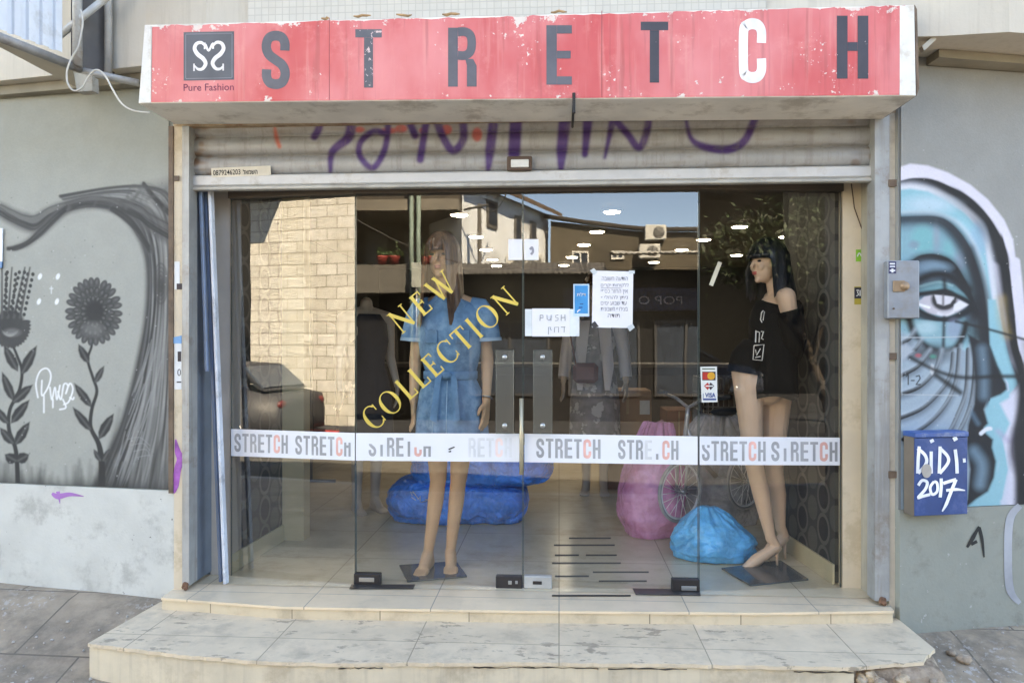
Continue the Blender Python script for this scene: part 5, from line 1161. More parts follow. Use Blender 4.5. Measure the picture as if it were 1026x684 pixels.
for x, q in ((-.03, -1), (.02, 1)):
    t_ = MB(); t_.slab([P_(x, -.125, 1.07), P_(x+.03*q, -.128, 1.07), P_(x+q*.055, -.165, .84), P_(x+q*.02, -.165, .82)], (0, -.004, 0)); t_.build('belt_tail', denimd, blt)
kb = MB(); kb.ell(P_(0, -.125, 1.07), (.028, .016, .02)); kb.build('belt_knot', denimd, blt)
ln = MB(); ln.tube([P_(0, -.162, .72), P_(0, -.15, .9), P_(0, -.117, 1.04)], .0022, 5); ln.tube([P_(.075, -.148, .72), P_(.065, -.137, .9), P_(.05, -.11, 1.04)], .0022, 5); ln.tube([P_(-.08, -.148, .72), P_(-.07, -.135, .9), P_(-.055, -.108, 1.04)], .0022, 5)
ln.build('topstitching', denim2, dress)
wch = MB(); wch.tube([P_(.205, -.03, .945), P_(.206, -.028, .952)], .029, 16); wch.build('bracelet', chrome, m1)
platem = mat('smoked_glass_plate', C(84, 86, 88), .12, var=.05)
MB().slab([onZ(x, y, .004) for x, y in ((400, 567), (457, 563), (468, 578), (408, 583))], (0, 0, .008)).build('base_plate', platem, m1)

# the dark haired mannequin in profile
gpos = onZ(765, 566, 0); GY = gpos.y
m2 = thing('mannequin', 'black bobbed mannequin in an off shoulder black top beside the right window', 'mannequin', tuple(gpos))
def Q(px, py, dy=0): 
    p = onY(px, py, GY+dy); return p
b = MB(); f2 = Vector((-.93, -.37, 0))
H2 = Q(769, 263, 0); M2_, sd2, f2 = head(b, H2, f2, .98)
b.cap(Q(779, 300, .01), .05, Q(774, 272, 0), .043)
Rm = Matrix.Rotation(R(-68), 3, 'Z')
b.ell(Q(777, 322), (.15, .10, .16), Rm); b.ell(Q(774, 358), (.12, .09, .15), Rm); b.ell(Q(767, 384), (.135, .105, .12), Rm)
b.cap(Q(780, 300), .045, Q(788, 297, -.15), .05); b.cap(Q(778, 300), .045, Q(772, 300, .16), .05)
b.cap(Q(788, 298, -.155), .050, Q(794, 338, -.13), .040); b.cap(Q(794, 338, -.13), .038, Q(788, 362, .04), .027); hand(b, Q(788, 362, .04), (-.5, .3, -1), (-.8, .2, 0), .9)
b.cap(Q(772, 300, .16), .048, Q(777, 345, .19), .036); b.cap(Q(777, 345, .19), .036, Q(772, 378, .12), .024); hand(b, Q(772, 378, .12), (-.1, .0, -1), (-.8, -.2, 0), .95)
for hp, kn, ca, an, heel, toe in (((748, 368, -.03), (755, 462, -.06), (763, 495, -.04), (772, 538, -.03), (778, 547, -.03), (746, 571, -.06)), ((779, 388, .07), (775, 465, .06), (779, 495, .08), (782, 528, .09), (786, 537, .10), (766, 556, .05))):
    b.cap(Q(*hp), .086, Q(*kn), .051, 16); b.cap(Q(*kn), .049, Q(*ca), .048, 16); b.cap(Q(*ca), .048, Q(*an), .028, 16)
    h_, t_ = Q(*heel), Q(*toe); b.cap(Q(*an), .031, h_, .026); 
    ball = h_.lerp(t_, .66); b.cap(h_, .026, ball+dz*.014, .030); b.cap(ball+dz*.014, .029, t_+dz*.016, .016)
solid(b, 'body', skin2, m2, .0055, 5)
faceparts(m2, H2, f2, .98, mat('made_up_eye', C(30, 26, 28), .4), mat('rosy_lips', C(190, 96, 90), .4))
hair(m2, hairmat('black_hair', C(26, 25, 28), C(48, 46, 50)), H2+dz*.002, f2, 1.1, -.20, 62, .045, .028, .0)
blk = mat('black_jersey', C(12, 12, 13), .9, spec=.15, var=.15, scale=8, bump=.4, bscale=90)
ctr = [(771, 397, .0, .178, .140), (770, 387, 0, .180, .144), (771, 370, 0, .166, .136), (774, 352, 0, .150, .122), (776, 336, 0, .158, .126), (777, 322, 0, .168, .124), (778, 312, 0, .172, .116), (779, 305, 0, .165, .104), (780, 300.5, 0, .150, .095)]
secs = [(Q(x, y, d), rx, ry) for x, y, d, rx, ry in ctr]
def fold2(i, a): return .05*max(0, 4-i)/4*math.sin(6*a+.5)+.022*math.sin(9*a+i*1.1)+.014*math.sin(4*a+i*2)
rr = loft(secs, 96, fold2, Rm)
for k, p in enumerate(rr[0]): p.z += .022*abs(math.sin(k/96*math.pi*5))-.01
for k, p in enumerate(rr[-1]):          # one shoulder bare: the neckline dips towards the street
    dip = max(0, (GY-.02-p.y)/.15); p.z -= .05*dip
for k, p in enumerate(rr[-2]):
    p.z -= .028*max(0, (GY-.02-p.y)/.15)
tb = MB(); tb.rings(rr, False); top = tb.build('top', blk, m2)
s_ = MB(); sleeve(s_, [Q(790, 311, -.160), Q(793, 322, -.160), Q(795, 338, -.14), Q(794, 352, -.07), Q(789, 364, .02)], [.062, .066, .062, .056, .05], 22, .06, 5); s_.build('sleeve', blk, top)
s_ = MB(); sleeve(s_, [Q(773, 296, .15), Q(773, 312, .175), Q(777, 345, .19), Q(774, 366, .15), Q(772, 380, .12)], [.055, .064, .058, .05, .052], 22, .06, 6); s_.build('sleeve', blk, top)
t_ = MB(); t_.tube([Q(756, 346, -.02), Q(749, 358, -.03), Q(746.5, 374, -.032)], [.07, .092, .097], 28, True); t_.build('shorts', blk, m2)
# pale print down the chest
ppr = mat('pale_shirt_print', C(214, 208, 200), .8, var=.2, scale=30)
PX = Plane((GY*0+Q(752, 350, -.0).x, GY-.03), (Q(780, 350).x, GY-.18))
mb = MB()
def chest(px, py): 
    return Q(px, py, -.150+(px-757)*-.0014)
for pts, w in (([(765, 311), (763, 313), (762, 320), (763.5, 323)], .5), ([(766, 312), (764.5, 321)], .4), ([(757.5, 331), (757, 343)], .6), ([(758.5, 332), (761, 333), (760.5, 343)], .5), ([(762.5, 332), (765, 332), (763, 339), (765, 340)], .5), ([(755.5, 346), (765.5, 345), (763.5, 361), (754.5, 360), (755.5, 346)], .5), ([(757, 350), (758, 356), (762, 349)], .5), ([(756.5, 358), (762, 357)], .4)):
    for po in ribbon(pts, w, 3, False): mb.add([chest(*q) for q in po], [(0, 1, 2, 3)])
mb.build('print', ppr, top)
shm2 = mat('nude_shoe', C(222, 188, 160), .3)
for heel, toe in (((778, 547, -.03), (746, 571, -.06)), ((786, 537, .10), (766, 556, .05))):
    h_, t_ = Q(*heel), Q(*toe); sh = MB(); ball = h_.lerp(t_, .66)
    sh.cap(h_-dz*.006, .028, ball+dz*.008, .0325); sh.cap(ball+dz*.008, .0315, t_+dz*.014, .018)
    so = sh.build('shoe', shm2, m2); st_ = MB(); st_.tube([h_+dz*-.01, Vector((h_.x+.004, h_.y, .012))], [.012, .006], 10); st_.build('heel', shm2, so)
MB().slab([onZ(x, y, .004) for x, y in ((723, 570), (782, 562), (810, 581), (752, 587))], (0, 0, .008)).build('base_plate', platem, m2)

# two mannequins further back
def back_mannequin(label, pos, yaw, sk, armd, headed=True):
    t = thing('mannequin', label, 'mannequin', tuple(pos)); Mz = Matrix.Rotation(yaw, 3, 'Z')
    def W(x, y, z): return pos+Mz @ Vector((x, y, z))
    b = MB(); b.cap(W(0, .01, 1.46), .05, W(0, 0, 1.6 if headed else 1.53), .047)
    if headed: head(b, W(0, 0, 1.68), Mz @ Vector((0, -1, 0)), 1.0)
    b.ell(W(0, 0, 1.3), (.15, .1, .17), Mz); b.ell(W(0, 0, 1.08), (.115, .085, .16), Mz); b.ell(W(0, 0, .92), (.16, .11, .14), Mz)
    for q in (-1, 1):
        b.cap(W(q*.05, 0, 1.46), .045, W(q*.17, 0, 1.42), .05); e, w = W(q*armd, .03, 1.13), W(q*(armd+.02), -.06, .92)
        b.cap(W(q*.175, 0, 1.41), .046, e, .036); b.cap(e, .036, w, .024); hand(b, w, (0, -.1, -1), tuple(Mz @ Vector((-q*.3, -1, 0))))
        b.cap(W(q*.08, 0, .88), .085, W(q*.075, -.02, .5), .052); b.cap(W(q*.075, -.02, .5), .05, W(q*.07, .01, .08), .033); foot(b, W(q*.07, .01, .08), W(q*.085, -.15, 0), W(q*.07, .055, .012))
    solid(b, 'body', sk, t, .007, 5); return t, W, Mz
p3 = onZ(367, 512, 0)
m3, W, Mz = back_mannequin('headless pale armed mannequin in dark clothes far behind the left door', p3, R(35), skin3, .20, False)
dk = mat('charcoal_cloth', C(52, 50, 54), .85, var=.2, bump=.3)
tb = MB(); tb.rings(loft([(W(0, 0, .55), .2, .16), (W(0, 0, .75), .19, .15), (W(0, 0, .95), .172, .13), (W(0, 0, 1.08), .135, .105), (W(0, 0, 1.25), .168, .125), (W(0, 0, 1.38), .15, .11), (W(0, 0, 1.45), .10, .085)], 48, lambda i, a: .03*math.sin(6*a+i)), False); tb.build('dress', dk, m3)
p4 = onZ(596, 494, 0)
m4, W, Mz = back_mannequin('mannequin in a white cardigan and grey print dress behind the paper notice', p4, R(-6), skin3, .235)
prm = mat('grey_print_cloth', C(150, 146, 148), .85, var=.2, scale=14, spots=(C(206, 204, 204), .55, 11)); wcm = mat('white_knit', C(216, 212, 216), .9, var=.06, bump=.5, bscale=150)
tb = MB(); tb.rings(loft([(W(0, 0, .48), .21, .17), (W(0, 0, .75), .2, .155), (W(0, 0, .95), .174, .13), (W(0, 0, 1.08), .136, .106), (W(0, 0, 1.25), .17, .128), (W(0, 0, 1.38), .15, .11), (W(0, 0, 1.46), .09, .08)], 48, lambda i, a: .03*math.sin(6*a+i)), False); tb.build('dress', prm, m4)
for q in (-1, 1):
    s_ = MB(); sleeve(s_, [W(q*.12, 0, 1.45), W(q*.18, 0, 1.42), W(q*.215, .02, 1.27), W(q*.24, .03, 1.12), W(q*.255, -.04, .95)], [.06, .07, .06, .052, .048], 20, .05, q+9); s_.build('cardigan_sleeve', wcm, m4)
    s_ = MB(); s_.slab([W(q*.03, -.125, 1.42), W(q*.13, -.11, 1.42), W(q*.16, -.13, 1.05), W(q*.13, -.16, .86), W(q*.09, -.165, .86)], tuple(Mz @ Vector((0, -.012, 0)))); s_.build('cardigan_front', wcm, m4)
hair(m4, MATS['brown_hair'], W(0, 0, 1.69), Mz @ Vector((0, -1, 0)), 1.06, -.2, 45, .05)
hb = thing('handbag', 'dark red handbag hanging from the mannequin in a white cardigan', 'bag', tuple(W(-.16, -.2, .9)))
mb = MB(); mb.obox(W(-.06, -.22, 1.0), (.20, .09, .16), Mz, .03); mb.build('bag_body', mat('dark_red_leather', C(110, 56, 54), .5, bump=.2), hb); mb = MB(); mb.tube([W(-.14, -.2, 1.07), W(-.19, -.14, 1.3), W(-.17, -.02, 1.475), W(-.10, .06, 1.4)], .008, 6); mb.build('strap', MATS['dark_red_leather'], hb)

# ------------------------------------------------------------------ bags, boxes and the small bicycle
def lump(c, r, seed, pw=2.6, amp=.10, flat=True, nu=64, nv=40, M=None, knot=0):
    c = Vector(c); mb = MB(); vs_ = []
    def sg(v, e): return math.copysign(abs(v)**e, v)
    e = 2.0/pw
    for j in range(nv+1):
        t = -math.pi/2+math.pi*j/nv
        for k in range(nu):
            a = 2*math.pi*k/nu; q = Vector((r[0]*sg(math.cos(t), e)*sg(math.cos(a), e), r[1]*sg(math.cos(t), e)*sg(math.sin(a), e), r[2]*sg(math.sin(t), e)))
            u = q*5/max(r)*.5+Vector((seed, seed*2, 0)); d = mnoise.fractal(u, 1.0, 2.0, 3)*amp+abs(mnoise.noise(u*3.2))*amp*.45
            q = q*(1+d)
            if knot and q.z > 0: f = max(.12, 1-(q.z/r[2])**2*knot); q.x *= f; q.y *= f
            if M: q = M @ q
            vs_.append(q+c)
    zmin = .006
    for q in vs_:
        if flat and q.z < zmin+.02: q.z = zmin+.3*max(0, q.z-zmin)
    fs = [(j*nu+k, j*nu+(k+1) % nu, (j+1)*nu+(k+1) % nu, (j+1)*nu+k) for j in range(nv) for k in range(nu)]
    mb.add(vs_, fs, True); return mb
def creased(c, r, seed, prof, pleat=.10, crease=.06, nu=180, nv=90, lean=(0, 0), flat=True):
    """sack of thin film: prof(t) radius factor from bottom (t=0) to top (t=1); ridged creases and pleats running to the gathers"""
    c = Vector(c); vs_ = []; rg = random.Random(seed); ph = [rg.uniform(0, 6.28) for _ in range(6)]
    for j in range(nv+1):
        t = j/nv; f = prof(t)
        for k in range(nu):
            a = 2*math.pi*k/nu
            q = Vector((math.cos(a), math.sin(a), t*2-1)); u = q*1.3+Vector((seed, 0, seed*.7))
            big = mnoise.noise(u*1.1)*.16; rid = 0; am = 1; fr = 2.2
            for o in range(4): rid += am*(1-2*abs(mnoise.noise(u*fr+Vector((o*7, 0, 0))))); am *= .5; fr *= 2.1
            gt = max(0, (t-.45)/.55)**1.5
            pl = sum(math.sin(n_*a+ph[i]+t*1.5) for i, n_ in enumerate((7, 11, 17)))/3
            rr = f*(1+big+crease*(rid-.6))+pleat*pl*gt*f
            z = (t*2-1)*r[2]*(1+.05*mnoise.noise(u*2))
            vs_.append(Vector((math.cos(a)*r[0]*rr+lean[0]*t*t, math.sin(a)*r[1]*rr+lean[1]*t*t, z))+c)
    if flat:
        for q in vs_:
            if q.z < .03: q.z = .006+.2*max(0, q.z-.006)
    mb = MB(); n = nu; mb.add(vs_, [(j*n+k, j*n+(k+1) % n, (j+1)*n+(k+1) % n, (j+1)*n+k) for j in range(nv) for k in range(n)]+[tuple(range(n))[::-1], tuple(range(nv*n, nv*n+n))], True); return mb
def lying(c, rx, ry, rz, seed, M=None, nu=150, nv=110):
    """long stuffed sack lying along x with gathered flat ends"""
    c = Vector(c); vs_ = []; rg = random.Random(seed); ph = [rg.uniform(0, 6.28) for _ in range(6)]
    for j in range(nv+1):
        u = -1+2*j/nv; sc = max(0, 1-abs(u)**5)**.4; e = abs(u)**5
        for k in range(nu):
            a = 2*math.pi*k/nu; ca, sa = math.cos(a), math.sin(a); q = Vector((u*2.4, ca*.9+seed, sa*.9)); rid = 0; am = 1; fr = 1.6
            for o in range(4): rid += am*(1-2*abs(mnoise.noise(q*fr+Vector((0, o*5, 0))))); am *= .5; fr *= 2.1
            pl = sum(math.sin(n_*a+ph[i]) for i, n_ in enumerate((6, 9, 14)))/3
            rr = sc*(1+.14*mnoise.noise(q*.9)+.085*(rid-.6)+.18*pl*e)+.03
            sy = math.copysign(abs(ca)**.62, ca); sz = math.copysign(abs(sa)**.62, sa)
            vs_.append(Vector((u*rx*(1+.03*mnoise.noise(Vector((a*1.5, seed, 0)))), sy*ry*rr, sz*rz*rr))+c)
    for q in vs_:
        if q.z < .03: q.z = .006+.2*max(0, q.z-.006)
    n = nu; mb = MB(); mb.add(vs_, [(j*n+k, j*n+(k+1) % n, (j+1)*n+(k+1) % n, (j+1)*n+k) for j in range(nv) for k in range(n)]+[tuple(range(n))[::-1], tuple(range(nv*n, nv*n+n))], True); return mb
blueb = filmmat('blue_sack_plastic', C(36, 132, 236, 1), 1.0, .28, .6, 9)
def onflr(px, py): return onZ(px, py, 0)
c = onflr(455, 526); c.y += .22
s1 = thing('plastic_sack', 'long stuffed bright blue plastic sack lying on the shop floor', 'sack', (c.x, c.y, 0)); mb = lying((c.x, c.y, .135), .50, .24, .14, 3); mb.build('sack_skin', blueb, s1)
mb = MB(); rgs = random.Random(8)
for k in range(8): 
    x, z = c.x-.22+rgs.uniform(-.07, .07), .16+rgs.uniform(-.05, .05)
    mb.tube([(x, c.y-.246-.006*rgs.random(), z), (x+rgs.uniform(-.03, .04), c.y-.25, z+rgs.uniform(-.03, .03)), (x+rgs.uniform(-.05, .06), c.y-.245, z+rgs.uniform(-.03, .03))], .003, 5)
mb.build('white_print', mat('white_scuff', C(200, 214, 230), .7), s1)
s2 = thing('plastic_sack', 'second blue plastic sack lying across the top of the long one', 'sack', (c.x+.17, c.y, .26)); mb = lying((c.x+.17, c.y+.0, .375), .50, .23, .125, 9); mb.build('sack_skin', blueb, s2)
c = onflr(657, 545); c.y += .22
pk_ = thing('pink_bag', 'translucent pink plastic bag stuffed with clothes on the shop floor', 'bag', (c.x, c.y, 0)); creased((c.x-.01, c.y, .36), (.21, .18, .37), 5, lambda t: (.55+.45*min(1, t/.18)**.6)*(1 if t < .42 else max(.22, 1-((t-.42)/.58)**1.3*.62)), .2, .035, lean=(.06, 0)).build('bag_film', filmmat('pink_film', C(252, 160, 212, 1), .55, .25, .6, 7), pk_)
lump((c.x, c.y, .24), (.13, .11, .21), 1.7, 2.2, .16).build('packed_clothes', mat('pale_bundles', C(244, 214, 230, 1), .8, var=.2, scale=12), pk_)
c = onflr(722, 566); c.y += .17
bb = thing('blue_bag', 'sky blue plastic bag slumped on the floor beside the nude heels', 'bag', (c.x, c.y, 0)); creased((c.x, c.y, .14), (.235, .18, .15), 7, lambda t: (.75+.25*min(1, t/.2)**.5)*(1 if t < .3 else max(.16, 1-((t-.3)/.7)**1.6*.80)), .22, .035, lean=(-.04, 0)).build('bag_film', filmmat('sky_blue_film', C(80, 176, 228, 1), 1.0, .28, .5, 6), bb)
c2 = onflr(732, 540); c2.y += .42
cb = thing('clear_bag', 'big clear plastic bag of dark clothes behind the sky blue bag', 'bag', (c2.x, c2.y, 0)); creased((c2.x, c2.y, .36), (.30, .19, .38), 2, lambda t: (.6+.4*min(1, t/.2)**.5)*(1 if t < .5 else max(.3, 1-((t-.5)/.5)**1.4*.6)), .2, .045).build('bag_film', filmmat('clear_film', C(226, 226, 232, 1), .42, .12, .8, 8), cb)
lump((c2.x+.02, c2.y+.02, .24), (.21, .12, .22), 4.4, 2.2, .2).build('packed_clothes', mat('dark_bundles', C(86, 82, 80), .85, var=.5, scale=9), cb)
def carton(label, px0, px1, py0, Y, h, z0, m, lab=None):
    a = onY(px0, 400, Y); b_ = onY(px1, 400, Y); t = thing('cardboard_box', label, 'box', ((a.x+b_.x)/2, Y+.2, z0))
    mb = MB(); mb.box((a.x, Y, z0), (b_.x, Y+.4, z0+h), .006); mb.build('carton', m, t)
    tp = MB(); tp.box((a.x+(b_.x-a.x)*.47, Y-.0015, z0+h*.55), (a.x+(b_.x-a.x)*.53, Y-.0003, z0+h-.006)); tp.build('packing_tape', mat('packing_tape', C(176, 142, 100), .3), t)
    if lab:
        p, q = onY(lab[0], lab[1], Y-.002), onY(lab[2], lab[3], Y-.002); MB().box((p.x, Y-.0028, q.z), (q.x, Y-.0018, p.z)).build('address_label', mat('carton_label', C(206, 206, 200), .7), t)
    return t
brn = mat('cardboard', C(158, 122, 92), .85, var=.1, scale=4); brn2 = mat('darker_cardboard', C(132, 96, 68), .85, var=.12)
Yb = 6.3; ztop = onY(620, 391, Yb).z
carton('brown cardboard box with a white label, on top of its stack', 605, 653, 391, Yb, .44, ztop-.44, brn, (641, 401, 651, 415)); carton('brown cardboard box under the one with a white label', 603, 655, 440, Yb-.01, ztop-.445, .003, brn2)
zt2 = onY(680, 411, 6.0).z; carton('narrow reddish brown cardboard box behind the bicycle', 668, 693, 411, 6.0, zt2-.004, .003, mat('reddish_cardboard', C(140, 92, 66), .85, var=.12))
# bicycle
hub = onY(682, 492, 4.60); rw = .182; BYk = hub.y
bk_ = thing('bicycle', 'small silver child bicycle with its bare front wheel behind the pink bag', 'bicycle', (hub.x+.3, BYk, 0)); hub.z = hub.z
yaw = Matrix.Rotation(R(38), 3, 'Z')
def bw(p): return hub+yaw @ Vector(p)
rimm = mat('alloy_rim', C(236, 236, 238), .4, metal=.2); tyrem = mat('grey_tyre', C(150, 150, 152), .7); spk = mat('spoke_steel', C(236, 236, 238), .4, metal=.2); frm = mat('bike_frame_silver', C(170, 170, 174), .35, metal=.5)
for cx in (0, .62):
    t = MB(); t.tube([bw((cx+rw*math.cos(a), 0, rw*math.sin(a))) for a in np.linspace(0, 2*math.pi, 49)], .011, 8, False); ty = t.build('tyre', tyrem, bk_)
    t = MB(); t.tube([bw((cx+(rw-.016)*math.cos(a), 0, (rw-.016)*math.sin(a))) for a in np.linspace(0, 2*math.pi, 49)], .007, 8, False); ri = t.build('rim', rimm, bk_)
    t = MB()
    for k in range(20): a = 2*math.pi*k/20; t.tube([bw((cx+.016*math.cos(a+.5), (-1)**k*.02, .016*math.sin(a+.5))), bw((cx+(rw-.018)*math.cos(a), 0, (rw-.018)*math.sin(a)))], .0021, 4)
    t.build('spokes', spk, ri); t = MB(); t.tube([bw((cx, -.035, 0)), bw((cx, .035, 0))], .014, 10); t.build('hub', frm, ri)
zh_ = onY(694, 402, BYk).z-hub.z
t = MB()
for q in (-1, 1): t.tube([bw((0, q*.038, 0)), bw((.018, q*.038, .2)), bw((.03, q*.02, .27))], .009, 8)
t.build('fork', frm, bk_)
t = MB(); t.tube([bw((.03, 0, .26)), bw((.06, 0, .46)), bw((.065, 0, zh_-.04))], .015, 10); t.build('steerer', frm, bk_)
t = MB(); t.tube([bw((.10, -.22, zh_+.03)), bw((.07, -.10, zh_+.01)), bw((.065, 0, zh_-.04)), bw((.07, .10, zh_+.01)), bw((.10, .22, zh_+.03))], .011, 8); hbz = t.build('handlebar', frm, bk_)
for q in (-1, 1): t = MB(); t.tube([bw((.10, q*.2, zh_+.028)), bw((.118, q*.29, zh_+.038))], .016, 10); t.build('grip', mat('black_grip', C(40, 40, 42), .8), hbz)
t = MB(); t.tube([bw((.05, 0, .38)), bw((.2, 0, .16)), bw((.32, 0, .06))], .017, 10); t.tube([bw((.32, 0, .06)), bw((.40, 0, .44))], .014, 10); t.tube([bw((.32, 0, .06)), bw((.62, .03, 0))], .009, 8); t.tube([bw((.38, 0, .34)), bw((.62, .03, 0))], .008, 8); t.build('frame', frm, bk_)
t = MB(); t.ell(bw((.41, 0, .47)), (.12, .06, .03), yaw); t.build('saddle', MATS['black_grip'], bk_)
# wire bin with crumpled cloth
Yw = 5.45; a = onY(703, 378, Yw); b_ = onY(752, 378, Yw)
wb = thing('wire_basket', 'tall square wire basket of crumpled beige cloth behind the payment sticker', 'basket', ((a.x+b_.x)/2, Yw+.17, 0)); t = MB()
for k in range(10):
    x = a.x+(b_.x-a.x)*k/9
    for y in (Yw, Yw+.34): t.tube([(x, y, .01), (x, y, a.z)], .0022, 4)
    y = Yw+.34*k/9
    for x in (a.x, b_.x): t.tube([(x, y, .01), (x, y, a.z)], .0022, 4)
for z in np.linspace(.02, a.z, 9): t.tube([(a.x, Yw, z), (b_.x, Yw, z), (b_.x, Yw+.34, z), (a.x, Yw+.34, z), (a.x, Yw, z)], .003, 4, False)
t.build('wire_cage', chrome, wb)
cc = thing('cloth_heap', 'crumpled beige cloth heaped inside the tall wire basket', 'cloth', ((a.x+b_.x)/2, Yw+.17, .3)); zc = onY(727, 420, Yw).z; lump(((a.x+b_.x)/2, Yw+.17, zc-.16), ((b_.x-a.x)*.42, .14, .2), 6.1, 2.6, .16, False).build('cloth', mat('beige_cloth', C(176, 150, 124), .9, var=.25, scale=12), cc)
# dark clothes rails along the back so the room is not empty
railm = mat('rail_steel', C(120, 120, 122), .4, metal=.6); cl_cols = [C(40, 40, 46), C(70, 60, 62), C(56, 64, 84), C(96, 88, 84), C(44, 38, 38), C(110, 100, 98), C(52, 52, 60)]
for i, (x, y, lab) in enumerate(((-2.2, 7.2, 'dark clothes rail standing deep inside the shop on the left'), (2.6, 7.8, 'dark clothes rail standing deep inside the shop on the right'))):
    t = thing('clothes_rail', lab, 'clothes rail', (x, y, 0)); b = MB()
    for q in (-.75, .75): b.tube([(x, y+q, .01), (x, y+q, 1.5)], .014, 8); b.tube([(x-.22, y+q, .015), (x+.22, y+q, .015)], .014, 8)
    b.tube([(x, y-.75, 1.5), (x, y+.75, 1.5)], .014, 8); b.build('rail', railm, t)
    rgg = random.Random(i+20)
    for k in range(16):
        yy = y-.68+1.36*k/15; L = rgg.uniform(.7, 1.05); g = MB(); g.rings(loft([((x, yy, 1.42-L), .2, .03), ((x, yy, 1.1), .2, .032), ((x, yy, 1.36), .2, .026), ((x, yy, 1.44), .05, .02)], 20, lambda i_, a_: .06*math.sin(4*a_+k)), True); g.build('garment', mat('garment_%s' % ('abcdefg'[k % 7]), cl_cols[k % 7], .9), t)
ct = thing('added_counter', 'dark counter added across the back of the shop, hiding the lit floor', 'counter', (.2, 9.4, 0)); cdm = mat('dark_counter', C(46, 43, 42), .7, var=.15)  # counter added to block the bright lamp-lit floor behind it
MB().box((-2.6, 9.2, .004), (3.2, 9.8, .93)).build('front_panel', cdm, ct); MB().box((-2.66, 9.14, .9301), (3.26, 9.86, .975), .006).build('counter_top', mat('counter_top_dark', C(70, 66, 62), .5), ct)
for k in range(4): MB().box((-2.45+k*1.42, 9.185, .12), (-1.15+k*1.42, 9.199, .84), .004).build('panel_moulding', mat('counter_moulding', C(56, 52, 50), .7), ct)
# thin dark strips stuck on the floor inside the right door
strm = mat('black_floor_strip', C(64, 58, 54), .8)
for sl_, (x0, x1, y) in zip(('first from the back', 'second from the back', 'left one of the third row', 'right one of the third row', 'long one of the fourth row', 'right one of the fifth row', 'left one of the sixth row', 'right one of the seventh row', 'nearest the step'), ((570, 612, 539), (555, 616, 546), (556, 580, 556), (587, 618, 556), (553, 622, 564), (594, 650, 573), (556, 590, 577), (600, 648, 582), (553, 632, 596.5))):
    MBs = MB(); MBs.slab([onZ(x0, y-.7, .003), onZ(x1, y-.7, .003), onZ(x1, y+.5, .003), onZ(x0, y+.5, .003)], (0, 0, .002)); tag(MBs.build('floor_strip', strm, None), 'thin dark floor strip inside the right door, '+sl_, 'floor strip', 'thin dark strips stuck on the floor inside the right door')

# ================================================================== ACROSS THE STREET (seen mirrored in the glass)
darkm = mat('dark_opening', C(36, 36, 40), .5); winm = mat('window_glass_dark', C(52, 60, 72), .12, spec=.8); frame_w = mat('window_frame_white', C(206, 204, 198), .6)
def window(par, x0, x1, z0, z1, y, fm=None, name='window'):
    f = MB(); t = .05
    for a, b in (((x0, y, z0), (x1, y+.05, z0+t)), ((x0, y, z1-t), (x1, y+.05, z1)), ((x0, y, z0+t+.001), (x0+t, y+.05, z1-t-.001)), ((x1-t, y, z0+t+.001), (x1, y+.05, z1-t-.001)), (((x0+x1)/2-t/2, y, z0+t+.001), ((x0+x1)/2+t/2, y+.05, z1-t-.001))): f.box(a, b)
    fo = f.build(name, fm or frame_w, par); MB().box((x0+t+.002, y+.005, z0+t+.002), (x1-t-.002, y+.02, z1-t-.002)).build('pane', winm, fo); return fo
stone = brickmat('rough_cut_stone', C(232, 229, 222, .85), C(212, 207, 196, .85), C(166, 158, 146, .85), .46, .235, .012, .9, 'xz', 1.0, (C(196, 186, 170, .8), .3, 2), .5, .2, 2.2, 5)
for n_ in stone.node_tree.nodes:
    if n_.type == 'BUMP': n_.inputs['Distance'].default_value = .035
sb = thing('stone_building', 'pale rough cut stone building across the street with a jutting balcony', 'building', (-8.6, -8, -.43))
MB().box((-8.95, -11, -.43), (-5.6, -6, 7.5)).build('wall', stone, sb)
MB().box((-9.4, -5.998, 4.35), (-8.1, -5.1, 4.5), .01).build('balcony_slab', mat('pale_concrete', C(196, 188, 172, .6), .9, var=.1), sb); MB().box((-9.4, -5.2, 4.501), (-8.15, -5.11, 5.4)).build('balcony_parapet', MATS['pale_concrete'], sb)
dkb = thing('added_dark_house', 'added dark house with shade in its wall colour, beside the pale stone building', 'building', (-12, -10, -.43)); MB().box((-15, -12, -.43), (-8.97, -8.6, 5.5)).build('wall', mat('shade_dark_wall', C(52, 51, 52, .3), 1, spec=0, var=.2), dkb); MB().box((-14.5, -8.6, -.43), (-13.4, -8.5, 1.8)).build('door', darkm, dkb)  # house added to darken the reflection here; shade put into its wall colour
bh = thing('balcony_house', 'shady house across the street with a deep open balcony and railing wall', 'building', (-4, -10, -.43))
hw = mat('shaded_old_wall', C(150, 142, 130, .5), .9, var=.16, scale=2, dirt=(C(120, 110, 96, .6), .5, 1.5)); shade = mat('grey_balcony_wall', C(122, 118, 112, .5), .9, var=.15)  # house walls coloured darker to carry the shade on them
MB().box((-5.55, -13, -.43), (-2.25, -11, 6.4)).build('back_wall', hw, bh); MB().box((-5.55, -10.99, 4.2), (-2.25, -8.9, 4.45)).build('roof_slab', hw, bh); MB().box((-5.55, -10.99, 4.451), (-2.25, -9.1, 6.4)).build('upper_wall', mat('shaded_brown_wall', C(92, 84, 74, .45), .9, var=.15), bh)  # upper wall shade is put into its lowered brown
MB().box((-5.55, -10.99, 2.35), (-2.25, -9.0, 2.5)).build('balcony_floor', shade, bh); MB().box((-5.55, -9.15, 2.501), (-2.25, -9.0, 2.98)).build('balcony_parapet', shade, bh); MB().box((-5.55, -10.99, -.43), (-2.25, -9.5, 2.349)).build('dark_ground_floor', mat('dark_shop_wall', C(48, 47, 48, .4), .95, spec=.1, var=.2), bh)
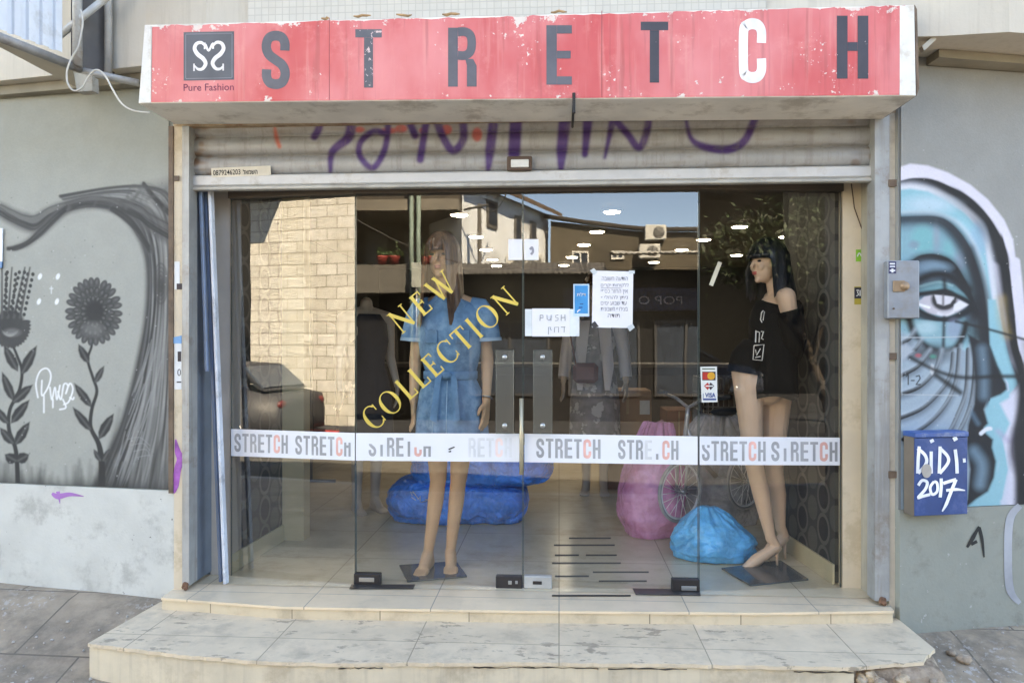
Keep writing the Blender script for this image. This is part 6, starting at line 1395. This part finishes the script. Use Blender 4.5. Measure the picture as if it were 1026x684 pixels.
for x in (-4.9, -3.9): MB().box((x, -10.985, 2.51), (x+.55, -10.9, 4.0), .01).build('balcony_door', mat('pale_balcony_door', C(160, 160, 156, .5), .7), bh)
MB().box((-3.0, -10.98, 2.9), (-2.4, -10.88, 4.0)).build('dark_window', darkm, bh)
pot = mat('red_plastic_pot', C(180, 70, 66, .5), .6); leafm = mat('pot_leaf', C(70, 96, 50, .7), .7)
for i, (px, py) in enumerate(((383, 263), (395, 261.5), (427, 260.5))):
    c = PD.mir(px, py, -9.07); c.z = 2.981; lab = ('red flower pot at the left end of the balcony wall across the street', 'red flower pot between two others on the balcony wall across the street', 'red flower pot apart from its two neighbours, beside the drainpipes across the street')[i]
    t = thing('flower_pot', lab, 'flower pot', tuple(c), 'red flower pots on the balcony wall'); m_ = MB(); m_.tube([c, c+dz*.17, c+dz*.2, c+dz*.2], [.09, .125, .135, .11], 14); m_.build('pot', pot, t)
    m_ = MB(); rg = random.Random(i)
    for k in range(60):
        p = c+Vector((rg.gauss(0, .08), rg.gauss(0, .05), .2+abs(rg.gauss(0, .11)))); d = Vector((rg.gauss(0, 1), rg.gauss(0, 1), rg.gauss(0, 1))).normalized()*.04; e = d.cross(Vector((rg.random(), rg.random(), 1))).normalized()*.015; m_.add([p-d, p+e, p+d, p-e], [(0, 1, 2, 3)])
    m_.build('leaves', leafm, t)
pipe_m = mat('green_white_pipe', C(150, 172, 160, .45), .6)
for px, lab in ((412.5, 'pale green drainpipe on the shady balcony house, further from the white house'), (419.5, 'pale green drainpipe on the shady balcony house, nearer the white house')):
    c = PD.mir(px, 270, -8.8); t = MB(); t.tube([(c.x, -8.8, -.42), (c.x, -8.8, 6.2)], .05, 10)
    tag(t.build('drainpipe', pipe_m, None), lab, 'drainpipe', 'drainpipes on the balcony house')
c = PD.mir(417, 275, -8.6); sn = thing('street_notice', 'small pale upright notice board in front of the drainpipes across the street', 'notice board', (c.x, -8.6, -.43)); MB().box((c.x-.11, -8.62, c.z-.28), (c.x+.11, -8.6, c.z+.26), .004).build('board', mat('notice_grey', C(176, 180, 172, .7), .6), sn); t = MB(); t.tube([(c.x, -8.64, -.43), (c.x, -8.64, c.z+.2)], .025, 8); t.build('post', railm, sn)
# white house: a long sunlit wall running away from the street
wp0, wp1 = PD.mir(463, 280, -9.3), PD.mir(549, 260, -14.5)
wh = thing('white_house', 'sunlit white plastered house across the street with tiled eaves', 'house', ((wp0.x+wp1.x)/2, -13, -.43)); whm = mat('white_stucco', C(236, 240, 244, .8), .9, var=.06, scale=1.2, dirt=(C(186, 180, 172, .6), .4, .8), streak=(C(186, 176, 160, .6), .3))
WP = Plane((wp1.x, wp1.y), (wp0.x, wp0.y)); WP.n = WP.n if WP.n.x > 0 else -WP.n
wd_ = (Vector((wp1.x-wp0.x, wp1.y-wp0.y, 0))); Lw_ = wd_.length; wd_.normalize(); wn_ = Vector((-wd_.y, wd_.x, 0)); wn_ = wn_ if wn_.x > 0 else -wn_
a = Vector((wp0.x, wp0.y, 0)); e_ = Vector((wp1.x, wp1.y, 0))
MB().prism([(a.x, a.y), (e_.x, e_.y), (e_.x-3.2, e_.y), (a.x-1.6, a.y-2.6)], -.43, 5.0).build('wall', whm, wh)
tl = mat('old_roof_tile', C(112, 92, 78, .6), .9, var=.3, scale=5, bump=.5)
MB().slab([a-wd_*.2+wn_*.35+dz*4.95, e_+wd_*.3+wn_*.35+dz*4.95, e_+wd_*.3-wn_*1.6+dz*5.9, a-wd_*.2-wn_*1.6+dz*5.9], (0, 0, .12)).build('roof', tl, wh)
def wwin(s0, s1, z0, z1, m, name='window'):
    p, q = a+wd_*s0+wn_*.012, a+wd_*s1+wn_*.012; o = MB(); o.slab([p+dz*z0, q+dz*z0, q+dz*z1, p+dz*z1], wn_*.03); fo = o.build(name, m, wh)
    ins = (q-p).normalized()*.08; o = MB(); o.slab([p+ins+wn_*.032+dz*(z0+.08), q-ins+wn_*.032+dz*(z0+.08), q-ins+wn_*.032+dz*(z1-.08), p+ins+wn_*.032+dz*(z1-.08)], wn_*.01); o.build('pane', winm, fo)
def sof_(px):            # distance along the white wall of a mirrored photo column
    r0 = PD.mir(px, 300, -9); r1 = PD.mir(px, 300, -12); d = r1-r0; M2 = np.array([[wd_.x, -d.x], [wd_.y, -d.y]]); t = np.linalg.solve(M2, np.array([r0.x-a.x, r0.y-a.y])); return t[0]
for px0, px1, z0, z1 in ((487, 497, 4.05, 4.75), (515, 521, 3.85, 4.6), (530, 536, 3.8, 4.6)): wwin(sof_(px0), sof_(px1), z0, z1, mat('shutter_grey', C(120, 116, 112, .6), .7))
wwin(sof_(491), sof_(498), 2.55, 2.95, darkm, 'vent_opening')
acm = mat('ac_white', C(226, 224, 216, .65), .5, var=.05); acg = mat('ac_grille', C(70, 70, 72, .7), .6)
def ac(label, c, w=.6, h=.42):
    t = thing('ac_unit', label, 'air conditioner', tuple(c), 'outdoor air conditioners across the street'); MB().box((c[0]-w/2, c[1]-.28, c[2]), (c[0]+w/2, c[1], c[2]+h), .02).build('casing', acm, t)
    m_ = MB(); m_.tube([(c[0]+w*.14, c[1]+.002, c[2]+h/2), (c[0]+w*.14, c[1]+.012, c[2]+h/2)], h*.38, 24); g = m_.build('fan_grille', acg, t); m_ = MB()
    for r_ in (.12, .24, .34): m_.tube([(c[0]+w*.14+h*r_*math.cos(q), c[1]+.014, c[2]+h/2+h*r_*math.sin(q)) for q in np.linspace(0, 6.2832, 21)], .006, 4, False)
    m_.build('wire_rings', acm, g)
    m_ = MB(); m_.box((c[0]-w*.4, c[1]-.35, c[2]-.04), (c[0]-w*.35, c[1], c[2]-.002)); m_.box((c[0]+w*.35, c[1]-.35, c[2]-.04), (c[0]+w*.4, c[1], c[2]-.002)); m_.build('bracket', railm, t)
# ochre house
oh = thing('ochre_house', 'ochre grey house across the street under a sagging dark roof edge', 'house', (2.3, -16, -.43)); och = mat('ochre_render', C(116, 106, 90, .45), .9, var=.22, scale=1.1, dirt=(C(84, 78, 68, .45), .6, 1.2))
MB().add([(-.25, -14, -.43), (4.6, -14, -.43), (4.6, -14, 4.38), (2.4, -14, 4.42), (-.25, -14, 4.72), (-.25, -19, -.43), (4.6, -19, -.43), (4.6, -19, 4.38), (2.4, -19, 4.42), (-.25, -19, 4.72)], [(0, 1, 2, 3, 4), (9, 8, 7, 6, 5), (0, 4, 9, 5), (1, 6, 7, 2), (2, 7, 8, 3), (3, 8, 9, 4)]).build('wall', och, oh)
t = MB(); t.tube([(-.45, -13.9, 4.86), (.8, -13.9, 4.66), (2.4, -13.9, 4.48), (4.8, -13.9, 4.44)], .07, 8); t.build('roof_edge', mat('dark_roof_edge', C(60, 54, 50, .6), .9), oh)
for px0, px1, py0, py1 in ((573, 590, 252, 268), (612, 625, 251, 260)):
    p, q = PD.mir(px0, py1, -14), PD.mir(px1, py0, -14); window(oh, p.x, q.x, p.z, q.z, -13.999)
p = PD.mir(655, 239, -13.7); ac('upper air conditioner of the two stacked on the ochre house', (p.x+.05, -13.7, p.z-.02)); ac('lower air conditioner of the two stacked on the ochre house', (p.x-.12, -13.7, p.z-.56))
# low shop row with awnings
lr = thing('low_shop_row', 'low dark shop row across the street with a navy POP sign', 'building', (1, -9, -.43)); MB().box((-2.2, -11.5, -.43), (5.0, -8.2, 2.75)).build('wall', mat('dark_shopfront', C(50, 50, 54, .4), .9, spec=.15, var=.25, scale=1.5), lr)
for x0, x1 in ((-1.9, -.2), (.2, 1.7), (2.0, 3.3), (3.5, 4.7)): window(lr, x0, x1, .1, 1.7, -8.199, mat('dark_shop_frame', C(70, 70, 74, .6), .5), 'shop_window')
p, q = PD.mir(588, 311, -8.0), PD.mir(700, 288, -8.0); so = MB().box((p.x-.5, -8.19, p.z), (q.x, -8.0, q.z), .01).build('sign_board', mat('navy_sign', C(44, 46, 78, .7), .5), lr)
SPL = None
def placeP(px, py): r_ = PD.mir(px, py, -7.995); return Vector((r_.x, -7.995, r_.z))
textdecal('sign_lettering', mat('pale_sign_letter', C(196, 190, 196, .7), .5), so, 'POP O', None, 0, 640, 304.5, 683, 8, 0, 0, True, lambda px, py: placeP(px, py))
cor = mat('rusty_corrugated_iron', C(120, 116, 112, .4), .7, var=.25, scale=6)
def awning(name, label, x0, x1, z, y0, y1, m, drop):
    mb = MB(); n = int((x1-x0)/.05); vs_ = []
    for j, (y, zz) in enumerate(((y0, z+drop), (y1, z))):
        for th in (0, .03):
            for k in range(n+1): vs_.append((x0+(x1-x0)*k/n, y, zz+.02*math.sin(k*math.pi*.9)-th))
    w = n+1; fs = []
    for k in range(n): fs += [(k, k+1, 2*w+k+1, 2*w+k), (w+k, 3*w+k, 3*w+k+1, w+k+1), (2*w+k, 2*w+k+1, 3*w+k+1, 3*w+k), (k, w+k, w+k+1, k+1)]
    mb.add(vs_, fs); return tag(mb.build(name, m, None), label, 'awning')
awning('awning', 'rusty corrugated awning over the low shops below the white house', -2.25, .95, 2.62, -8.22, -7.1, cor, .30)
awning('awning', 'white corrugated canopy over the POP shop sign across the street', 1.05, 5.1, 3.0, -8.3, -7.0, mat('white_canopy', C(214, 212, 206, .65), .6, var=.1), .12)
for i, px in enumerate((517, 533)):
    p = PD.mir(px, 282, -9.2); ac(('left air conditioner of the two on the low roof by the white house', 'right air conditioner of the two on the low roof by the white house')[i], (p.x, -9.2, 2.8), .5, .42)
po = thing('utility_pole', 'dark utility pole in front of the white house across the street', 'pole', (PD.mir(480.5, 260, -9.05).x, -9.05, -.43)); xx = PD.mir(480.5, 260, -9.05).x
t = MB(); t.tube([(xx, -9.05, -.43), (xx, -9.05, 4.35)], [.06, .045], 10); t.build('shaft', mat('pole_grey', C(84, 80, 76, .7), .8), po); t = MB(); t.tube([(xx-.35, -9.0, 4.2), (xx+.2, -9.0, 4.32)], .03, 6); t.build('cross_arm', MATS['pole_grey'], po)
for i, (p, q, sag, lab) in enumerate((((-5.5, -8.7, 4.6), (xx, -9.0, 2.9), .25, 'sagging cable across the balcony house, lower end at the utility pole'), ((xx, -9.0, 4.3), (-1.0, -9.3, 5.2), .5, 'cable looping up from the utility pole to the white house eaves'))):
    t = MB(); p, q = Vector(p), Vector(q); t.tube([p.lerp(q, k/12)-dz*sag*math.sin(math.pi*k/12) for k in range(13)], .018, 5); tag(t.build('cable', mat('black_cable', C(40, 40, 40), .7), None), lab, 'cable')
# grey building and tree seen in the right pane, cars on the street
gb = thing('grey_building', 'plain grey building, darkened in colour for shade, behind the dark tree across the street', 'building', (12, -12, -.43)); MB().box((5.2, -16, -.43), (22, -11.5, 4.2)).build('wall', mat('tree_shade_render', C(62, 62, 62, .25), 1, spec=0, var=.15, scale=1), gb)  # wall colour dropped near black to stand for the shade of the trees
for k in range(3): MB().box((12.5+k*2.6, -11.499, .9), (13.6+k*2.6, -11.45, 2.2)).build('shutter', MATS['tree_shade_render'], gb)
gb2 = thing('tall_building', 'taller apartment building further back across the street, shade put into its wall colour', 'building', (12, -20, -.43)); MB().box((6.3, -26, -.43), (26, -19, 9.5)).build('wall', mat('shade_dark_render', C(62, 61, 60, .25), 1, spec=0, var=.15, scale=.8), gb2)  # shade painted into this wall as a near-black colour
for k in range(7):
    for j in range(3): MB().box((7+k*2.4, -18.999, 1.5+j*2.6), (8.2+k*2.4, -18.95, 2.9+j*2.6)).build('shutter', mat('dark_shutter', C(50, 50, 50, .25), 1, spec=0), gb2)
def tree(label, base, h, cr, seed, nleaf):
    t = thing('tree', label, 'tree', base); rg = random.Random(seed); B = Vector(base); m_ = MB(); tips = []
    def limb(p, d, L, r_, n):
        pts = [p]; q = p.copy(); dd = d.copy()
        for k in range(5): dd = (dd+Vector((rg.gauss(0, .14), rg.gauss(0, .14), rg.gauss(.02, .08)))).normalized(); q = q+dd*L/5; pts.append(q.copy())
        m_.tube(pts, [r_*(1-.12*k) for k in range(6)], 8)
        if n == 0: tips.append((pts[-1], L)); tips.append((pts[3], L)); return
        for k in range(3 if n > 1 else 3): a_ = rg.uniform(0, 6.28); limb(pts[rg.choice((3, 4, 5))], (dd+Vector((math.cos(a_), math.sin(a_), rg.uniform(.1, .6)))*.9).normalized(), L*.68, r_*.5, n-1)
    limb(B, Vector((.05, .02, 1)), h*.42, .17, 3); m_.build('trunk', mat('bark', C(96, 82, 70, .6), .95, var=.3, scale=9, bump=.8), t)
    m_ = MB()
    for k in range(nleaf):
        c, L = rg.choice(tips); p = c+Vector((rg.gauss(0, .42), rg.gauss(0, .42), rg.gauss(0, .30))); d = Vector((rg.gauss(0, 1), rg.gauss(0, 1), rg.gauss(-.3, .7))).normalized()*rg.uniform(.05, .11); e = d.cross(Vector((rg.gauss(0, 1), rg.gauss(0, 1), 1))).normalized()*rg.uniform(.02, .045); m_.add([p-d, p+e, p+d*1.1, p-e], [(0, 1, 2, 3)])
    m_.build('crown', mat('dark_foliage', (.035, .055, .02), .6, var=.45, scale=1.6), t)
tree('dense dark leafy tree across the street in front of the grey building', (8.6, -6.6, -.43), 5.4, 2.4, 5, 9000)
tree('second leafy tree further along the street past the first', (13.2, -7.2, -.43), 5.0, 2.2, 8, 6000)
def car(label, x, y, paintm_, yaw=0, z0=-.555):
    t = thing('parked_car', label, 'car', (x, y, z0)); Mz = Matrix.Rotation(yaw, 3, 'Z'); o = Vector((x, y, z0))
    def W(px, py, pz): return o+Mz @ Vector((px, py, pz))
    def sec(xx, hw, z0, z1, tw): return [W(xx, -hw, z0), W(xx, -hw*1.02, (z0+z1)/2), W(xx, -tw, z1), W(xx, tw, z1), W(xx, hw*1.02, (z0+z1)/2), W(xx, hw, z0)]
    b = MB(); b.rings([sec(-2.12, .6, .38, .72, .52), sec(-2.05, .78, .24, .86, .7), sec(-1.5, .86, .2, .95, .76), sec(-.6, .88, .2, .98, .78), (sec(.5, .88, .2, .98, .78)), sec(1.0, .87, .2, .96, .76), sec(1.7, .84, .2, .86, .72), sec(2.05, .74, .26, .74, .62), sec(2.14, .55, .38, .66, .5)]); b.build('body', paintm_, t)
    b = MB(); b.rings([[W(-1.75, -.66, .96), W(-1.75, .66, .96), W(-1.55, .62, 1.02), W(-1.55, -.62, 1.02)], [W(-1.25, -.6, 1.36), W(-1.25, .6, 1.36), W(-1.2, .58, 1.40), W(-1.2, -.58, 1.40)], [W(.1, -.62, 1.43), W(.1, .62, 1.43), W(.1, .6, 1.46), W(.1, -.6, 1.46)], [W(.95, -.7, .97), W(.95, .7, .97), W(1.0, .68, .99), W(1.0, -.68, .99)]], True, False); b.build('roof', paintm_, t)
    for q in (-1, 1):
        for pts in ([(-1.5, 1.0), (-1.12, 1.33), (-.42, 1.37), (-.42, 1.0)], [(-.36, 1.0), (-.36, 1.37), (.12, 1.38), (.78, 1.0)]):
            b = MB(); b.slab([W(px, q*(.77-.32*(pz-.98)), pz) for px, pz in pts], Mz @ Vector((0, -q*.05, 0))); b.build('side_window', winm, t)
        for px in (-1.3, 1.32):
            b = MB(); b.tube([W(px, q*.70, .31), W(px, q*.89, .31)], .31, 24); w = b.build('wheel', mat('tyre_rubber', C(40, 40, 42), .9), t); b = MB(); b.tube([W(px, q*.891, .31), W(px, q*.90, .31)], .19, 18); b.build('hubcap', mat('alloy', C(170, 170, 172), .3, metal=.7), w)
        b = MB(); b.ell(W(2.03, q*.58, .66), (.09, .14, .07), Mz); b.build('headlight', mat('lamp_lens', C(130, 132, 134), .4), t); b = MB(); b.ell(W(-2.06, q*.6, .74), (.06, .12, .08), Mz); b.build('tail_light', mat('red_lens', C(90, 26, 26), .5), t)
        b = MB(); b.ell(W(.72, q*.97, 1.02), (.07, .09, .06), Mz); b.build('wing_mirror', paintm_, t)
    b = MB(); b.slab([W(.14, -.58, 1.43), W(.14, .58, 1.43), W(.94, .68, 1.0), W(.94, -.68, 1.0)], Mz @ Vector((.03, 0, .02))); b.build('windscreen', winm, t); b = MB(); b.slab([W(-1.27, -.56, 1.36), W(-1.27, .56, 1.36), W(-1.68, .62, 1.0), W(-1.68, -.62, 1.0)], Mz @ Vector((-.03, 0, .02))); b.build('rear_window', winm, t)
MB_ = MB(); MB_.box((4.6, -11.4, -.6), (18, -8.25, -.2), .01); tag(MB_.build('parking_lot', mat('lot_asphalt', (.04, .04, .042), .95, spec=.1), None), kind='structure')
car('dark grey car parked under the tree across the street', PR.mir(752, 350, -9.6).x-2.15, -9.6, mat('grey_car_paint', C(84, 88, 100, .7), .45, coat=.2, var=.03), 0, -.2)
car('black car parked in front of the stone building across the street', -8.6, -4.2, mat('black_car_paint', C(46, 46, 50, .7), .6, var=.1), math.pi)
p, q = PL.mir(246, 470, -5.19), PL.mir(340, 458, -5.19)
MB_ = MB(); MB_.box((min(p.x, q.x)-.2, -5.24, -.555), (max(p.x, q.x), -5.19, -.428)); tag(MB_.build('kerb', mat('red_kerb_paint', C(200, 70, 66, .7), .7, var=.15), None), kind='structure')

# ================================================================== SMALL THINGS ON AND ABOUT THE FACADE
# letterbox
def wallpt(px, py, off): return WR.at(px, py, off)
LBo = .088
a, b_ = wallpt(916.5, 434, LBo), wallpt(969.5, 515, LBo); s0, s1 = (a-WR.a).dot(WR.d), (b_-WR.a).dot(WR.d); zt_, zb_ = a.z, b_.z
def wbox(s0, s1, z0, z1, o0, o1, bev=0):
    mb = MB(); c = WR.a+WR.d*((s0+s1)/2)+WR.n*((o0+o1)/2)+dz*((z0+z1)/2); M = Matrix((WR.d, -WR.n, dz)).transposed(); mb.obox(c, (s1-s0, o1-o0, z1-z0), M, bev); return mb
lb = thing('letterbox', 'blue steel letterbox with DIDI 2017 painted in white', 'letterbox', tuple(WR.a+WR.d*((s0+s1)/2)+dz*zb_))
wbox(s0, s1, zb_, zt_, .012, LBo-.006, .004).build('box', mat('brown_box_side', C(122, 110, 98), .7, var=.15), lb); blue = mat('letterbox_blue', C(14, 66, 128), .45, var=.12, scale=9, dirt=(C(84, 100, 150), .35, 9))
wbox(s0, s1, zb_+.002, zt_-.022, LBo-.0055, LBo, .002).build('door_panel', blue, lb); wbox(s0-.002, s1+.002, zt_-.02, zt_+.004, .008, LBo+.006, .003).build('lid', mat('letterbox_lid', C(50, 92, 158), .45, var=.15, dirt=(C(150, 160, 180), .4, 12)), lb)
wpm_ = mat('white_marker', C(240, 242, 246), .6)
def dl(pts, w): return ribbon(pts, w, 5)
strokes = [dl([(921, 447), (920, 460), (919.5, 474)], 1.6), dl([(919.5, 449), (927, 456), (928, 464), (920, 474)], 1.6), dl([(933, 452), (933, 462), (933, 474)], 1.6), dl([(933, 440), (934.5, 443)], 2), dl([(942, 447), (941.5, 460), (941, 474)], 1.6), dl([(941, 448), (949.5, 457), (949.5, 464), (941.5, 474)], 1.6), dl([(957, 450), (958.5, 462), (959, 474)], 1.7), dl([(956, 437.5), (958, 441)], 2.2), dl([(966, 459), (966.4, 463)], 1.4),
 dl([(920, 486), (924, 481), (929, 483), (927, 490), (920, 498), (924, 497), (932, 495)], 1.5), dl([(936, 482), (932, 488), (934, 495), (939, 492), (939, 484), (936, 482)], 1.4), dl([(943, 479), (943, 488), (942, 498)], 1.6), dl([(945, 484), (951, 482), (958, 480)], 1.6), dl([(958, 480), (953, 492), (948, 505), (944, 512)], [1.6, 1.7, 1.6, .6]), dl([(948, 491), (958, 490), (967, 491)], [1.4, 1.5, .5])]
LBP = Plane(tuple(WR.a.xy), tuple((WR.a+WR.d).xy)); decals('painted_stroke', wpm_, lb, strokes, LBP, LBo+.0012)
decal('round_lock_cover', mat('lock_grey', C(170, 168, 166), .4, metal=.3), lb, [ellring(928.5, 471.5, 5, 7, 0, 360, 5, 6.9)], LBP, LBo+.004)
# grey lock box on the shutter post
jb = thing('lock_box', 'grey steel lock box bolted to the right shutter post beside the eye', 'lock box', tuple(onY(908, 318, FY-.05))); JY = FY-.06
p, q = onY(889.5, 261, JY), onY(921.5, 319, JY); MB().box((p.x, JY, q.z), (q.x, FY-.0125, p.z), .005).build('casing', mat('lockbox_grey', C(150, 154, 160), .55, metal=.15, var=.12, scale=8, dirt=(C(140, 130, 120), .3, 9)), jb)
h0, h1 = onY(895.5, 281, JY-.012), onY(910, 292, JY-.012); m_ = MB(); m_.box((h0.x, JY-.008, h1.z), (h1.x-.012, JY-.0005, h0.z), .002); m_.tube([(h1.x-.014, JY-.001, (h0.z+h1.z)/2), (h1.x-.014, JY-.012, (h0.z+h1.z)/2)], .021, 14); m_.build('hasp', mat('brassy_hasp', C(166, 138, 110), .5, metal=.4, var=.25), jb)
JP = Plane((1.4, JY), (2, JY)); decal('sticker', mat('navy_sticker', C(60, 60, 96), .6), jb, [rect(890.3, 262, 898, 274)], JP, .001); decals('sticker_print', paper, jb, [rect(891.5, 263.5, 896.8, 265), rect(891.5, 266.4, 896.8, 267.6), rect(893.2, 269.2, 895.2, 273), rect(891.5, 270.3, 897, 271.7)], JP, .0018)
m_ = MB(); m_.tube([onY(895.5, 309, JY-.001), onY(895.5, 309, JY-.006)], .005, 8); m_.build('bolt', rustbr, jb)
# half seen white and blue plate at the left edge of the view
e0, e1 = WL.at(-24, 228, .02), WL.at(3.4, 269, .02); ep = thing('street_plate', 'white plate with a blue lower edge on the left mural, cut by the frame', 'sign', tuple(e1)); 
def lbox(pts, th, off): return MB().slab([WL.at(x, y, off) for x, y in pts], WL.n*th)
lbox([(-24, 228), (3.4, 228.8), (3.0, 262), (-24, 262)], .006, .008).build('plate', mat('white_enamel', C(232, 236, 240), .35), ep); lbox([(-24, 262.3), (3.0, 262.3), (2.4, 268.5), (-24, 269)], .006, .008).build('blue_edge', mat('blue_enamel', C(60, 110, 160), .35), ep)

# ------------------------------------------------------------------ iron balcony with corrugated sheet, upper left
ZB = 2.56
cbn = thing('iron_balcony', 'corner of an iron balcony clad in pale corrugated sheet, upper left', 'balcony', tuple(onZ(80, 70, ZB)))
zq = lambda px, py, z=ZB: onZ(px, py, z)
P0, P1 = zq(62, 60), zq(-60, 16); dirn = (P1-P0); LL = dirn.length; dirn.normalize(); nn_ = Vector((dirn.y, -dirn.x, 0)); nn_ = nn_ if nn_.y < 0 else -nn_
prof = []; n = 220
for k in range(n+1):
    s_ = LL*k/n; u = (s_/.062) % 1.0; off = .014 if .12 < u < .62 else (.014*u/.12 if u <= .12 else (.014*(1-(u-.62)/.08) if u < .70 else 0)); prof.append(P0+dirn*s_+nn_*off)
m_ = MB(); m_.add([p+dz*.03 for p in prof]+[p+dz*1.3 for p in prof], [(k, k+1, n+1+k+1, n+1+k) for k in range(n)]); cso = m_.build('corrugated_sheet', mat('pale_corrugated', C(214, 218, 224), .5, metal=.1, var=.08, scale=5, dirt=(C(170, 166, 160), .3, 5)), cbn)
cso.data.polygons.foreach_set('use_smooth', [False]*n)
ironm = mat('grey_iron', C(150, 148, 146), .6, metal=.2, var=.2, scale=14, dirt=(C(120, 96, 76), .5, 12)); pale_iron = mat('pale_iron', C(190, 188, 184), .6, metal=.2, var=.15, scale=10, dirt=(C(140, 120, 100), .4, 10))
pr0, pr1, pr2 = zq(-60, 16), zq(80, 69), zq(139, 83.5)
pr2 = onZ(139, 83.5, ZB-.04)
m_ = MB(); m_.tube([pr0+nn_*.02, pr1], .021, 10); m_.build('bottom_rail', ironm, cbn); m_ = MB(); m_.tube([pr1+Vector((-.03, 0, 0)), pr2], .017, 10); m_.build('stay', pale_iron, cbn)
MB().slab([pr0, pr1, pr1+Vector((-.25, .45, 0)), pr0+Vector((0, .9, 0))], (0, 0, .02)).build('balcony_floor', mat('balcony_underside', C(196, 186, 168), .85, var=.08), cbn)
v0 = zq(77.5, 66); m_ = MB(); m_.tube([v0, v0+dz*.9], .022, 10); m_.build('post', pale_iron, cbn)
v1 = zq(101, 70)+Vector((0, .06, 0)); m_ = MB(); m_.tube([v1, v1+dz*1.0], .018, 10); m_.build('post', pale_iron, cbn)
d0 = onY(47, 46, v0.y-.03); d1 = onY(99, 4, v0.y+.02); m_ = MB(); m_.tube([d0, d1+(d1-d0)*.4], .017, 10); m_.build('brace', pale_iron, cbn)
MB().slab([zq(62.5, 60)+Vector((0, .06, 0)), zq(100, 72)+Vector((0, .10, 0)), zq(100, 72)+Vector((0, .10, 1.2)), zq(62.5, 60)+Vector((0, .06, 1.2))], (0, .02, 0)).build('recess_shade_sheet', mat('recess_shade_tone', C(110, 104, 100), .8, var=.2), cbn)  # dark sheet standing in for the shadowed recess between the posts
jbx = thing('junction_box', 'small grey junction box hanging under the iron balcony', 'junction box', tuple(onY(82, 92, v0.y))); 
MB().slab([onY(x, y, v0.y-.02) for x, y in ((74, 73), (92, 76), (93, 91), (77, 92))], (0, .05, 0)).build('cover', mat('junction_grey', C(176, 170, 158), .7, var=.1, dirt=(C(140, 128, 112), .5, 20)), jbx)
wcab = mat('white_cable', C(212, 206, 196), .6)
Yc = v0.y-.04
for lab, pts in (('white cable looping round the junction box under the iron balcony', [(70, 62), (67, 72), (68, 84), (74, 91), (82, 88), (88, 78), (94, 71), (100, 71), (106, 77), (113, 90), (122, 104), (134, 111), (150, 113)]), ('thin white cable draped over the post of the iron balcony', [(81, 10), (83, 22), (81, 36), (78, 48), (73, 56), (70, 62)])):
    m_ = MB(); pp = [onY(x, y, Yc-.02) for x, y in pts]; q_ = []
    for i in range(len(pp)-1):
        a0_, a1_, a2_, a3_ = pp[max(i-1, 0)], pp[i], pp[i+1], pp[min(i+2, len(pp)-1)]
        for k in range(5): t_ = k/5; q_.append(.5*((2*a1_)+(a2_-a0_)*t_+(2*a0_-5*a1_+4*a2_-a3_)*t_*t_+(3*a1_-a0_-3*a2_+a3_)*t_**3))
    q_.append(pp[-1]); m_.tube(q_, .0042, 6); tag(m_.build('cable', wcab, None), lab, 'cable')
cbk = MB(); cbk.slab([onY(x, y, 3.40) for x, y in ((924, 46), (938, 34), (938, 40), (926, 51))], (0, .03, 0)); tag(cbk.build('tin_flap', mat('tin_flap', C(188, 180, 166), .7), None), 'bent tin flap sticking out beside the right end of the red sign', 'tin flap')

# rubble and paint chips scattered on the paving (too many to count)
mb = MB(); rg = random.Random(31)
for k in range(300):
    if k % 2: x, y = rg.uniform(1.62, 2.9), rg.uniform(2.6, 3.75)
    else: x, y = rg.uniform(-3.3, -2.0), rg.uniform(2.6, 3.6)
    if rg.random() < .35: x = (1.63+abs(rg.gauss(0, .25))) if k % 2 else x
    z = gz(x, y)+.007; r_ = abs(rg.gauss(.001, .0035))+.0014
    if r_ > .010: r_ = .010
    M = Matrix.Rotation(rg.uniform(0, 3), 3, 'Z'); h = r_*.35
    vs_ = [Vector((math.cos(a_)*r_*rg.uniform(.6, 1.3), math.sin(a_)*r_*rg.uniform(.6, 1.3), 0)) for a_ in np.linspace(0, 5.2, 6)]
    mb.add([Vector((x, y, z-.004))+M @ v for v in vs_]+[Vector((x, y, z+h))+M @ (v*.7) for v in vs_], [tuple(range(6, 12))]+[(i, (i+1) % 6, 6+(i+1) % 6, 6+i) for i in range(6)])
tag(mb.build('rubble_chips', mat('pale_chips', C(182, 174, 166), .9, var=.25, scale=60), None), kind='stuff')
for i, (px, py, r_, lab) in enumerate(((77, 608, .012, 'black pebble on the left paving'), (966, 662, .03, 'largest pale stone lying by the broken step corner'), (953, 655, .02, 'small pale stone lying by the broken step corner'))):
    p = onZ(px, py, -.2); 
    for _ in range(6): p = onZ(px, py, gz(p.x, p.y)+.008)
    m_ = lump((p.x, p.y, p.z+r_*.3), (r_, r_*.8, r_*.6), 3+i, 2.2, .3, False, 16, 10); tag(m_.build('stone', mat('black_pebble', C(50, 48, 46), .8) if i == 0 else conc, None), lab, 'stone')
